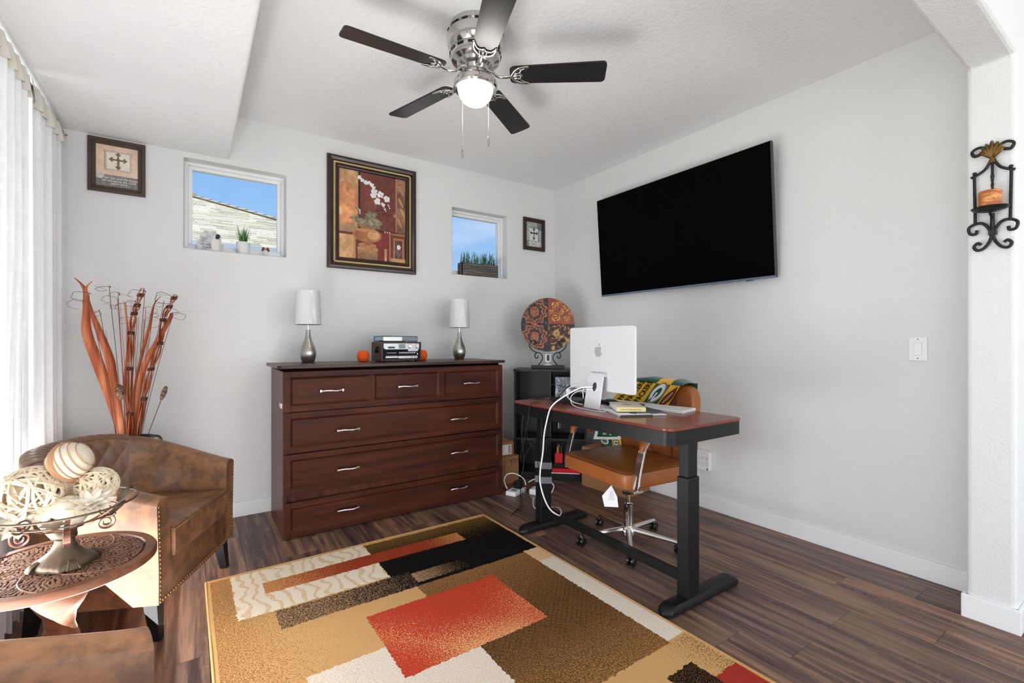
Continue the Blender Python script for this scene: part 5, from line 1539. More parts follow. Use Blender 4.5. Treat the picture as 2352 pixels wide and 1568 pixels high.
def twig(x0, x1, z1, curl, y, mat, seed, label):
    r2 = random.Random(seed)
    pts = [(VX + x0 * .7, VY + y, .44), (VX + x0, VY + y, .66), (VX + x0 + (x1 - x0) * .45, VY + y * 1.3, .66 + (z1 - .66) * .5), (VX + x1, VY + y * 1.6, z1)]
    d = 1 if x1 > x0 else -1
    if curl:
        c = Vector((VX + x1, VY + y * 1.6, z1))
        d = r2.choice([d, d, -d]); rad = r2.uniform(.018, .045); ecc = r2.uniform(.5, 1.1); st0 = r2.uniform(.35, .8); turn = r2.uniform(4, 9); tl = r2.uniform(-.6, .6)
        cc = c + Vector((d * rad * .9, 0, rad * .5))
        for i in range(1, 10):
            a = PI - i * turn / 9
            q = rad * (1 - st0 * i / 10) * r2.uniform(.85, 1.2)
            ux, uz = d * q * math.cos(a) * 1.3, q * math.sin(a) * ecc
            pts.append((cc.x + ux * math.cos(tl) - uz * math.sin(tl), cc.y + r2.uniform(-.02, .02), cc.z + ux * math.sin(tl) * .6 + uz))
        if r2.random() < .5: pts.append((pts[-1][0] + d * r2.uniform(.02, .06), pts[-1][1], pts[-1][2] + r2.uniform(-.02, .03)))
    path = smooth_pts(pts, 7); n = len(path)
    O('dried_twig', MB().tube(path, [0.0017 * (1 - .6 * i / n) for i in range(n)], 5), M[mat], smooth=70, label=label, cat='dried twig', group='dried stems in the black vase')
tw = [(-.06, -.17, 1.42, 1), (-.055, -.20, 1.38, 1), (-.05, -.13, 1.34, 1), (-.03, -.09, 1.47, 1), (-.02, -.05, 1.44, 1), (.0, .02, 1.40, 1), (.02, .06, 1.45, 1), (.035, .11, 1.43, 1), (.045, .17, 1.36, 1), (.05, .19, 1.33, 1), (.04, .15, 1.40, 1), (.03, .09, 1.36, 0), (-.01, -.02, 1.38, 1), (.015, .04, 1.34, 0), (-.045, -.11, 1.26, 0), (-.06, -.085, 1.1, 0)]
for i, (a, b_, c, cu) in enumerate(tw):
    twig(a, b_, c, cu, rr.uniform(-.03, .03), 'twig', i, 'thin brown curling twig in the black vase')
for i in range(12):
    a = rr.uniform(-.03, .05)
    twig(a * .8, a + rr.uniform(-.04, .06), rr.uniform(1.28, 1.42), i % 2, rr.uniform(-.04, .03), 'twigred', 50 + i, 'fine rust coloured twig in the black vase')
def seedhead(p0, p1, l, r_, label):
    t = thing('seed_head', label, 'dried seed head', (VX, VY, 0.45), group='dried stems in the black vase')
    a, b_ = Vector(p0), Vector(p1)
    O('stem', MB().tube([a, b_], 0.002, 6), M['twig'], t, w=True)
    d = (b_ - a).normalized(); q = d.to_track_quat('Z', 'Y').to_matrix().to_4x4()
    O('head', MB().lathe([(0.002, 0), (r_ * .55, l * .06), (r_ * .85, l * .3), (r_, l * .6), (r_ * .8, l * .85), (r_ * .4, l * .97), (0, l)], 18, Matrix.Translation(b_) @ q), M['pod'], t, w=True, smooth=60)
seedhead((VX - .0, VY - .04, .45), (VX - .035, VY - .07, dz(905)), .085, .02, 'fuzzy grey seed head low on the left')
seedhead((VX + .03, VY - .03, .5), (VX + dx(354), VY - .05, dz(912)), .085, .014, 'fuzzy brown seed head leaning out to the right')

# ------------------------------------------------------------------ rug
def rug_col(b):
    q = b.obj(); x, y, z = b.sep(q)
    jx = b.m('MULTIPLY', b.m('SUBTRACT', b.noise(q, 70, 2), 0.5), 0.022)
    jy = b.m('MULTIPLY', b.m('SUBTRACT', b.noise(b.scl(q, (1, 1, 1), (5.0, 3.0, 0.0)), 70, 2), 0.5), 0.022)
    X = b.m('ADD', x, jx); Y = b.m('SUBTRACT', jy, y)
    def rect(x0, x1, y0, y1):
        a = b.m('MULTIPLY', b.m('GREATER_THAN', X, x0), b.m('LESS_THAN', X, x1))
        c = b.m('MULTIPLY', b.m('GREATER_THAN', Y, y0), b.m('LESS_THAN', Y, y1))
        return b.m('MULTIPLY', a, c)
    spk = b.noise(b.scl(q, (1, 1, 1)), 190, 2, 0.6)
    spk2 = b.noise(b.scl(q, (1, 1, 1), (9.0, 2.0, 0.0)), 260, 1, 0.6)
    big = b.noise(q, 2.2, 2)
    def lin(s, a, b_):  # clamp map
        n = b.new('ShaderNodeMapRange'); b.link(s, n.inputs[0]); n.inputs[1].default_value = a; n.inputs[2].default_value = b_
        return n.outputs[0]
    def speckle(dens, s=spk):  # dens 0..1 -> mask
        return b.m('GREATER_THAN', s, b.m('SUBTRACT', 0.72, b.m('MULTIPLY', dens, 0.36)))
    TAN, CREAM, BROWN, BLACK, RUST, RED, WHITE = L(204, 160, 106), L(226, 214, 192), L(104, 73, 42), L(20, 19, 20), L(150, 60, 36), L(188, 66, 46), L(226, 214, 198)
    DTAN = L(150, 108, 62)
    # ground: tan with brown flecks thickening to the left
    c = b.mix(speckle(b.m('ADD', b.m('MULTIPLY', lin(X, 0.55, 0.0), 0.75), b.m('MULTIPLY', lin(Y, 1.0, 0.2), 0.1))), TAN, DTAN)
    def lay(c, mask, col): return b.mix(mask, c, col)
    grain = b.wave(b.scl(q, (1.0, 1.6, 1)), 5.5, 7, 1, 1.0, 'X')
    cr = b.mix(b.m('MULTIPLY', b.m('GREATER_THAN', grain, 0.78), b.m('GREATER_THAN', spk2, 0.47)), CREAM, L(206, 170, 122))
    c = lay(c, rect(.10, .765, .008, .465), cr)
    dk = b.mix(speckle(lin(b.m('ADD', Y, b.m('MULTIPLY', big, .12)), .40, .10), spk2), BLACK, L(112, 84, 40))
    c = lay(c, rect(.765, 1.585, .035, .63), dk)
    c = lay(c, rect(.765, .84, .30, .466), b.mix(speckle(0.1), BLACK, BROWN))
    stp = b.mix(speckle(b.m('MULTIPLY', lin(X, 1.15, .45), .62), spk2), BLACK, L(176, 140, 104))
    c = lay(c, rect(.24, .86, .475, .632), stp)
    c = lay(c, rect(.86, 1.15, .50, .60), b.mix(speckle(lin(X, 1.2, .8), spk2), BLACK, L(176, 140, 104)))
    rs_ = b.mix(speckle(b.m('ADD', b.m('MULTIPLY', lin(X, .75, .25), .9), b.m('MULTIPLY', lin(X, 1.0, 1.3), .9))), RUST, L(196, 138, 84))
    c = lay(c, rect(.226, 1.30, .167, .287), rs_)
    brn = b.mix(speckle(b.m('ADD', .22, b.m('MULTIPLY', b.m('ABSOLUTE', b.m('SUBTRACT', Y, 1.12)), .85))), BROWN, L(166, 120, 72))
    gx = b.m('LESS_THAN', b.m('FRACT', b.m('MULTIPLY', b.m('ADD', X, Y), 34.0)), .12); gy = b.m('LESS_THAN', b.m('FRACT', b.m('MULTIPLY', b.m('SUBTRACT', X, Y), 34.0)), .12)
    net = b.m('MULTIPLY', b.m('MAXIMUM', gx, gy), lin(b.m('ABSOLUTE', b.m('SUBTRACT', Y, 1.16)), .26, .1))
    brn = b.mix(b.m('MULTIPLY', net, .8), brn, L(58, 40, 26))
    brn = b.mix(b.m('MULTIPLY', speckle(.2, spk2), .7), brn, L(58, 42, 28))
    c = lay(c, rect(.84, 1.485, .63, 1.60), brn)
    wh = b.mix(speckle(.35), WHITE, L(206, 178, 146))
    c = lay(c, rect(.27, .86, .985, 1.9), wh)
    c = lay(c, rect(1.485, 1.6, .62, .765), L(222, 184, 140))
    c = lay(c, rect(1.485, 1.6, .765, 1.59), b.mix(speckle(.25), WHITE, L(190, 160, 130)))
    rd = b.mix(speckle(b.m('ADD', b.m('MULTIPLY', lin(b.m('ADD', X, Y), 1.75, 2.2), .5), b.m('MULTIPLY', lin(b.m('ABSOLUTE', b.m('SUBTRACT', b.m('SUBTRACT', Y, X), .35)), .35, .0), .5))), RED, L(230, 168, 112))
    c = lay(c, rect(.555, 1.20, .745, 1.19), rd)
    tb_ = b.mix(speckle(b.m('MULTIPLY', lin(X, 1.3, 1.55), .5)), TAN, L(120, 84, 48))
    c = lay(c, rect(1.10, 1.6, 1.60, 2.3), tb_)
    c = lay(c, rect(.6, 1.3, 1.9, 2.3), BROWN)
    c = lay(c, rect(1.31, 1.455, 1.715, 2.3), b.mix(speckle(.5), BLACK, BROWN))
    c = lay(c, rect(1.455, 1.6, 1.81, 2.3), L(160, 54, 42))
    edge = b.m('MAXIMUM', b.m('MAXIMUM', b.m('LESS_THAN', x, 0.016), b.m('GREATER_THAN', x, 1.586)), b.m('GREATER_THAN', y, -0.02))
    return b.mix(b.m('MULTIPLY', edge, .85), c, L(206, 164, 108))
M['rug'] = mk('patchwork_rug', rug_col, 0.95, spec=0.05, sheen=0.0, bump=lambda b: b.noise(b.obj(), 420, 2), bs=0.5, bd=0.004)
rg = thing('area_rug', 'patchwork area rug in tan, rust, black and cream on the plank floor', 'rug', (0.048, 2.757, 0.0), R(0.7))
mb = MB()
def rf(u, v):
    x, y = 1.6 * u, -2.25 * v
    return (x, y, 0.0105 + 0.0012 * math.sin(x * 7 + y * 4) * math.sin(y * 5))
mb.grid(rf, 48, 64)
mb.box(0.002, 1.598, -2.248, -0.002, 0.0, 0.008)
O('pile', mb, M['rug'], rg, smooth=40)
for (a, b_) in (((0, 0), (1.6, 0)), ((1.6, 0), (1.6, -2.25)), ((1.6, -2.25), (0, -2.25)), ((0, -2.25), (0, 0))):
    O('binding', MB().tube([(a[0], a[1], 0.0062), (b_[0], b_[1], 0.0062)], 0.0062, 8), M['rugbind'] if 'rugbind' in M else M.setdefault('rugbind', mk('rug_binding', L(188, 142, 86), 0.9)), rg, smooth=60)
# ------------------------------------------------------------------ standing desk
DX0, DX1, DY0, DY1, DZ = 1.692, 2.262, 1.278, 2.487, 0.82
dk = thing('standing_desk', 'height adjustable desk with cherry top and black steel T legs', 'desk', (1.97, 1.88, 0))
def rrect(x0, x1, y0, y1, r_, n=5):
    pts = []
    for (cx, cy, a0) in ((x1 - r_, y1 - r_, 0), (x0 + r_, y1 - r_, 90), (x0 + r_, y0 + r_, 180), (x1 - r_, y0 + r_, 270)):
        for i in range(n + 1):
            a = R(a0 + 90 * i / n); pts.append((cx + r_ * math.cos(a), cy + r_ * math.sin(a)))
    return pts
O('desktop', MB().prism(rrect(DX0, DX1, DY0, DY1, 0.04), DZ - 0.014, DZ), M['cherry'], dk, w=True, bev=0.003, label='reddish cherry laminate top')
mb = MB(); a = rrect(DX0 + .003, DX1 - .003, DY0 + .003, DY1 - .003, 0.038); b_ = rrect(DX0 + .02, DX1 - .02, DY0 + .02, DY1 - .02, 0.03); n = len(a)
vs_ = [(p[0], p[1], DZ - .078) for p in a] + [(p[0], p[1], DZ - .0145) for p in a] + [(p[0], p[1], DZ - .0145) for p in b_] + [(p[0], p[1], DZ - .078) for p in b_]
fs = []
for i in range(n):
    j = (i + 1) % n
    for k in range(4): fs.append((k * n + i, k * n + j, ((k + 1) % 4) * n + j, ((k + 1) % 4) * n + i))
mb.add(vs_, fs)
O('apron', mb, M['black'], dk, w=True, smooth=40, label='black steel apron')
O('underframe', MB().box(DX0 + .1, DX1 - .1, DY0 + .05, DY1 - .05, DZ - .05, DZ - .0145), M['black'], dk, w=True)
for (y0, y1) in ((1.283, 1.343), (2.352, 2.412)):
    c = (y0 + y1) / 2
    lg = O('leg_column', MB().box(1.822, 1.906, y0, y1, 0.045, 0.585), M['black'], dk, w=True, bev=0.004)
    O('inner_column', MB().box(1.829, 1.899, y0 + .006, y1 - .006, 0.585, DZ - .05), M['black'], lg, w=True, bev=0.003)
    for (sx, sy) in ((1.845, y0 - .001), (1.885, y0 - .001)):
        O('screw', MB().lathe([(.003, 0), (.003, .0015), (0, .002)], 8, TM(sx, sy + .001, 0.565) @ RX(R(90))), M['rubber'], lg, w=True)
    mb = MB(); prof = []
    def ft(u, v):
        x = 1.676 + 0.564 * u; e = min(u, 1 - u) * 0.572
        w_ = 0.038 * (1 if e > 0.035 else math.sqrt(max(0.0, 1 - ((0.035 - e) / 0.035) ** 2)) * .85 + .15 * (e / .035))
        z1 = 0.047 if e > 0.06 else 0.018 + 0.029 * math.sin(PI / 2 * e / 0.06)
        k = int(round(v * 8)) % 8
        q = [(-1, .004), (-1, .7), (-.75, .95), (-.3, 1.0), (.3, 1.0), (.75, .95), (1, .7), (1, .004)][k]
        return (x, c + q[0] * w_, max(0.012, q[1] * z1) if q[1] > .01 else 0.008)
    mb.grid(ft, 40, 8, cv=True)
    mb.f.append(list(range(8))[::-1]); mb.mi.append(0); mb.f.append([40 * 8 + k for k in range(8)]); mb.mi.append(0)
    f_ = O('foot', mb, M['black'], dk, w=True, smooth=40)
    for x_ in (1.70, 2.205): O('glide', MB().lathe([(.016, 0), (.016, .012)], 14, TM(x_, c, 0)), M['rubber'], f_, w=True)
O('crossbar', MB().box(1.838, 1.872, 1.343, 2.352, 0.1, 0.141), M['black'], dk, w=True, bev=0.003)
lg0 = [o for o in dk.children if o.name.startswith('leg_column')][-1]
for z_ in (0.292, 0.385):
    mb = MB()
    def tp_(u, v):
        k = u * 4; P4 = [(1.820, 2.414), (1.820, 2.350), (1.908, 2.350), (1.908, 2.414)]
        i = min(3, int(k)); f = k - i; a, b__ = P4[i], P4[(i + 1) % 4]
        return (a[0] + (b__[0] - a[0]) * f, a[1] + (b__[1] - a[1]) * f, z_ + .042 * v + .008 * math.sin(u * 9))
    mb.grid(tp_, 24, 2, cu=True)
    O('tape_band', mb, M['tape'], lg0, w=True, label='strip of grey tape')
ct = O('control_motor', MB().lathe([(0.026, .632), (0.026, .69)], 24, TM(1.99, 2.37, 0)), M['plasticb'], dk, w=True, smooth=40)
O('white_cap', MB().lathe([(0.024, .69), (0.024, .712), (.02, .745)], 24, TM(1.99, 2.37, 0)), M['whitep'], ct, w=True, smooth=40)

# ------------------------------------------------------------------ all-in-one computer, seen from the back
im = thing('desktop_computer', 'silver all-in-one desktop computer seen from the back', 'computer', (1.88, 1.915, DZ))
pa, pb = Vector((1.880, 1.632, 0)), Vector((1.932, 2.192, 0))
d_ = (pb - pa).normalized(); nrm = Vector((-d_.y, d_.x, 0))   # nrm points to -x side (back of the screen)
if nrm.x > 0: nrm = -nrm
ang = math.atan2(d_.y, d_.x)
mc = (pa + pb) / 2
m = TM(mc.x, mc.y, 0) @ RZ(ang - PI / 2)   # local Y along the screen, local -X to the back
wd = (pb - pa).length / 2
O('housing', MB().prism(rrect(-wd, wd, 0.921, 1.282, 0.014), -0.006, 0.006, m @ RZ(R(90)) @ RX(R(90))), M['silver'], im, w=True, bev=0.0012, label='thin silver back panel')
O('screen', MB().box(0.0055, 0.0068, -wd + .008, wd - .008, 0.985, 1.274, m), M['screen'], im, w=True)
sm_ = m @ TM(-0.004, 0.0, 0)
mb = MB()
strip_pts = [(-0.012, 0, 1.012), (-0.020, 0, 1.017), (-0.026, 0, 1.010), (-0.040, 0, 0.93), (-0.058, 0, DZ + .012), (-0.060, 0, DZ + .004)]
vs_ = []; fs = []
for i, (x, y, z) in enumerate(strip_pts):
    t = Vector(strip_pts[min(i + 1, 5)]) - Vector(strip_pts[max(i - 1, 0)]); nn = Vector((t.z, 0, -t.x)).normalized()
    for (a, s_) in ((-.066, -1), (.066, -1), (.066, 1), (-.066, 1)): vs_.append((x + nn.x * s_ * .004, a, z + nn.z * s_ * .004))
for i in range(5):
    for k in range(4):
        l = (k + 1) % 4; fs.append((i * 4 + k, i * 4 + l, i * 4 + 4 + l, i * 4 + 4 + k))
fs += [(3, 2, 1, 0), (20, 21, 22, 23)]
mb.add(vs_, fs, sm_)
mb.box(-0.06, 0.075, -.066, .066, DZ, DZ + .008, sm_)
sd = O('stand', mb, M['silver'], im, w=True, smooth=35, bev=0.001, label='slim silver stand')
O('hinge', MB().tube([tuple(sm_ @ Vector((-.012, -.066, 1.010))), tuple(sm_ @ Vector((-.012, .066, 1.010)))], 0.009, 14), M['silver'], sd, w=True, smooth=40)
O('cable_hole', MB().lathe([(0.0, 0), (0.017, 0), (0.017, 0.0012), (0.0, 0.0012)], 28, sm_ @ TM(-0.0412, -.004, .945) @ RY(R(-90 + 12)) @ SM(1.5, 1, 1)), M['charcoal'], sd, w=True)
# fruit emblem with a bite and a leaf
def apple_poly():
    pts = []
    ctl = [(0, .30), (.10, .35), (.24, .37), (.36, .31), (.42, .22), (.34, .14), (.30, .02), (.34, -.11), (.44, -.18), (.40, -.30), (.30, -.44), (.18, -.52), (.08, -.50), (0, -.47), (-.08, -.50), (-.18, -.52), (-.30, -.44), (-.40, -.28), (-.46, -.08), (-.46, .10), (-.40, .25), (-.28, .35), (-.15, .36), (-.07, .32)]
    return [(p.x, p.y) for p in smooth_pts([(a, b_, 0) for a, b_ in ctl], 5, closed=True)]
leaf_p = [(p.x, p.y) for p in smooth_pts([(.0, .40, 0), (.03, .52, 0), (.12, .63, 0), (.21, .66, 0), (.20, .54, 0), (.12, .43, 0)], 5, closed=True)]
em = M.setdefault('emblem', mk('grey_emblem', L(184, 187, 190), 0.25, metal=0.3))
s_ = 0.066
# on the back face: horizontal axis runs along local -Y as seen from behind
em_m = m @ TM(-0.0064, 0.012, 1.145) @ RZ(R(-90)) @ RX(R(90)) @ SM(s_, s_, 1)
O('emblem', MB().prism(apple_poly(), -.0004, .0004, em_m).prism(leaf_p, -.0004, .0004, em_m), em, im, w=True, label='grey bitten fruit emblem with leaf')

# ------------------------------------------------------------------ things on the desk
O('keyboard', MB().box(-.055, .055, -.205, .205, 0, .011, TM(2.18, 2.01, DZ + .0003) @ RZ(R(8))), M['silver'], bev=0.003, label='slim silver keyboard lying behind the computer stand', cat='keyboard')
O('keyboard_tray', MB().box(-.02, .02, -.22, .22, .0, .018, TM(2.105, 2.02, DZ + .0003) @ RZ(R(8))), M['charcoal'], bev=.004, label='dark grey bar shaped rest in front of the keyboard', cat='rest')
lp = thing('laptop', 'closed white laptop at the far edge of the desk', 'laptop', (2.17, 1.66, DZ), R(12))
O('base', MB().box(-.085, .085, -.125, .125, 0, .007), M['whitep'], lp, bev=0.003)
O('lid', MB().box(-.085, .085, -.125, .125, .008, .014), M['whitep'], lp, bev=0.003)
def book(name, c, rz, sx, sy, h_, cover, label, spine=None, z=None, pages=True):
    z = DZ if z is None else z
    t = thing(name, label, 'book', (c[0], c[1], z), rz)
    O('cover', MB().box(-sx, sx, -sy, sy, h_ - .0015, h_).box(-sx, sx, -sy, sy, 0, .0015), cover, t)
    O('pages', MB().box(-sx + .003, sx - .003, -sy + .001, sy - .003, .0015, h_ - .0015), M['paper'], t)
    O('spine', MB().box(-sx, sx, -sy - .001, -sy + .001, 0, h_), spine or cover, t)
    return t
book('notebook', (1.895, 1.695), R(-28), .085, .115, .009, M['paper'], 'thin white notebook at the bottom of the desk pile', M['navy'])
bk = book('book', (1.935, 1.745), R(-36), .075, .115, .022, M['cream'], 'cream covered book with yellow spine on the desk pile', M['spine'], z=DZ + .016)
mb = MB()
for i in range(16): mb.box(-.055 + i * .0068, -.055 + i * .0068 + .0045, -.1172, -.1160, .008, .014)
O('spine_print', mb, M['tanband'], bk, kind='stuff')
mb = MB().lathe([(.028, .0221), (.028, .0224), (0, .0224)], 30, SM(1, .62, 1)).lathe([(.018, .0224), (.018, .0227), (0, .0227)], 24, SM(1, .6, 1))
O('cover_print', mb, M['tanband'], bk)
book('notebook', (1.99, 1.69), R(-20), .07, .10, .006, M['navy'], 'dark grey notebook showing from under the cream book', z=DZ + .0095)
ph = thing('notepad', 'small silver notepad at the desk front edge', 'notepad', (1.958, 1.592, DZ), R(-28))
O('pad', MB().box(-.035, .06, -.04, .04, 0, .007), M['silver'], ph, bev=.001)
O('dark_edge', MB().box(-.06, .058, -.041, .038, 0, .003), M['navy'], ph)
mb = MB()
for i in range(4): mb.box(-.02 + i * .014, -.012 + i * .014, -.02 + i * .006, -.015 + i * .006, .007, .0075)
O('print', mb, M['ink'], ph, kind='stuff')
us = thing('usb_drive', 'chunky dark usb stick beside the notepad', 'usb stick', (1.872, 1.635, DZ), R(-62))
O('cap', MB().box(-.022, .012, -.011, .011, 0, .013), M['charcoal'], us, bev=.004)
O('loop', MB().tube([(.012 + .009 * (1 + math.cos(2 * PI * i / 16)), .008 * math.sin(2 * PI * i / 16), .006) for i in range(16)], .0022, 6, closed=True), M['charcoal'], us)
for i, (x, y, rz, sx, sy, z) in enumerate(((1.99, 1.84, 14, .075, .105, .001), (1.945, 1.86, -30, .07, .10, .0025), (2.05, 1.80, 35, .07, .10, .004))):
    O('paper_sheet', MB().box(-sx, sx, -sy, sy, 0, .0012, TM(x, y, DZ + z - .001) @ RZ(R(rz))), M['paper'], label=['loose white sheet of paper lowest in the desk pile', 'loose white sheet of paper by the computer stand', 'loose white sheet of paper topmost near the keyboard'][i], cat='paper', group='loose papers on the desk')
O('mouse', MB().sell(.03, .052, .02, .9, .9, 24, 14, TM(2.035, 1.955, DZ + .0205)), M['plasticb'], smooth=60, label='small black mouse just behind the computer stand', cat='mouse')
hub = thing('external_drive', 'dark grey drive box among the cables on the desk', 'drive', (1.95, 2.17, DZ), R(20))
O('case', MB().box(-.075, .075, -.055, .055, 0, .028), M['charcoal'], hub, bev=.006, seg=3)
O('case_band', MB().box(-.0755, .0755, -.0555, .0555, .012, .016), M['plasticb'], hub)
hub = thing('dock_box', 'black dock box standing behind the drive on the desk', 'dock', (2.085, 2.25, DZ), R(12))
O('case', MB().box(-.05, .05, -.075, .075, 0, .052), M['plasticb'], hub, bev=.005)
O('white_connector', MB().box(-.012, .012, -.03, .03, .053, .061), M['whitep'], hub, bev=.002)
def cable(name, pts, r_, mat, label, n=8, cat='cable', group=None):
    return O(name, MB().tube(smooth_pts(pts, n), r_, 8), mat, smooth=70, label=label, cat=cat, group=group)
G = 'cables around the desk'
cable('power_cable', [(1.846, 1.912, .945), (1.80, 1.95, .94), (1.76, 1.99, .915), (1.71, 2.04, .87), (1.684, 2.07, .834), (1.676, 2.088, .80), (1.672, 2.11, .73), (1.670, 2.128, .657), (1.668, 2.137, .555), (1.668, 2.161, .448), (1.668, 2.161, .372), (1.675, 2.132, .292), (1.70, 2.11, .23), (1.75, 2.10, .19), (1.82, 2.16, .16), (1.90, 2.25, .14), (1.955, 2.35, .12), (1.96, 2.45, .09), (1.98, 2.60, .03), (2.05, 2.74, .006), (2.15, 2.87, .006)], .0043, M['whitem'], 'thick white power cable arching from the computer stand to the floor', group=G)
cable('white_cable', [(1.842, 1.905, .93), (1.80, 1.96, .925), (1.775, 2.01, .89), (1.785, 2.02, .845), (1.80, 1.99, .826), (1.80, 1.92, .8235), (1.79, 1.84, .8235), (1.81, 1.78, .8235)], .0022, M['whitem'], 'thin white cable looping over the foot of the computer stand', group=G)
cable('white_cable', [(1.87, 2.02, .832), (1.86, 2.09, .840), (1.865, 2.15, .87), (1.885, 2.165, .91), (1.91, 2.13, .935), (1.93, 2.08, .93), (1.90, 2.05, .90), (1.885, 2.03, .87)], .0032, M['whitem'], 'white cable curled in a loop above the drive box', group=G)
cable('white_cable', [(1.90, 2.10, .925), (1.92, 2.16, .92), (1.93, 2.20, .90), (1.93, 2.25, .87), (1.94, 2.27, .835)], .002, M['whitem'], 'thin white cable ending in a square plug', group=G)
O('cable_plug', MB().box(-.008, .008, -.014, .014, -.01, .01, TM(1.932, 2.215, .893) @ RZ(R(20)) @ RX(R(35))), M['whitep'], label='small square white plug among the desk cables', cat='plug', bev=.002)
cable('black_cable', [(2.0, 2.36, .826), (1.96, 2.40, .83), (1.93, 2.42, .86), (1.935, 2.425, .90), (1.96, 2.40, .915), (2.0, 2.36, .905), (2.04, 2.29, .89)], .0024, M['plasticb'], 'black cable rising in a wide loop at the far end of the desk', group=G)
cable('black_cable', [(1.88, 2.25, .826), (1.90, 2.28, .84), (1.93, 2.27, .88), (1.95, 2.22, .925), (1.94, 2.15, .945), (1.93, 2.08, .952)], .0032, M['plasticb'], 'black cable running up to the back of the computer', group=G)
mb_pts = []
for i in range(60):
    a = i * 0.62; mb_pts.append((1.88 + (.05 + .012 * math.sin(i * 1.3)) * math.cos(a), 2.23 + (.07 + .02 * math.cos(i * .9)) * math.sin(a), DZ + .006 + .00035 * i + .006 * (1 + math.sin(i * 2.1)) * .5))
cable('cable_tangle', mb_pts, .0025, M['plasticb'], 'tangled coil of thin black cable lying on the desk', n=4, group=G)
cable('black_cable', [(1.90, 2.36, .825), (1.86, 2.44, .824), (1.85, 2.478, .824), (1.82, 2.497, .812), (1.797, 2.504, .77), (1.79, 2.508, .695), (1.785, 2.51, .581), (1.80, 2.51, .406), (1.79, 2.53, .264), (1.85, 2.62, .12), (1.95, 2.75, .01)], .0026, M['plasticb'], 'black cable hanging straight down at the far end of the desk', group=G)
cable('black_cable', [(1.90, 2.50, .755), (1.853, 2.515, .718), (1.825, 2.52, .619), (1.80, 2.515, .521), (1.773, 2.51, .445), (1.789, 2.51, .414), (1.832, 2.51, .474), (1.879, 2.49, .541), (1.93, 2.43, .55)], .0026, M['plasticb'], 'black cable drooping in a bight beside the desk leg', group=G)
cable('black_cable', [(1.775, 2.32, .823), (1.72, 2.30, .8235), (1.688, 2.285, .818), (1.680, 2.285, .78), (1.682, 2.30, .70), (1.70, 2.33, .6), (1.78, 2.36, .5), (1.815, 2.372, .40), (1.815, 2.372, .3)], .002, M['plasticb'], 'thin black cable dropping over the desk front edge to the taped leg', group=G)
cable('black_cable', [(2.16, 3.05, .05), (2.12, 2.98, .02), (2.05, 2.88, .005), (1.98, 2.80, .004), (1.88, 2.72, .004), (1.80, 2.66, .004), (1.86, 2.70, .004), (1.95, 2.74, .006), (1.97, 2.76, .03), (1.99, 2.82, .08)], .0022, M['plasticb'], 'black cable trailing on the floor toward the rug', group=G)
cable('black_cable', [(2.17, 3.03, .05), (2.14, 2.92, .01), (2.08, 2.78, .004), (2.0, 2.66, .004), (1.94, 2.56, .004), (1.9, 2.48, .004)], .0022, M['plasticb'], 'black cable on the floor leading to the desk foot', group=G)
cable('white_cable', [(2.06, 3.10, .03), (2.045, 3.12, .09), (2.07, 3.12, .135), (2.13, 3.10, .14), (2.19, 3.06, .10), (2.2, 3.04, .05)], .0045, M['whitem'], 'white power cord arching over the power strip', group=G)
cable('white_cable', [(2.24, 3.06, .06), (2.27, 3.02, .09), (2.32, 2.95, .10), (2.34, 2.86, .07), (2.3, 2.84, .02)], .004, M['whitem'], 'white cord arching behind the taped desk leg', group=G)
ps = thing('power_strip', 'white power strip on the floor beside the chest', 'power strip', (2.115, 3.045, 0), R(24))
O('body', MB().box(-.095, .075, -.045, .045, 0, .035), M['whitep'], ps, bev=.006, seg=3)
O('black_adapter', MB().box(-.005, .05, -.03, .03, .036, .092), M['plasticb'], ps, bev=.004, label='black plug-in adapter')
O('outlet', MB().box(.055, .07, -.02, .02, .035, .037), M['tanband'], ps)
O('outlet', MB().box(-.06, -.03, -.02, .02, .035, .0365), M['bluegreytape'], ps)
O('power_adapter', MB().box(-.05, .05, -.04, .04, 0, .045, TM(2.23, 2.945, 0) @ RZ(R(30))), M['whitep'], bev=.01, seg=3, label='white power adapter on the floor by the taped desk leg', cat='adapter')

# ------------------------------------------------------------------ office chair
oc = thing('office_chair', 'cognac leather office chair with chrome arms behind the desk', 'office chair', (2.14, 1.915, 0), R(175))
O('seat', MB().sell(.256, .287, .052, .26, .14, 72, 28, TM(.022, 0, .468), warp=lambda x, y, z: (x, y, z + (.012 * (1 - (x / .252) ** 2) * (1 - (y / .285) ** 2) if z > 0 else 0))), M['cognac'], oc, smooth=60)
mb = MB()
def sr(t, s=.985):
    e = .14; c_, n_ = math.cos(t), math.sin(t)
    return (.022 + .256 * s * math.copysign(abs(c_) ** e, c_), .285 * s * math.copysign(abs(n_) ** e, n_))
mb.tube([(*sr(2 * PI * i / 144 + .01), .506) for i in range(144)], .0035, 6, closed=True)
O('seat_piping', mb, M['piping'], oc, smooth=60)
def bw(x, y, z):   # lean the back and curve it round the sitter
    zz = z + .70
    return (x - .255 - .10 * (zz - .5) + .42 * y * y, y, zz)
O('backrest', MB().sell(.048, .285, .245, .35, .3, 56, 40, None, warp=bw), M['cognac'], oc, smooth=60)
def quilt(u, v):
    y = -.15 + .30 * u; z = -.19 + .36 * v
    a = u * 4; b_ = v * 5
    d = .010 * (abs(math.sin(PI * (a + b_) / 2)) * abs(math.sin(PI * (a - b_) / 2))) ** .5
    p = bw(.046 + d, y, z); return p
O('quilted_panel', MB().grid(quilt, 64, 72), M['cognac'], oc, smooth=60, label='diamond quilted back panel')
mb = MB()
for y_ in (-.155, .155): mb.tube([bw(.047, y_, -.2 + .04 * i) for i in range(11)], .003, 6)
O('back_seam', mb, M['piping'], oc, smooth=60, kind='stuff')
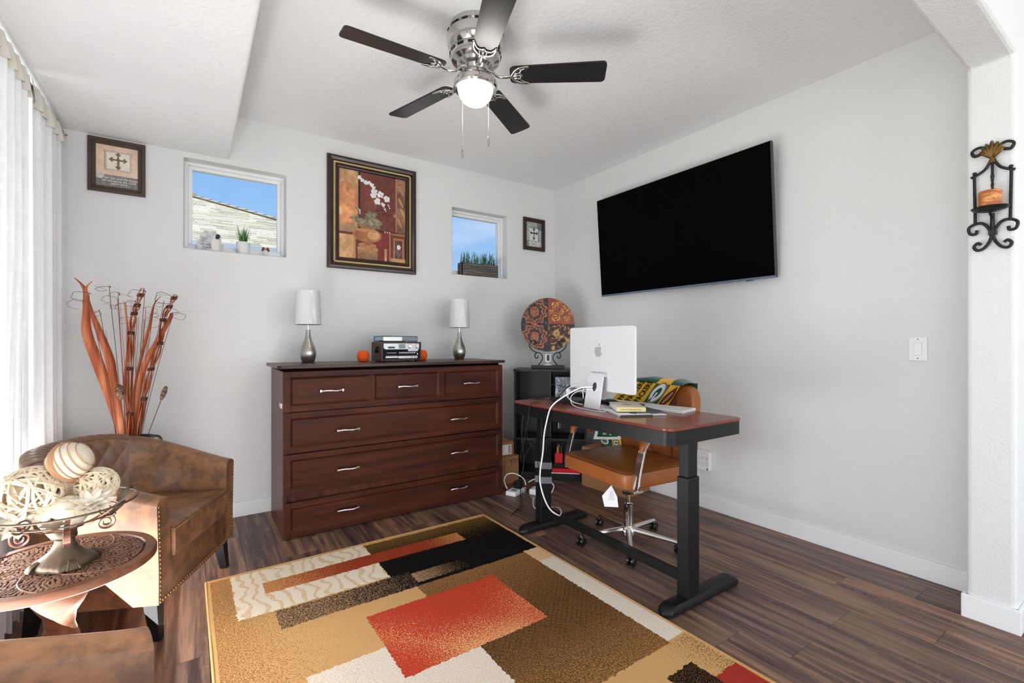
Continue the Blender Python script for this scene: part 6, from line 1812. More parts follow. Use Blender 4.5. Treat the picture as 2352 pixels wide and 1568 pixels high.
for s_ in (-1, 1):
    y = s_ * .302
    pts = smooth_pts([(.235, y - s_ * .02, .425), (.232, y, .44), (.222, y, .50), (.198, y, .59), (.178, y, .645), (.140, y, .685), (.08, y, .702), (-.05, y, .700), (-.16, y, .69), (-.235, y - s_ * .03, .665)], 6)
    mb = MB(); vs_ = []; fs = []; n = len(pts)
    for i, p in enumerate(pts):
        t = (pts[min(i + 1, n - 1)] - pts[max(i - 1, 0)]).normalized(); nn = Vector((-t.z, 0, t.x)).normalized()
        for (a, b_) in ((-.021, -1), (.021, -1), (.021, 1), (-.021, 1)): vs_.append(p + Vector((0, a, 0)) + nn * b_ * .006)
    for i in range(n - 1):
        for k in range(4):
            l = (k + 1) % 4; fs.append((i * 4 + k, i * 4 + l, i * 4 + 4 + l, i * 4 + 4 + k))
    fs += [(3, 2, 1, 0), tuple((n - 1) * 4 + k for k in range(4))]
    mb.add(vs_, fs)
    mb.box(.2, .262, y - s_ * .05 - .02, y + .02, .418, .430)
    arm = O('arm', mb, M['chrome'], oc, smooth=40, bev=.003, label='chrome arm loop')
    pp = pts[20:50]
    mb = MB(); n = len(pp)
    mb.tube([p + Vector((.004 if i < 8 else 0, 0, .010)) for i, p in enumerate(pp)], [.021 * (.55 + .45 * min(1, i / 4, (n - 1 - i) / 4)) for i in range(n)], 14, flat=.62)
    O('arm_pad', mb, M['cognac'], arm, smooth=70)
O('mechanism', MB().box(-.10, .10, -.09, .09, .385, .425), M['plasticb'], oc, bev=.01)
O('adjust_knob', MB().lathe([(.026, 0), (.028, .01), (.028, .03)], 24, TM(.21, .215, .388)), M['plasticb'], oc, smooth=40)
O('gas_lift', MB().lathe([(.014, .21), (.014, .39)], 24), M['chrome'], oc, smooth=40)
O('column_sleeve', MB().lathe([(.027, .075), (.027, .235), (.024, .238), (.016, .239)], 32), M['chrome'], oc, smooth=40)
O('hub', MB().lathe([(.03, .05), (.045, .058), (.045, .092), (.038, .102), (.027, .104)], 36), M['chrome'], oc, smooth=40)
angs = []
for (fx, fy) in ((1.888, 2.044), (1.911, 1.717), (2.253, 1.659), (2.414, 1.915), (2.252, 2.215)):
    angs.append(math.atan2(fy - 1.915, fx - 2.14))
a0 = R(153)
mb = MB(); vs_ = []; fs = []; n = 9
for i in range(n):
    s = i / (n - 1); x = .03 + .262 * s; w_ = .021 * (1 - .42 * s); z = .085 - .026 * s; hh_ = .017 * (1 - .35 * s)
    for k in range(8):
        a = 2 * PI * k / 8; vs_.append((x, w_ * math.cos(a), z + hh_ * math.sin(a)))
for i in range(n - 1):
    for k in range(8):
        l = (k + 1) % 8; fs.append((i * 8 + k, i * 8 + l, i * 8 + 8 + l, i * 8 + 8 + k))
fs += [tuple(range(8))[::-1], tuple((n - 1) * 8 + k for k in range(8))]
mb.add(vs_, fs); mb.lathe([(.011, .045), (.011, .062)], 12, TM(.288, 0, 0))
legm = mb.mesh('base_leg'); legm.materials.append(M['chrome']); legm.polygons.foreach_set('use_smooth', [True] * len(legm.polygons)); legm.set_sharp_from_angle(angle=R(40))
mb = MB()
for s_ in (-1, 1):
    mb.lathe([(.0, 0), (.02, 0), (.0255, .003), (.0255, .014), (.021, .018), (0, .018)], 24, TM(0, s_ * .004 + (0 if s_ > 0 else -.018 + .018), .0255) @ RX(R(-90 if s_ > 0 else 90)))
mb.tube([(0, -.006, .0255), (0, .006, .0255)], .01, 10); mb.tube([(0, 0, .03), (.012, 0, .05)], .006, 8)
casm = mb.mesh('caster'); casm.materials.append(M['plasticb']); casm.polygons.foreach_set('use_smooth', [True] * len(casm.polygons)); casm.set_sharp_from_angle(angle=R(40))
for k in range(5):
    aw = a0 + k * 2 * PI / 5
    o = bpy.data.objects.new('base_leg', legm); COL.objects.link(o); o.parent = oc; o.rotation_euler = (0, 0, aw - R(175))
    c_ = bpy.data.objects.new('caster', casm); COL.objects.link(c_); c_.parent = o; c_.location = (.288, 0, 0); c_.rotation_euler = (0, 0, [0.7, -0.5, 1.2, 0.2, -1.0][k])
tg = thing('hang_tag', 'white paper tag hanging under the office chair seat', 'tag', (1.90, 1.82, .33))
q = [Vector(p) for p in ((1.90, 1.822, .408), (1.885, 1.878, .337), (1.883, 1.858, .283), (1.897, 1.768, .303), (1.906, 1.785, .352))]
nn = (q[1] - q[0]).cross(q[3] - q[0]).normalized() * .0006
O('card', MB().add([p + nn for p in q] + [p - nn for p in q], [(0, 1, 2, 3, 4), (9, 8, 7, 6, 5)] + [(i, 5 + i, 5 + (i + 1) % 5, (i + 1) % 5) for i in range(5)]), M['paper'], tg, w=True)
mb = MB()
for i in range(6):
    f = .30 + i * .075
    a = q[0].lerp(q[2], f) ; b_ = q[0].lerp(q[3], f); c1 = a.lerp(b_, .14); c2 = a.lerp(b_, .86)
    off = nn * 1.6 if nn.x < 0 else -nn * 1.6
    up_ = Vector((0, 0, .0009))
    mb.add([c1 + off - up_, c2 + off - up_, c2 + off + up_, c1 + off + up_], [(0, 1, 2, 3)])
O('print_lines', mb, M['bluegreytape'], tg, w=True, kind='stuff')
O('string', MB().tube([(1.90, 1.82, .405), (1.93, 1.83, .43)], .0008, 5), M['whitem'], tg, w=True)

# ------------------------------------------------------------------ team fleece over the chair back
bl = thing('fleece_blanket', 'green and yellow football team fleece blanket draped over the chair back', 'blanket', (2.14, 1.915, 0), R(175))
fr_len, top_len, bk_len = .30, .16, .26
def bsurf(w_, s, off=0.0):
    """w across the chair (local y), s along the drape: 0 at the front hem, up, over the top and down behind"""
    tot = fr_len + top_len + bk_len
    w_ = w_ + .8 * min(0.0, s - fr_len)
    wr = .004 * math.sin(w_ * 30 + s * 9) + .003 * math.sin(w_ * 61 - s * 15)
    sag = .42 * w_ * w_
    if s < fr_len:
        z = .655 + s
        x = -.255 - .10 * (z - .5) + sag + .064 + wr * .6 + off
        return (x, w_, z)
    s2 = s - fr_len
    if s2 < top_len:
        a = PI * s2 / top_len; zt = .955; r_ = .060 + off
        xc = -.255 - .10 * (.955 - .5) + sag
        zdip = -2.2 * max(0, abs(w_) - .13) ** 2
        return (xc + r_ * math.cos(a), w_, zt + (.006 + off) * math.sin(a) * 1.6 + wr * .7 * math.sin(a) + zdip)
    s3 = s2 - top_len
    z = .955 - s3
    return (-.255 - .10 * (z - .5) + sag - .060 - off, w_, z)
W0, W1_ = -.235, .195
def patch(w0, w1, s0, s1, off, mat, name, nu=16, nv=24, parent=None):
    return O(name, MB().grid(lambda u, v: bsurf(w0 + (w1 - w0) * u, s0 + (s1 - s0) * v, off), nu, nv), mat, parent or bl, smooth=70)
# blanket squares (local +y is the viewer's right)
sk = .10   # the fleece hangs a little askew
rows = [(0, .285), (.285, .50), (.50, .72)]
colw = [(-.22, .015), (.015, .13), (.13, .215)]
pat = [['pyellow', 'pgreen', 'pyellow'], ['pgreen', 'pyellow', 'pgreen'], ['pyellow', 'pgreen', 'pyellow']]
sq = {}
for i, (s0, s1) in enumerate(rows):
    for j, (w0, w1) in enumerate(colw):
        sq[i, j] = patch(w0, w1, s0, s1, .004, M[pat[i][j]], 'square', parent=bl)
def decal(polys, fn, off, mat, name, parent, sub=3):
    """polys: list of (verts2d, faces) pressed on the cloth"""
    mb = MB()
    for vs2, fs2 in polys:
        mb.add([bsurf(*fn(p[0], p[1]), off) for p in vs2], fs2)
    return O(name, mb, mat, parent)
def ell_poly(rx, ry, n=36, cx=0, cy=0):
    vs2 = [(cx, cy)]; K = 5
    for k in range(1, K + 1): vs2 += [(cx + rx * k / K * math.cos(2 * PI * i / n), cy + ry * k / K * math.sin(2 * PI * i / n)) for i in range(n)]
    fs2 = [(0, 1 + i, 1 + (i + 1) % n) for i in range(n)]
    for k in range(K - 1): fs2 += [(1 + k * n + i, 1 + k * n + n + i, 1 + k * n + n + (i + 1) % n, 1 + k * n + (i + 1) % n) for i in range(n)]
    return (vs2, fs2)
def band(rx0, ry0, rx1, ry1, a0, a1, n=40):
    vs2 = []
    for i in range(n + 1):
        a = a0 + (a1 - a0) * i / n
        vs2 += [((rx0 + (rx1 - rx0) * k / 3) * math.cos(a), (ry0 + (ry1 - ry0) * k / 3) * math.sin(a)) for k in range(4)]
    return (vs2, [(4 * i + k, 4 * i + k + 1, 4 * i + k + 5, 4 * i + k + 4) for i in range(n) for k in range(3)])
def quad(x0, x1, y0, y1, n=6):
    vs2 = [(x0 + (x1 - x0) * i / n, y0 + (y1 - y0) * j / n) for i in range(n + 1) for j in range(n + 1)]
    return (vs2, [(i * (n + 1) + j, (i + 1) * (n + 1) + j, (i + 1) * (n + 1) + j + 1, i * (n + 1) + j + 1) for i in range(n) for j in range(n)])
gc = (.074, .228)
def gmap(x, y): return (gc[0] + x, gc[1] + y)
def gmap2(x, y): return (gc[0] + y, gc[1] - x)
decal([ell_poly(.050, .070)], gmap, .0052, M['pyellow'], 'logo_ring', sq[0, 1])
decal([ell_poly(.0475, .0665)], gmap, .0060, M['pgreen'], 'logo_field', sq[0, 1])
decal([band(.060, .042, .034, .021, R(0), R(325)), quad(-.002, .060, -.009, .003)], gmap2, .0068, M['pwhite'], 'logo_letter', sq[0, 1])
fcn = (.176, .205)
def fmap(x, y):
    a = R(-18); return (fcn[0] + x * math.cos(a) - y * math.sin(a), fcn[1] + x * math.sin(a) + y * math.cos(a))
def lens(w_, l, n=16):
    vs2 = []
    for i in range(n + 1):
        t = -1 + 2 * i / n; ww = w_ * (1 - abs(t) ** 1.8)
        vs2 += [(-ww, l * t), (0, l * t), (ww, l * t)]
    fs2 = []
    for i in range(n):
        q_ = i * 3; fs2 += [(q_, q_ + 1, q_ + 4, q_ + 3), (q_ + 1, q_ + 2, q_ + 5, q_ + 4)]
    return (vs2, fs2)
decal([lens(.032, .082)], fmap, .0052, M['pblack'], 'ball_outline', sq[0, 2])
decal([lens(.025, .074)], fmap, .0060, M['pbrown'], 'ball', sq[0, 2])
decal([quad(-.0015, .0015, -.035, .04)] + [quad(-.005, .005, -.032 + i * .011, -.030 + i * .011) for i in range(7)], fmap, .0068, M['pwhite'], 'ball_laces', sq[0, 2])
for k_, wx in enumerate((-.165, -.10, -.035)):
    v, f = TXT['packers']
    # reads upward: text x -> s, text y -> -w
    vs2 = [(p[1], p[0]) for p in v]
    decal([(vs2, f)], lambda x, y, wx=wx: (wx - x * .060, .224 + y * .0335), .0055, M['pblack'], 'team_lettering', sq[0, 0])

# ------------------------------------------------------------------ black cube shelf across the corner
bs_ = thing('cube_shelf', 'black cube storage shelf set across the room corner', 'shelf', (2.309, 3.364, 0), R(-42))
SW, SD, SH, T_ = .625, .30, .961, .018
O('top_panel', MB().box(-.008, SW + .008, -.006, SD, SH - .022, SH), M['blackwood'], bs_, bev=.002)
for x_ in (0, SW - T_): O('side_panel', MB().box(x_, x_ + T_, 0, SD, 0, SH - .022), M['blackwood'], bs_, bev=.001)
O('divider', MB().box(SW / 2 - T_ / 2, SW / 2 + T_ / 2, .002, SD - .01, .06, SH - .022), M['blackwood'], bs_)
for z_ in (.05, .345, .64): O('shelf_board', MB().box(T_, SW - T_, .002, SD - .01, z_, z_ + T_), M['blackwood'], bs_)
O('back_panel', MB().box(T_, SW - T_, SD - .008, SD, 0.05, SH - .022), M['blackwood'], bs_)
O('kick_board', MB().box(T_, SW - T_, .02, .036, 0, .05), M['blackwood'], bs_)
def on_shelf(x, y, z):  # local to world
    return tuple(TM(2.309, 3.364, 0) @ RZ(R(-42)) @ Vector((x, y, z)))
bx = thing('wrapped_box', 'shrink wrapped dark blue box in the upper shelf cube', 'box', on_shelf(.455, .13, .6588), R(-42))
O('carton', MB().box(-.10, .10, -.10, .10, 0, .235), M['bluegrey'], bx, bev=.003)
O('film_wrap', MB().box(-.102, .102, -.102, .102, 0.001, .237), M['film'], bx, bev=.004)
cp = thing('pen_cup', 'red square pen cup in the lower right shelf cube', 'pen cup', on_shelf(.385, .08, .143), R(-42))
mb = MB(); h_ = .085; a = .034
mb.box(-a, a, -a, -a + .003, 0, h_); mb.box(-a, a, a - .003, a, 0, h_); mb.box(-a, -a + .003, -a, a, 0, h_); mb.box(a - .003, a, -a, a, 0, h_); mb.box(-a, a, -a, a, 0, .003)
O('cup', mb, M['red'], cp)
pc = [L(220, 180, 60), L(60, 90, 160), L(190, 40, 50), L(90, 150, 70), L(120, 70, 140), L(210, 120, 60), L(200, 200, 205)]
names = ['yellow', 'blue', 'red', 'green', 'purple', 'orange', 'silver']
rr = random.Random(4)
for i in range(7):
    p = on_shelf(.385 + rr.uniform(-.022, .022), .08 + rr.uniform(-.02, .02), .147)
    p2 = (p[0] + rr.uniform(-.018, .018), p[1] + rr.uniform(-.018, .018), p[2] + rr.uniform(.13, .16))
    O('pencil', MB().tube([p, p2], .0038, 6), mk('pencil_' + names[i], pc[i], .5), label=names[i] + ' pencil standing in the red pen cup', cat='pencil', group='pencils in the red cup')
rf = thing('red_folder_stack', 'red plastic folder lying on the bottom shelf', 'folder', on_shelf(.45, .10, .069), R(-42))
O('folder', MB().box(-.12, .12, -.11, .11, .006, .040), M['red'], rf, bev=.004)
O('papers', MB().box(-.125, .115, -.115, .10, 0, .006), M['paper'], rf)
zb = thing('zip_bag', 'clear zip bag of yellow pencils on the red folder', 'bag', on_shelf(.525, .06, .1095), R(-42))
O('bag_film', MB().sell(.07, .045, .028, .5, .4, 24, 12, TM(0, 0, .029)), M['film'], zb, smooth=60)
for i in range(4): O('pencil', MB().tube([(-.06, -.02 + i * .012, .018 + .006 * (i % 2)), (.055, -.022 + i * .013, .02 + .006 * (i % 2))], .0038, 6), M['pyellow'], zb)
O('label_card', MB().box(-.06, .05, -.025, .03, .04, .0415), M['paper'], zb)
O('card_holder', MB().box(-.05, .05, -.02, .02, 0, .05, TM(*on_shelf(.50, .17, .111)) @ RZ(R(-42))), M['charcoal'], label='dark blue pouch behind the zip bag on the shelf', cat='pouch', bev=.01)
O('tray', MB().box(-.055, .055, -.08, .08, 0, .033, TM(*on_shelf(.39, .10, .1095)) @ RZ(R(-42))), M['plasticb'], label='low black tray under the red pen cup', cat='tray', bev=.003)

# decorative disc on scroll stand
dc = thing('decorative_disc', 'round embossed metal disc on black scroll stand atop the cube shelf', 'ornament', on_shelf(.285, .125, SH), R(-34))
O('base_block', MB().box(-.145, .145, -.045, .045, 0, .03), M['blackwood'], dc, bev=.002)
for s_ in (-1, 1):
    pts = smooth_pts([(s_ * .085, 0, .03), (s_ * .06, 0, .06), (s_ * .046, 0, .095), (s_ * .06, 0, .13), (s_ * .09, 0, .142), (s_ * .112, 0, .128), (s_ * .112, 0, .10), (s_ * .095, 0, .092), (s_ * .085, 0, .105), (s_ * .09, 0, .115)], 6)
    O('lower_scroll', MB().tube(pts, .0045, 8), M['iron'], dc, smooth=70)
    pts = smooth_pts([(s_ * .098, 0, .142), (s_ * .135, 0, .162), (s_ * .162, -.002, .20), (s_ * .158, -.008, .238), (s_ * .128, -.022, .25), (s_ * .103, -.024, .232), (s_ * .11, -.022, .212)], 6)
    O('upper_scroll', MB().tube(pts, .0045, 8), M['iron'], dc, smooth=70)
DR, DCZ = .236, .03 + .385 - .025
def disc_col(U, V):
    X = (U - .5) * 2; Y = (V - .5) * 2
    p = Paint(U, V, 1.0)
    p.put(np.ones(len(U), bool), (30, 27, 29), .3, 3, 18)
    # left: dark with copper damask
    for cy in (.5, -.45):
        for rx, ry, t_ in ((.13, .17, .035), (.30, .34, .04), (.42, .46, .05)):
            d = np.sqrt(((X + .5) / rx) ** 2 + ((Y - cy) / ry) ** 2)
            an = np.arctan2(Y - cy, X + .5)
            d = d * (1 + .10 * np.cos(an * 10) * (rx > .2))
            p.put((np.abs(d - 1) < t_ / rx * .8) & (X < 0), (164, 94, 58), .45, 5, 40)
        p.put((((X + .5) / .095) ** 2 + ((Y - cy) / .13) ** 2 < 1) & (X < 0) & (np.sin((X + Y) * 70) * np.sin((X - Y) * 70) > -.25), (206, 116, 56), .3, 6, 40)
    n1 = vnoise(U, V, 26, 8); n2 = vnoise(U, V, 15, 9)
    p.put((np.abs(n1 - .5) < .035) & (X < 0), (150, 88, 58), .4, 7, 30)
    p.put((np.abs(n2 - .62) < .012) & (X < 0), (84, 98, 140), .3, 7, 30)
    # top right: terracotta with gold scrolls
    tr = (X >= 0) & (Y >= 0)
    p.put(tr, (158, 74, 44), .12, 10, 10)
    an = np.zeros(len(U), bool)
    for (cx, cy, r_, k_) in ((.28, .28, .17, 1), (.70, .22, .13, -1), (.25, .72, .15, -1), (.62, .62, .16, 1), (.48, .45, .09, 1), (.85, .42, .09, 1), (.45, .88, .09, 1), (.12, .5, .09, -1)):
        dx_, dy_ = X - cx, Y - cy; rr_ = np.sqrt(dx_ ** 2 + dy_ ** 2); th = np.arctan2(dy_, dx_) * k_
        sp = np.abs(((rr_ / r_ * 1.6 - th / (2 * PI)) % 1) - .5) < .24
        an |= sp & (rr_ < r_) & (np.cos(th * 3 + 1) > -.75)
    p.put(tr & an, (222, 164, 84), .2, 11, 20)
    # bottom right: plum with bronze leaves
    br = (X >= 0) & (Y < 0)
    p.put(br, (66, 36, 36), .25, 12, 20)
    rng = np.random.RandomState(2)
    for _ in range(70):
        cx, cy, r_, a_ = rng.rand(), -rng.rand(), .02 + .03 * rng.rand(), rng.rand() * 3
        p.put(br & p.ell(cx / 2 + .5, cy / 2 + .5, r_ * .62, r_ * .36, a_), (178, 132, 86), .3, 13, 30)
    for k in range(12):
        a_ = k * PI / 6
        p.put(br & p.ell(.5 + .16 + .045 * math.cos(a_), .5 - .16 + .045 * math.sin(a_), .03, .012, a_), (204, 150, 96), .2, 14, 30)
    for (cx, cy) in ((.52, -.45), (.72, -.58), (.2, -.88), (.62, -.75), (.85, -.3)):
        p.put(br & p.ell(.5 + cx / 2, .5 + cy / 2, .05, .028, cx * 7), (190, 150, 84), .2, 15, 30)
    p.put((np.abs(X) < .012) | ((np.abs(Y) < .012) & (X > 0)), (34, 26, 26), .1, 1)
    return np.clip(p.c * .82, 0, 1)
mb = MB(); NR, NA = 70, 220
vs_ = [(0, 0)]; 
for i in range(1, NR + 1):
    for k in range(NA): vs_.append((DR * i / NR * math.cos(2 * PI * k / NA), DR * i / NR * math.sin(2 * PI * k / NA)))
fs = [(0, 1 + k, 1 + (k + 1) % NA) for k in range(NA)]
for i in range(NR - 1):
    for k in range(NA):
        l = (k + 1) % NA; fs.append((1 + i * NA + k, 1 + (i + 1) * NA + k, 1 + (i + 1) * NA + l, 1 + i * NA + l))
U = np.array([p[0] for p in vs_]) / DR * .5 + .5; V = np.array([p[1] for p in vs_]) / DR * .5 + .5
cc = disc_col(U, V); lum = cc.mean(axis=1)
me_v = [(p[0], -.012 - .007 * float(lum[i]) , DCZ + p[1]) for i, p in enumerate(vs_)]
mb.add(me_v, fs)
M['disc'] = mk('embossed_disc', lambda b: b.attr('Col'), 0.32, metal=0.35, spec=0.6)
do = O('embossed_face', mb, M['disc'], dc, smooth=80, label='four quarter pattern in copper, terracotta and plum')
lin = np.where(cc <= 0.04045, cc / 12.92, ((cc + 0.055) / 1.055) ** 2.4)
arr = np.ones((len(vs_), 4), dtype=np.float32); arr[:, :3] = lin
ca = do.data.color_attributes.new('Col', 'FLOAT_COLOR', 'POINT'); ca.data.foreach_set('color', arr.ravel())
O('disc_back', MB().lathe([(0, .008), (DR, .008), (DR + .002, 0), (DR + .002, -.01), (DR - .002, -.012)], 96, TM(0, 0, DCZ) @ RX(R(-90))), M['bronze'], dc, smooth=40)
cm = thing('security_camera', 'small white security camera on the disc stand base', 'camera', on_shelf(.285, .125, SH + .0305), R(-34))
O('foot', MB().lathe([(.038, 0), (.038, .004), (.03, .008), (.006, .012), (.005, .03)], 32, TM(0, -.012, 0)), M['whitep'], cm, smooth=40)
O('body', MB().lathe([(.018, .026), (.028, .03), (.029, .045), (.028, .092), (.024, .098), (0, .099)], 36, TM(0, -.012, 0)), M['whitep'], cm, smooth=40)
O('lens', MB().sell(.012, .006, .028, .6, .6, 24, 16, TM(0, -.037, .066)), M['plasticb'], cm, smooth=60)

# ------------------------------------------------------------------ cartons, towel, cushion and cord by the right wall
def carton(name, loc, rz, sx, sy, sz, label):
    t = thing(name, label, 'box', loc, rz)
    O('box_body', MB().box(-sx, sx, -sy, sy, 0, sz - .003), M['cardboard'], t, bev=.002)
    O('flap', MB().box(-sx, sx, -sy, -.001, sz - .003, sz), M['cardboard'], t)
    O('flap', MB().box(-sx, sx, .001, sy, sz - .003, sz), M['cardboard'], t)
    O('seam_tape', MB().box(-sx - .0006, sx + .0006, -.02, .02, sz, sz + .0006), M['tanband'], t)
    return t
c1 = carton('cardboard_box', (2.165, 3.41, 0), R(-2), .135, .13, .232, 'large cardboard box marked 490 on the floor beside the chest')
v, f = TXT['n490']
O('marker_number', MB().add(v, f, TM(.085, -.1306, .185) @ RX(R(90)) @ SM(.06, .06, .06)), mk('brown_marker', L(120, 62, 44), .8), c1)
O('tape_patch', MB().box(-.065, .005, -.1308, -.13, .07, .20), mk('brown_tape', L(140, 98, 66), .4), c1)
c2 = carton('cardboard_box', (2.14, 3.40, .2335), R(-4), .115, .11, .122, 'small cardboard box with a shipping label on top of the marked box')
lb = O('shipping_label', MB().box(-.06, .093, -.1106, -.11, .015, .098), M['paper'], c2)
mb = MB()
for i in range(9): mb.box(.062, .085, -.1112, -.1106, .022 + i * .008, .026 + i * .008 + (.001 if i % 2 else -.001))
for i in range(5): mb.box(-.05 + i * .016, -.048 + i * .016, -.1112, -.1106, .03, .09)
mb.box(-.055, -.043, -.1112, -.1106, .075, .09)
O('label_print', mb, M['ink'], lb, kind='stuff')
v, f = TXT['f']
O('label_letter', MB().add(v, f, TM(-.045, -.1112, .028) @ RX(R(90)) @ SM(.026, .026, .026)), M['ink'], lb)
c3 = carton('cardboard_box', (2.86, 2.70, 0), R(6), .155, .225, .325, 'long cardboard box on the floor under the chair by the right wall')
cu_ = thing('team_cushion', 'green and yellow football team cushion on the long cardboard box', 'cushion', (2.87, 2.68, .327), R(2))
O('cushion_body', MB().sell(.07, .17, .135, .5, .35, 40, 28, TM(0, 0, .135)), M['pgreen'], cu_, smooth=60)
def cush(y, z, off=.0): 
    e = max(0, 1 - abs(y / .17) ** 4) ** .3 * max(0, 1 - abs((z - .135) / .135) ** 4) ** .3
    return (-.0715 * min(1, e) - off, y, z)
def cdecal(polys, mat, name, off):
    mb = MB()
    for vs2, fs2 in polys: mb.add([cush(p[0], p[1], off) for p in vs2], fs2)
    O(name, mb, mat, cu_)
# local -x faces the camera; +y is the viewer's left
cdecal([([(-.14 + .14 * u / 8, .02 + .2 * v_ / 8) for u in range(9) for v_ in range(9)], [(u * 9 + v_, u * 9 + 9 + v_, u * 9 + 10 + v_, u * 9 + 1 + v_) for u in range(8) for v_ in range(8)])], M['pyellow'], 'yellow_square', .002)
E1 = ell_poly(.032, .024, cx=-.045, cy=.062); E2 = ell_poly(.026, .019, cx=-.045, cy=.062); E3 = ell_poly(.012, .008, cx=-.045, cy=.062)
cdecal([E1], M['pgreen'], 'emblem_ring', .0032); cdecal([E2], M['pwhite'], 'emblem_letter', .0042); cdecal([E3, quad(-.072, -.045, .058, .064)], M['pgreen'], 'emblem_centre', .0052)
cdecal([ell_poly(.05, .033, cx=.085, cy=.06)], M['pwhite'], 'white_oval', .003); cdecal([ell_poly(.03, .018, cx=.08, cy=.058)], M['bluegreytape'], 'grey_oval', .004)
tw_ = thing('rally_towel', 'white and green PLAYOFFS rally towel hanging over the cushion', 'towel', (2.78, 2.66, .42), R(0))
def tsurf(u, v, off=0.0):  # u: viewer's left(0)..right(1); v: 0 bottom..1 top
    y = 2.815 - .30 * u - .02 * (v - .5); z = .392 + .05 * u + .20 * v
    return (2.735 + .05 * v + .006 * math.sin(u * 9) - off, y, z)
mb = MB(); mb.grid(lambda u, v: tsurf(u, v), 20, 12); mb.grid(lambda u, v: tsurf(u, v, -.004), 20, 12)
O('towel_cloth', mb, M['pwhite'], tw_, w=True, smooth=70)
O('green_field', MB().grid(lambda u, v: tsurf(.10 + .76 * u, .10 + .90 * v, .0012), 20, 10), M['tgreen'], tw_, w=True, smooth=70)
def tdecal(polys, mat, name, off):
    mb = MB()
    for vs2, fs2 in polys: mb.add([tsurf(p[0], p[1], off) for p in vs2], fs2)
    O(name, mb, mat, tw_, w=True)
v, f = TXT['playoffs']
tdecal([([(.47 + p[0] * .135, .50 + p[1] * .30) for p in v], f)], mk('light_green_print', L(74, 140, 84), .85), 'playoffs_lettering', .0022)
v, f = TXT['bmo']
tdecal([([(.40 + p[0] * .085, .23 + p[1] * .13) for p in v], f)], M['pwhite'], 'sponsor_lettering', .0022)
tdecal([([(.62 + .045 * math.cos(2 * PI * i / 24), .23 + .065 * math.sin(2 * PI * i / 24)) for i in range(24)], [tuple(range(24))])], M['pwhite'], 'sponsor_disc', .0022)
tdecal([([(.605 + .03 * x_, .195 + .07 * y_) for x_, y_ in ((0, 0), (1, 0), (1, 1), (0, 1))], [(0, 1, 2, 3)])], M['tgreen'], 'sponsor_mark', .003)
oc_ = thing('orange_cord', 'coiled orange extension cord hanging on the shelf side', 'cord', (2.80, 2.92, .45))
mb = MB()
for k in range(6):
    c = Vector((2.795 + .006 * k, 2.935 - .004 * k, .485 + .004 * (k % 3)))
    pts = [(c.x + .02 * math.sin(a * 2), c.y - (.028 + .003 * (k % 3)) * math.cos(a), c.z + (.046 + .004 * (k % 2)) * math.sin(a)) for a in [2 * PI * i / 20 for i in range(20)]]
    O('cord_loop', MB().tube(smooth_pts(pts, 2, closed=True), .0055, 7, closed=True), M['orangecord'], oc_, w=True, smooth=70)
O('hook', MB().tube(smooth_pts([(2.778, 2.958, .555), (2.79, 2.945, .545), (2.80, 2.935, .53), (2.81, 2.93, .535)], 4), .003, 6), M['chrome'], oc_, w=True)

# ------------------------------------------------------------------ things on the window sills
st = thing('inscribed_stone', 'grey inscribed stone plaque with a praying figure on the left window sill', 'stone plaque', (.089, 3.752, W1[2]))
ctl = [(-.068, .0), (-.078, .035), (-.074, .062), (-.058, .074), (-.056, .105), (-.036, .128), (-.016, .134), (.0, .126), (.016, .134), (.034, .128), (.052, .108), (.062, .094), (.064, .066), (.076, .045), (.07, .015), (.064, 0)]
poly = [(p.x, max(0, p.y)) for p in smooth_pts([(a, b_, 0) for a, b_ in ctl], 4)]
O('slab', MB().prism(poly, -.014, .014, RX(R(90))), M['stone'], st, bev=.005, seg=3)
mb = MB()
for k_, x_, z_, s__ in (('ghost', -.03, .043, .022), ('lord', -.018, .024, .024)):
    v, f = TXT[k_]; mb.add(v, f, TM(x_, -.0146, z_) @ RX(R(90)) @ SM(s__, s__, s__))
O('inscription', mb, M['ink'], st)
mb = MB()
for i in range(4): mb.box(-.056 + .002 * i, -.012 - .004 * (i % 2), -.0146, -.0144, .060 + i * .009, .0625 + i * .009)
O('small_print', mb, M['bluegreytape'], st, kind='stuff')
O('figure', MB().sell(.026, .008, .045, .8, .7, 20, 14, TM(.03, -.012, .045)).ball((.024, -.014, .098), .013, .008, .012), mk('pale_figure', L(226, 222, 216), .7), st, smooth=60)
O('figure_hair', MB().sell(.013, .007, .018, .8, .8, 16, 10, TM(.042, -.016, .100) @ RY(R(30))), M['ink'], st, smooth=60)
gp = thing('potted_grass', 'small green grass plant in a white ribbed pot', 'potted plant', (.284, 3.76, W1[2]))
O('pot', MB().lathe([(.034, 0), (.038, .006), (.042, .04), (.042, .084), (.039, .084), (.038, .07), (0, .07)], 36), M['ceramicw'], gp, smooth=40)
def blade_mb(x, y, z, lean, az, l, w_, bend):
    vs_ = []; fs = []; n = 6
    for i in range(n + 1):
        s = i / n; r_ = lean * l * s + bend * l * s * s; zz = l * s * (1 - .25 * bend * s)
        ww = w_ * (1 - s) ** .7
        c_, s2 = math.cos(az), math.sin(az)
        for q in (-1, 1): vs_.append((x + r_ * c_ - q * ww * s2, y + r_ * s2 + q * ww * c_, z + zz))
    for i in range(n): fs.append((i * 2, i * 2 + 1, i * 2 + 3, i * 2 + 2))
    return vs_, fs
rr = random.Random(31)
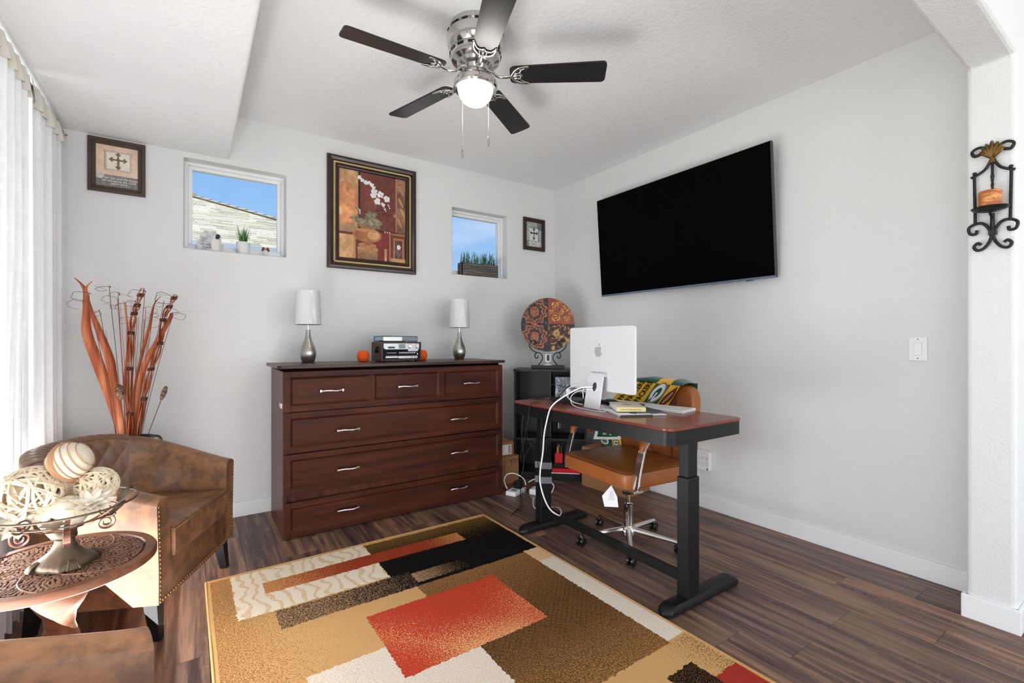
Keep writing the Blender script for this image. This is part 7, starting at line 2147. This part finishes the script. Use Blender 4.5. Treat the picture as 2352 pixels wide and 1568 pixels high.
for i in range(34):
    a = rr.random() * 2 * PI; r0 = rr.uniform(0, .026)
    O('grass_blade', MB().add(*blade_mb(r0 * math.cos(a), r0 * math.sin(a), .068, rr.uniform(.05, .3), a, rr.uniform(.09, .14), rr.uniform(.003, .0055), rr.uniform(0, .15))), M['leafg'], gp)
ag = thing('angel_figurine', 'tiny white angel figurine with brown wings', 'figurine', (.422, 3.752, W1[2]))
O('robe', MB().lathe([(.014, 0), (.015, .004), (.01, .03), (.008, .04), (0, .042)], 20), M['ceramicw'], ag, smooth=50)
O('head', MB().ball((0, 0, .05), .009, nu=14, nv=10), M['tanband'], ag, smooth=60)
for s_ in (-1, 1): O('wing', MB().sell(.008, .003, .016, .8, .8, 14, 10, TM(s_ * .016, .004, .05) @ RY(R(-20 * s_))), M['pbrown'], ag, smooth=60)
O('stand_disc', MB().lathe([(.02, 0), (.02, .003), (.015, .004)], 20), M['bark'], ag, smooth=40)
pn = thing('planter_box', 'weathered grey planter box of green grass on the right window sill', 'planter', (2.17, 3.748, W2[2]))
hx, hy = .19, .042
mb = MB(); mb.box(-hx, hx, -hy, -hy + .006, 0, .112); mb.box(-hx, hx, hy - .006, hy, 0, .112); mb.box(-hx, -hx + .006, -hy, hy, 0, .112); mb.box(hx - .006, hx, -hy, hy, 0, .112); mb.box(-hx + .005, hx - .005, -hy + .005, hy - .005, 0.001, .09)
O('box', mb, M['bark'], pn)
for i in range(150):
    x = rr.uniform(-hx + .01, hx - .01); y = rr.uniform(-hy + .01, hy - .01); a = rr.random() * 2 * PI
    l = rr.uniform(.09, .16); k_ = .12 if math.sin(a) > -.2 else 1.0
    if abs(x + .3 * l * math.cos(a)) > .27: continue
    O('grass_blade', MB().add(*blade_mb(x, y, .085, rr.uniform(.1, .45) * k_, a, l, rr.uniform(.003, .0065), rr.uniform(.1, .5) * k_)), M['leafg2'], pn)
for i in range(16):
    O('grass_blade', MB().add(*blade_mb(rr.uniform(.13, .18), rr.uniform(-.03, .02), .09, rr.uniform(.3, .6), rr.uniform(-.9, -.1), rr.uniform(.10, .15), .0035, rr.uniform(.2, .5))), M['leafg2'], pn)
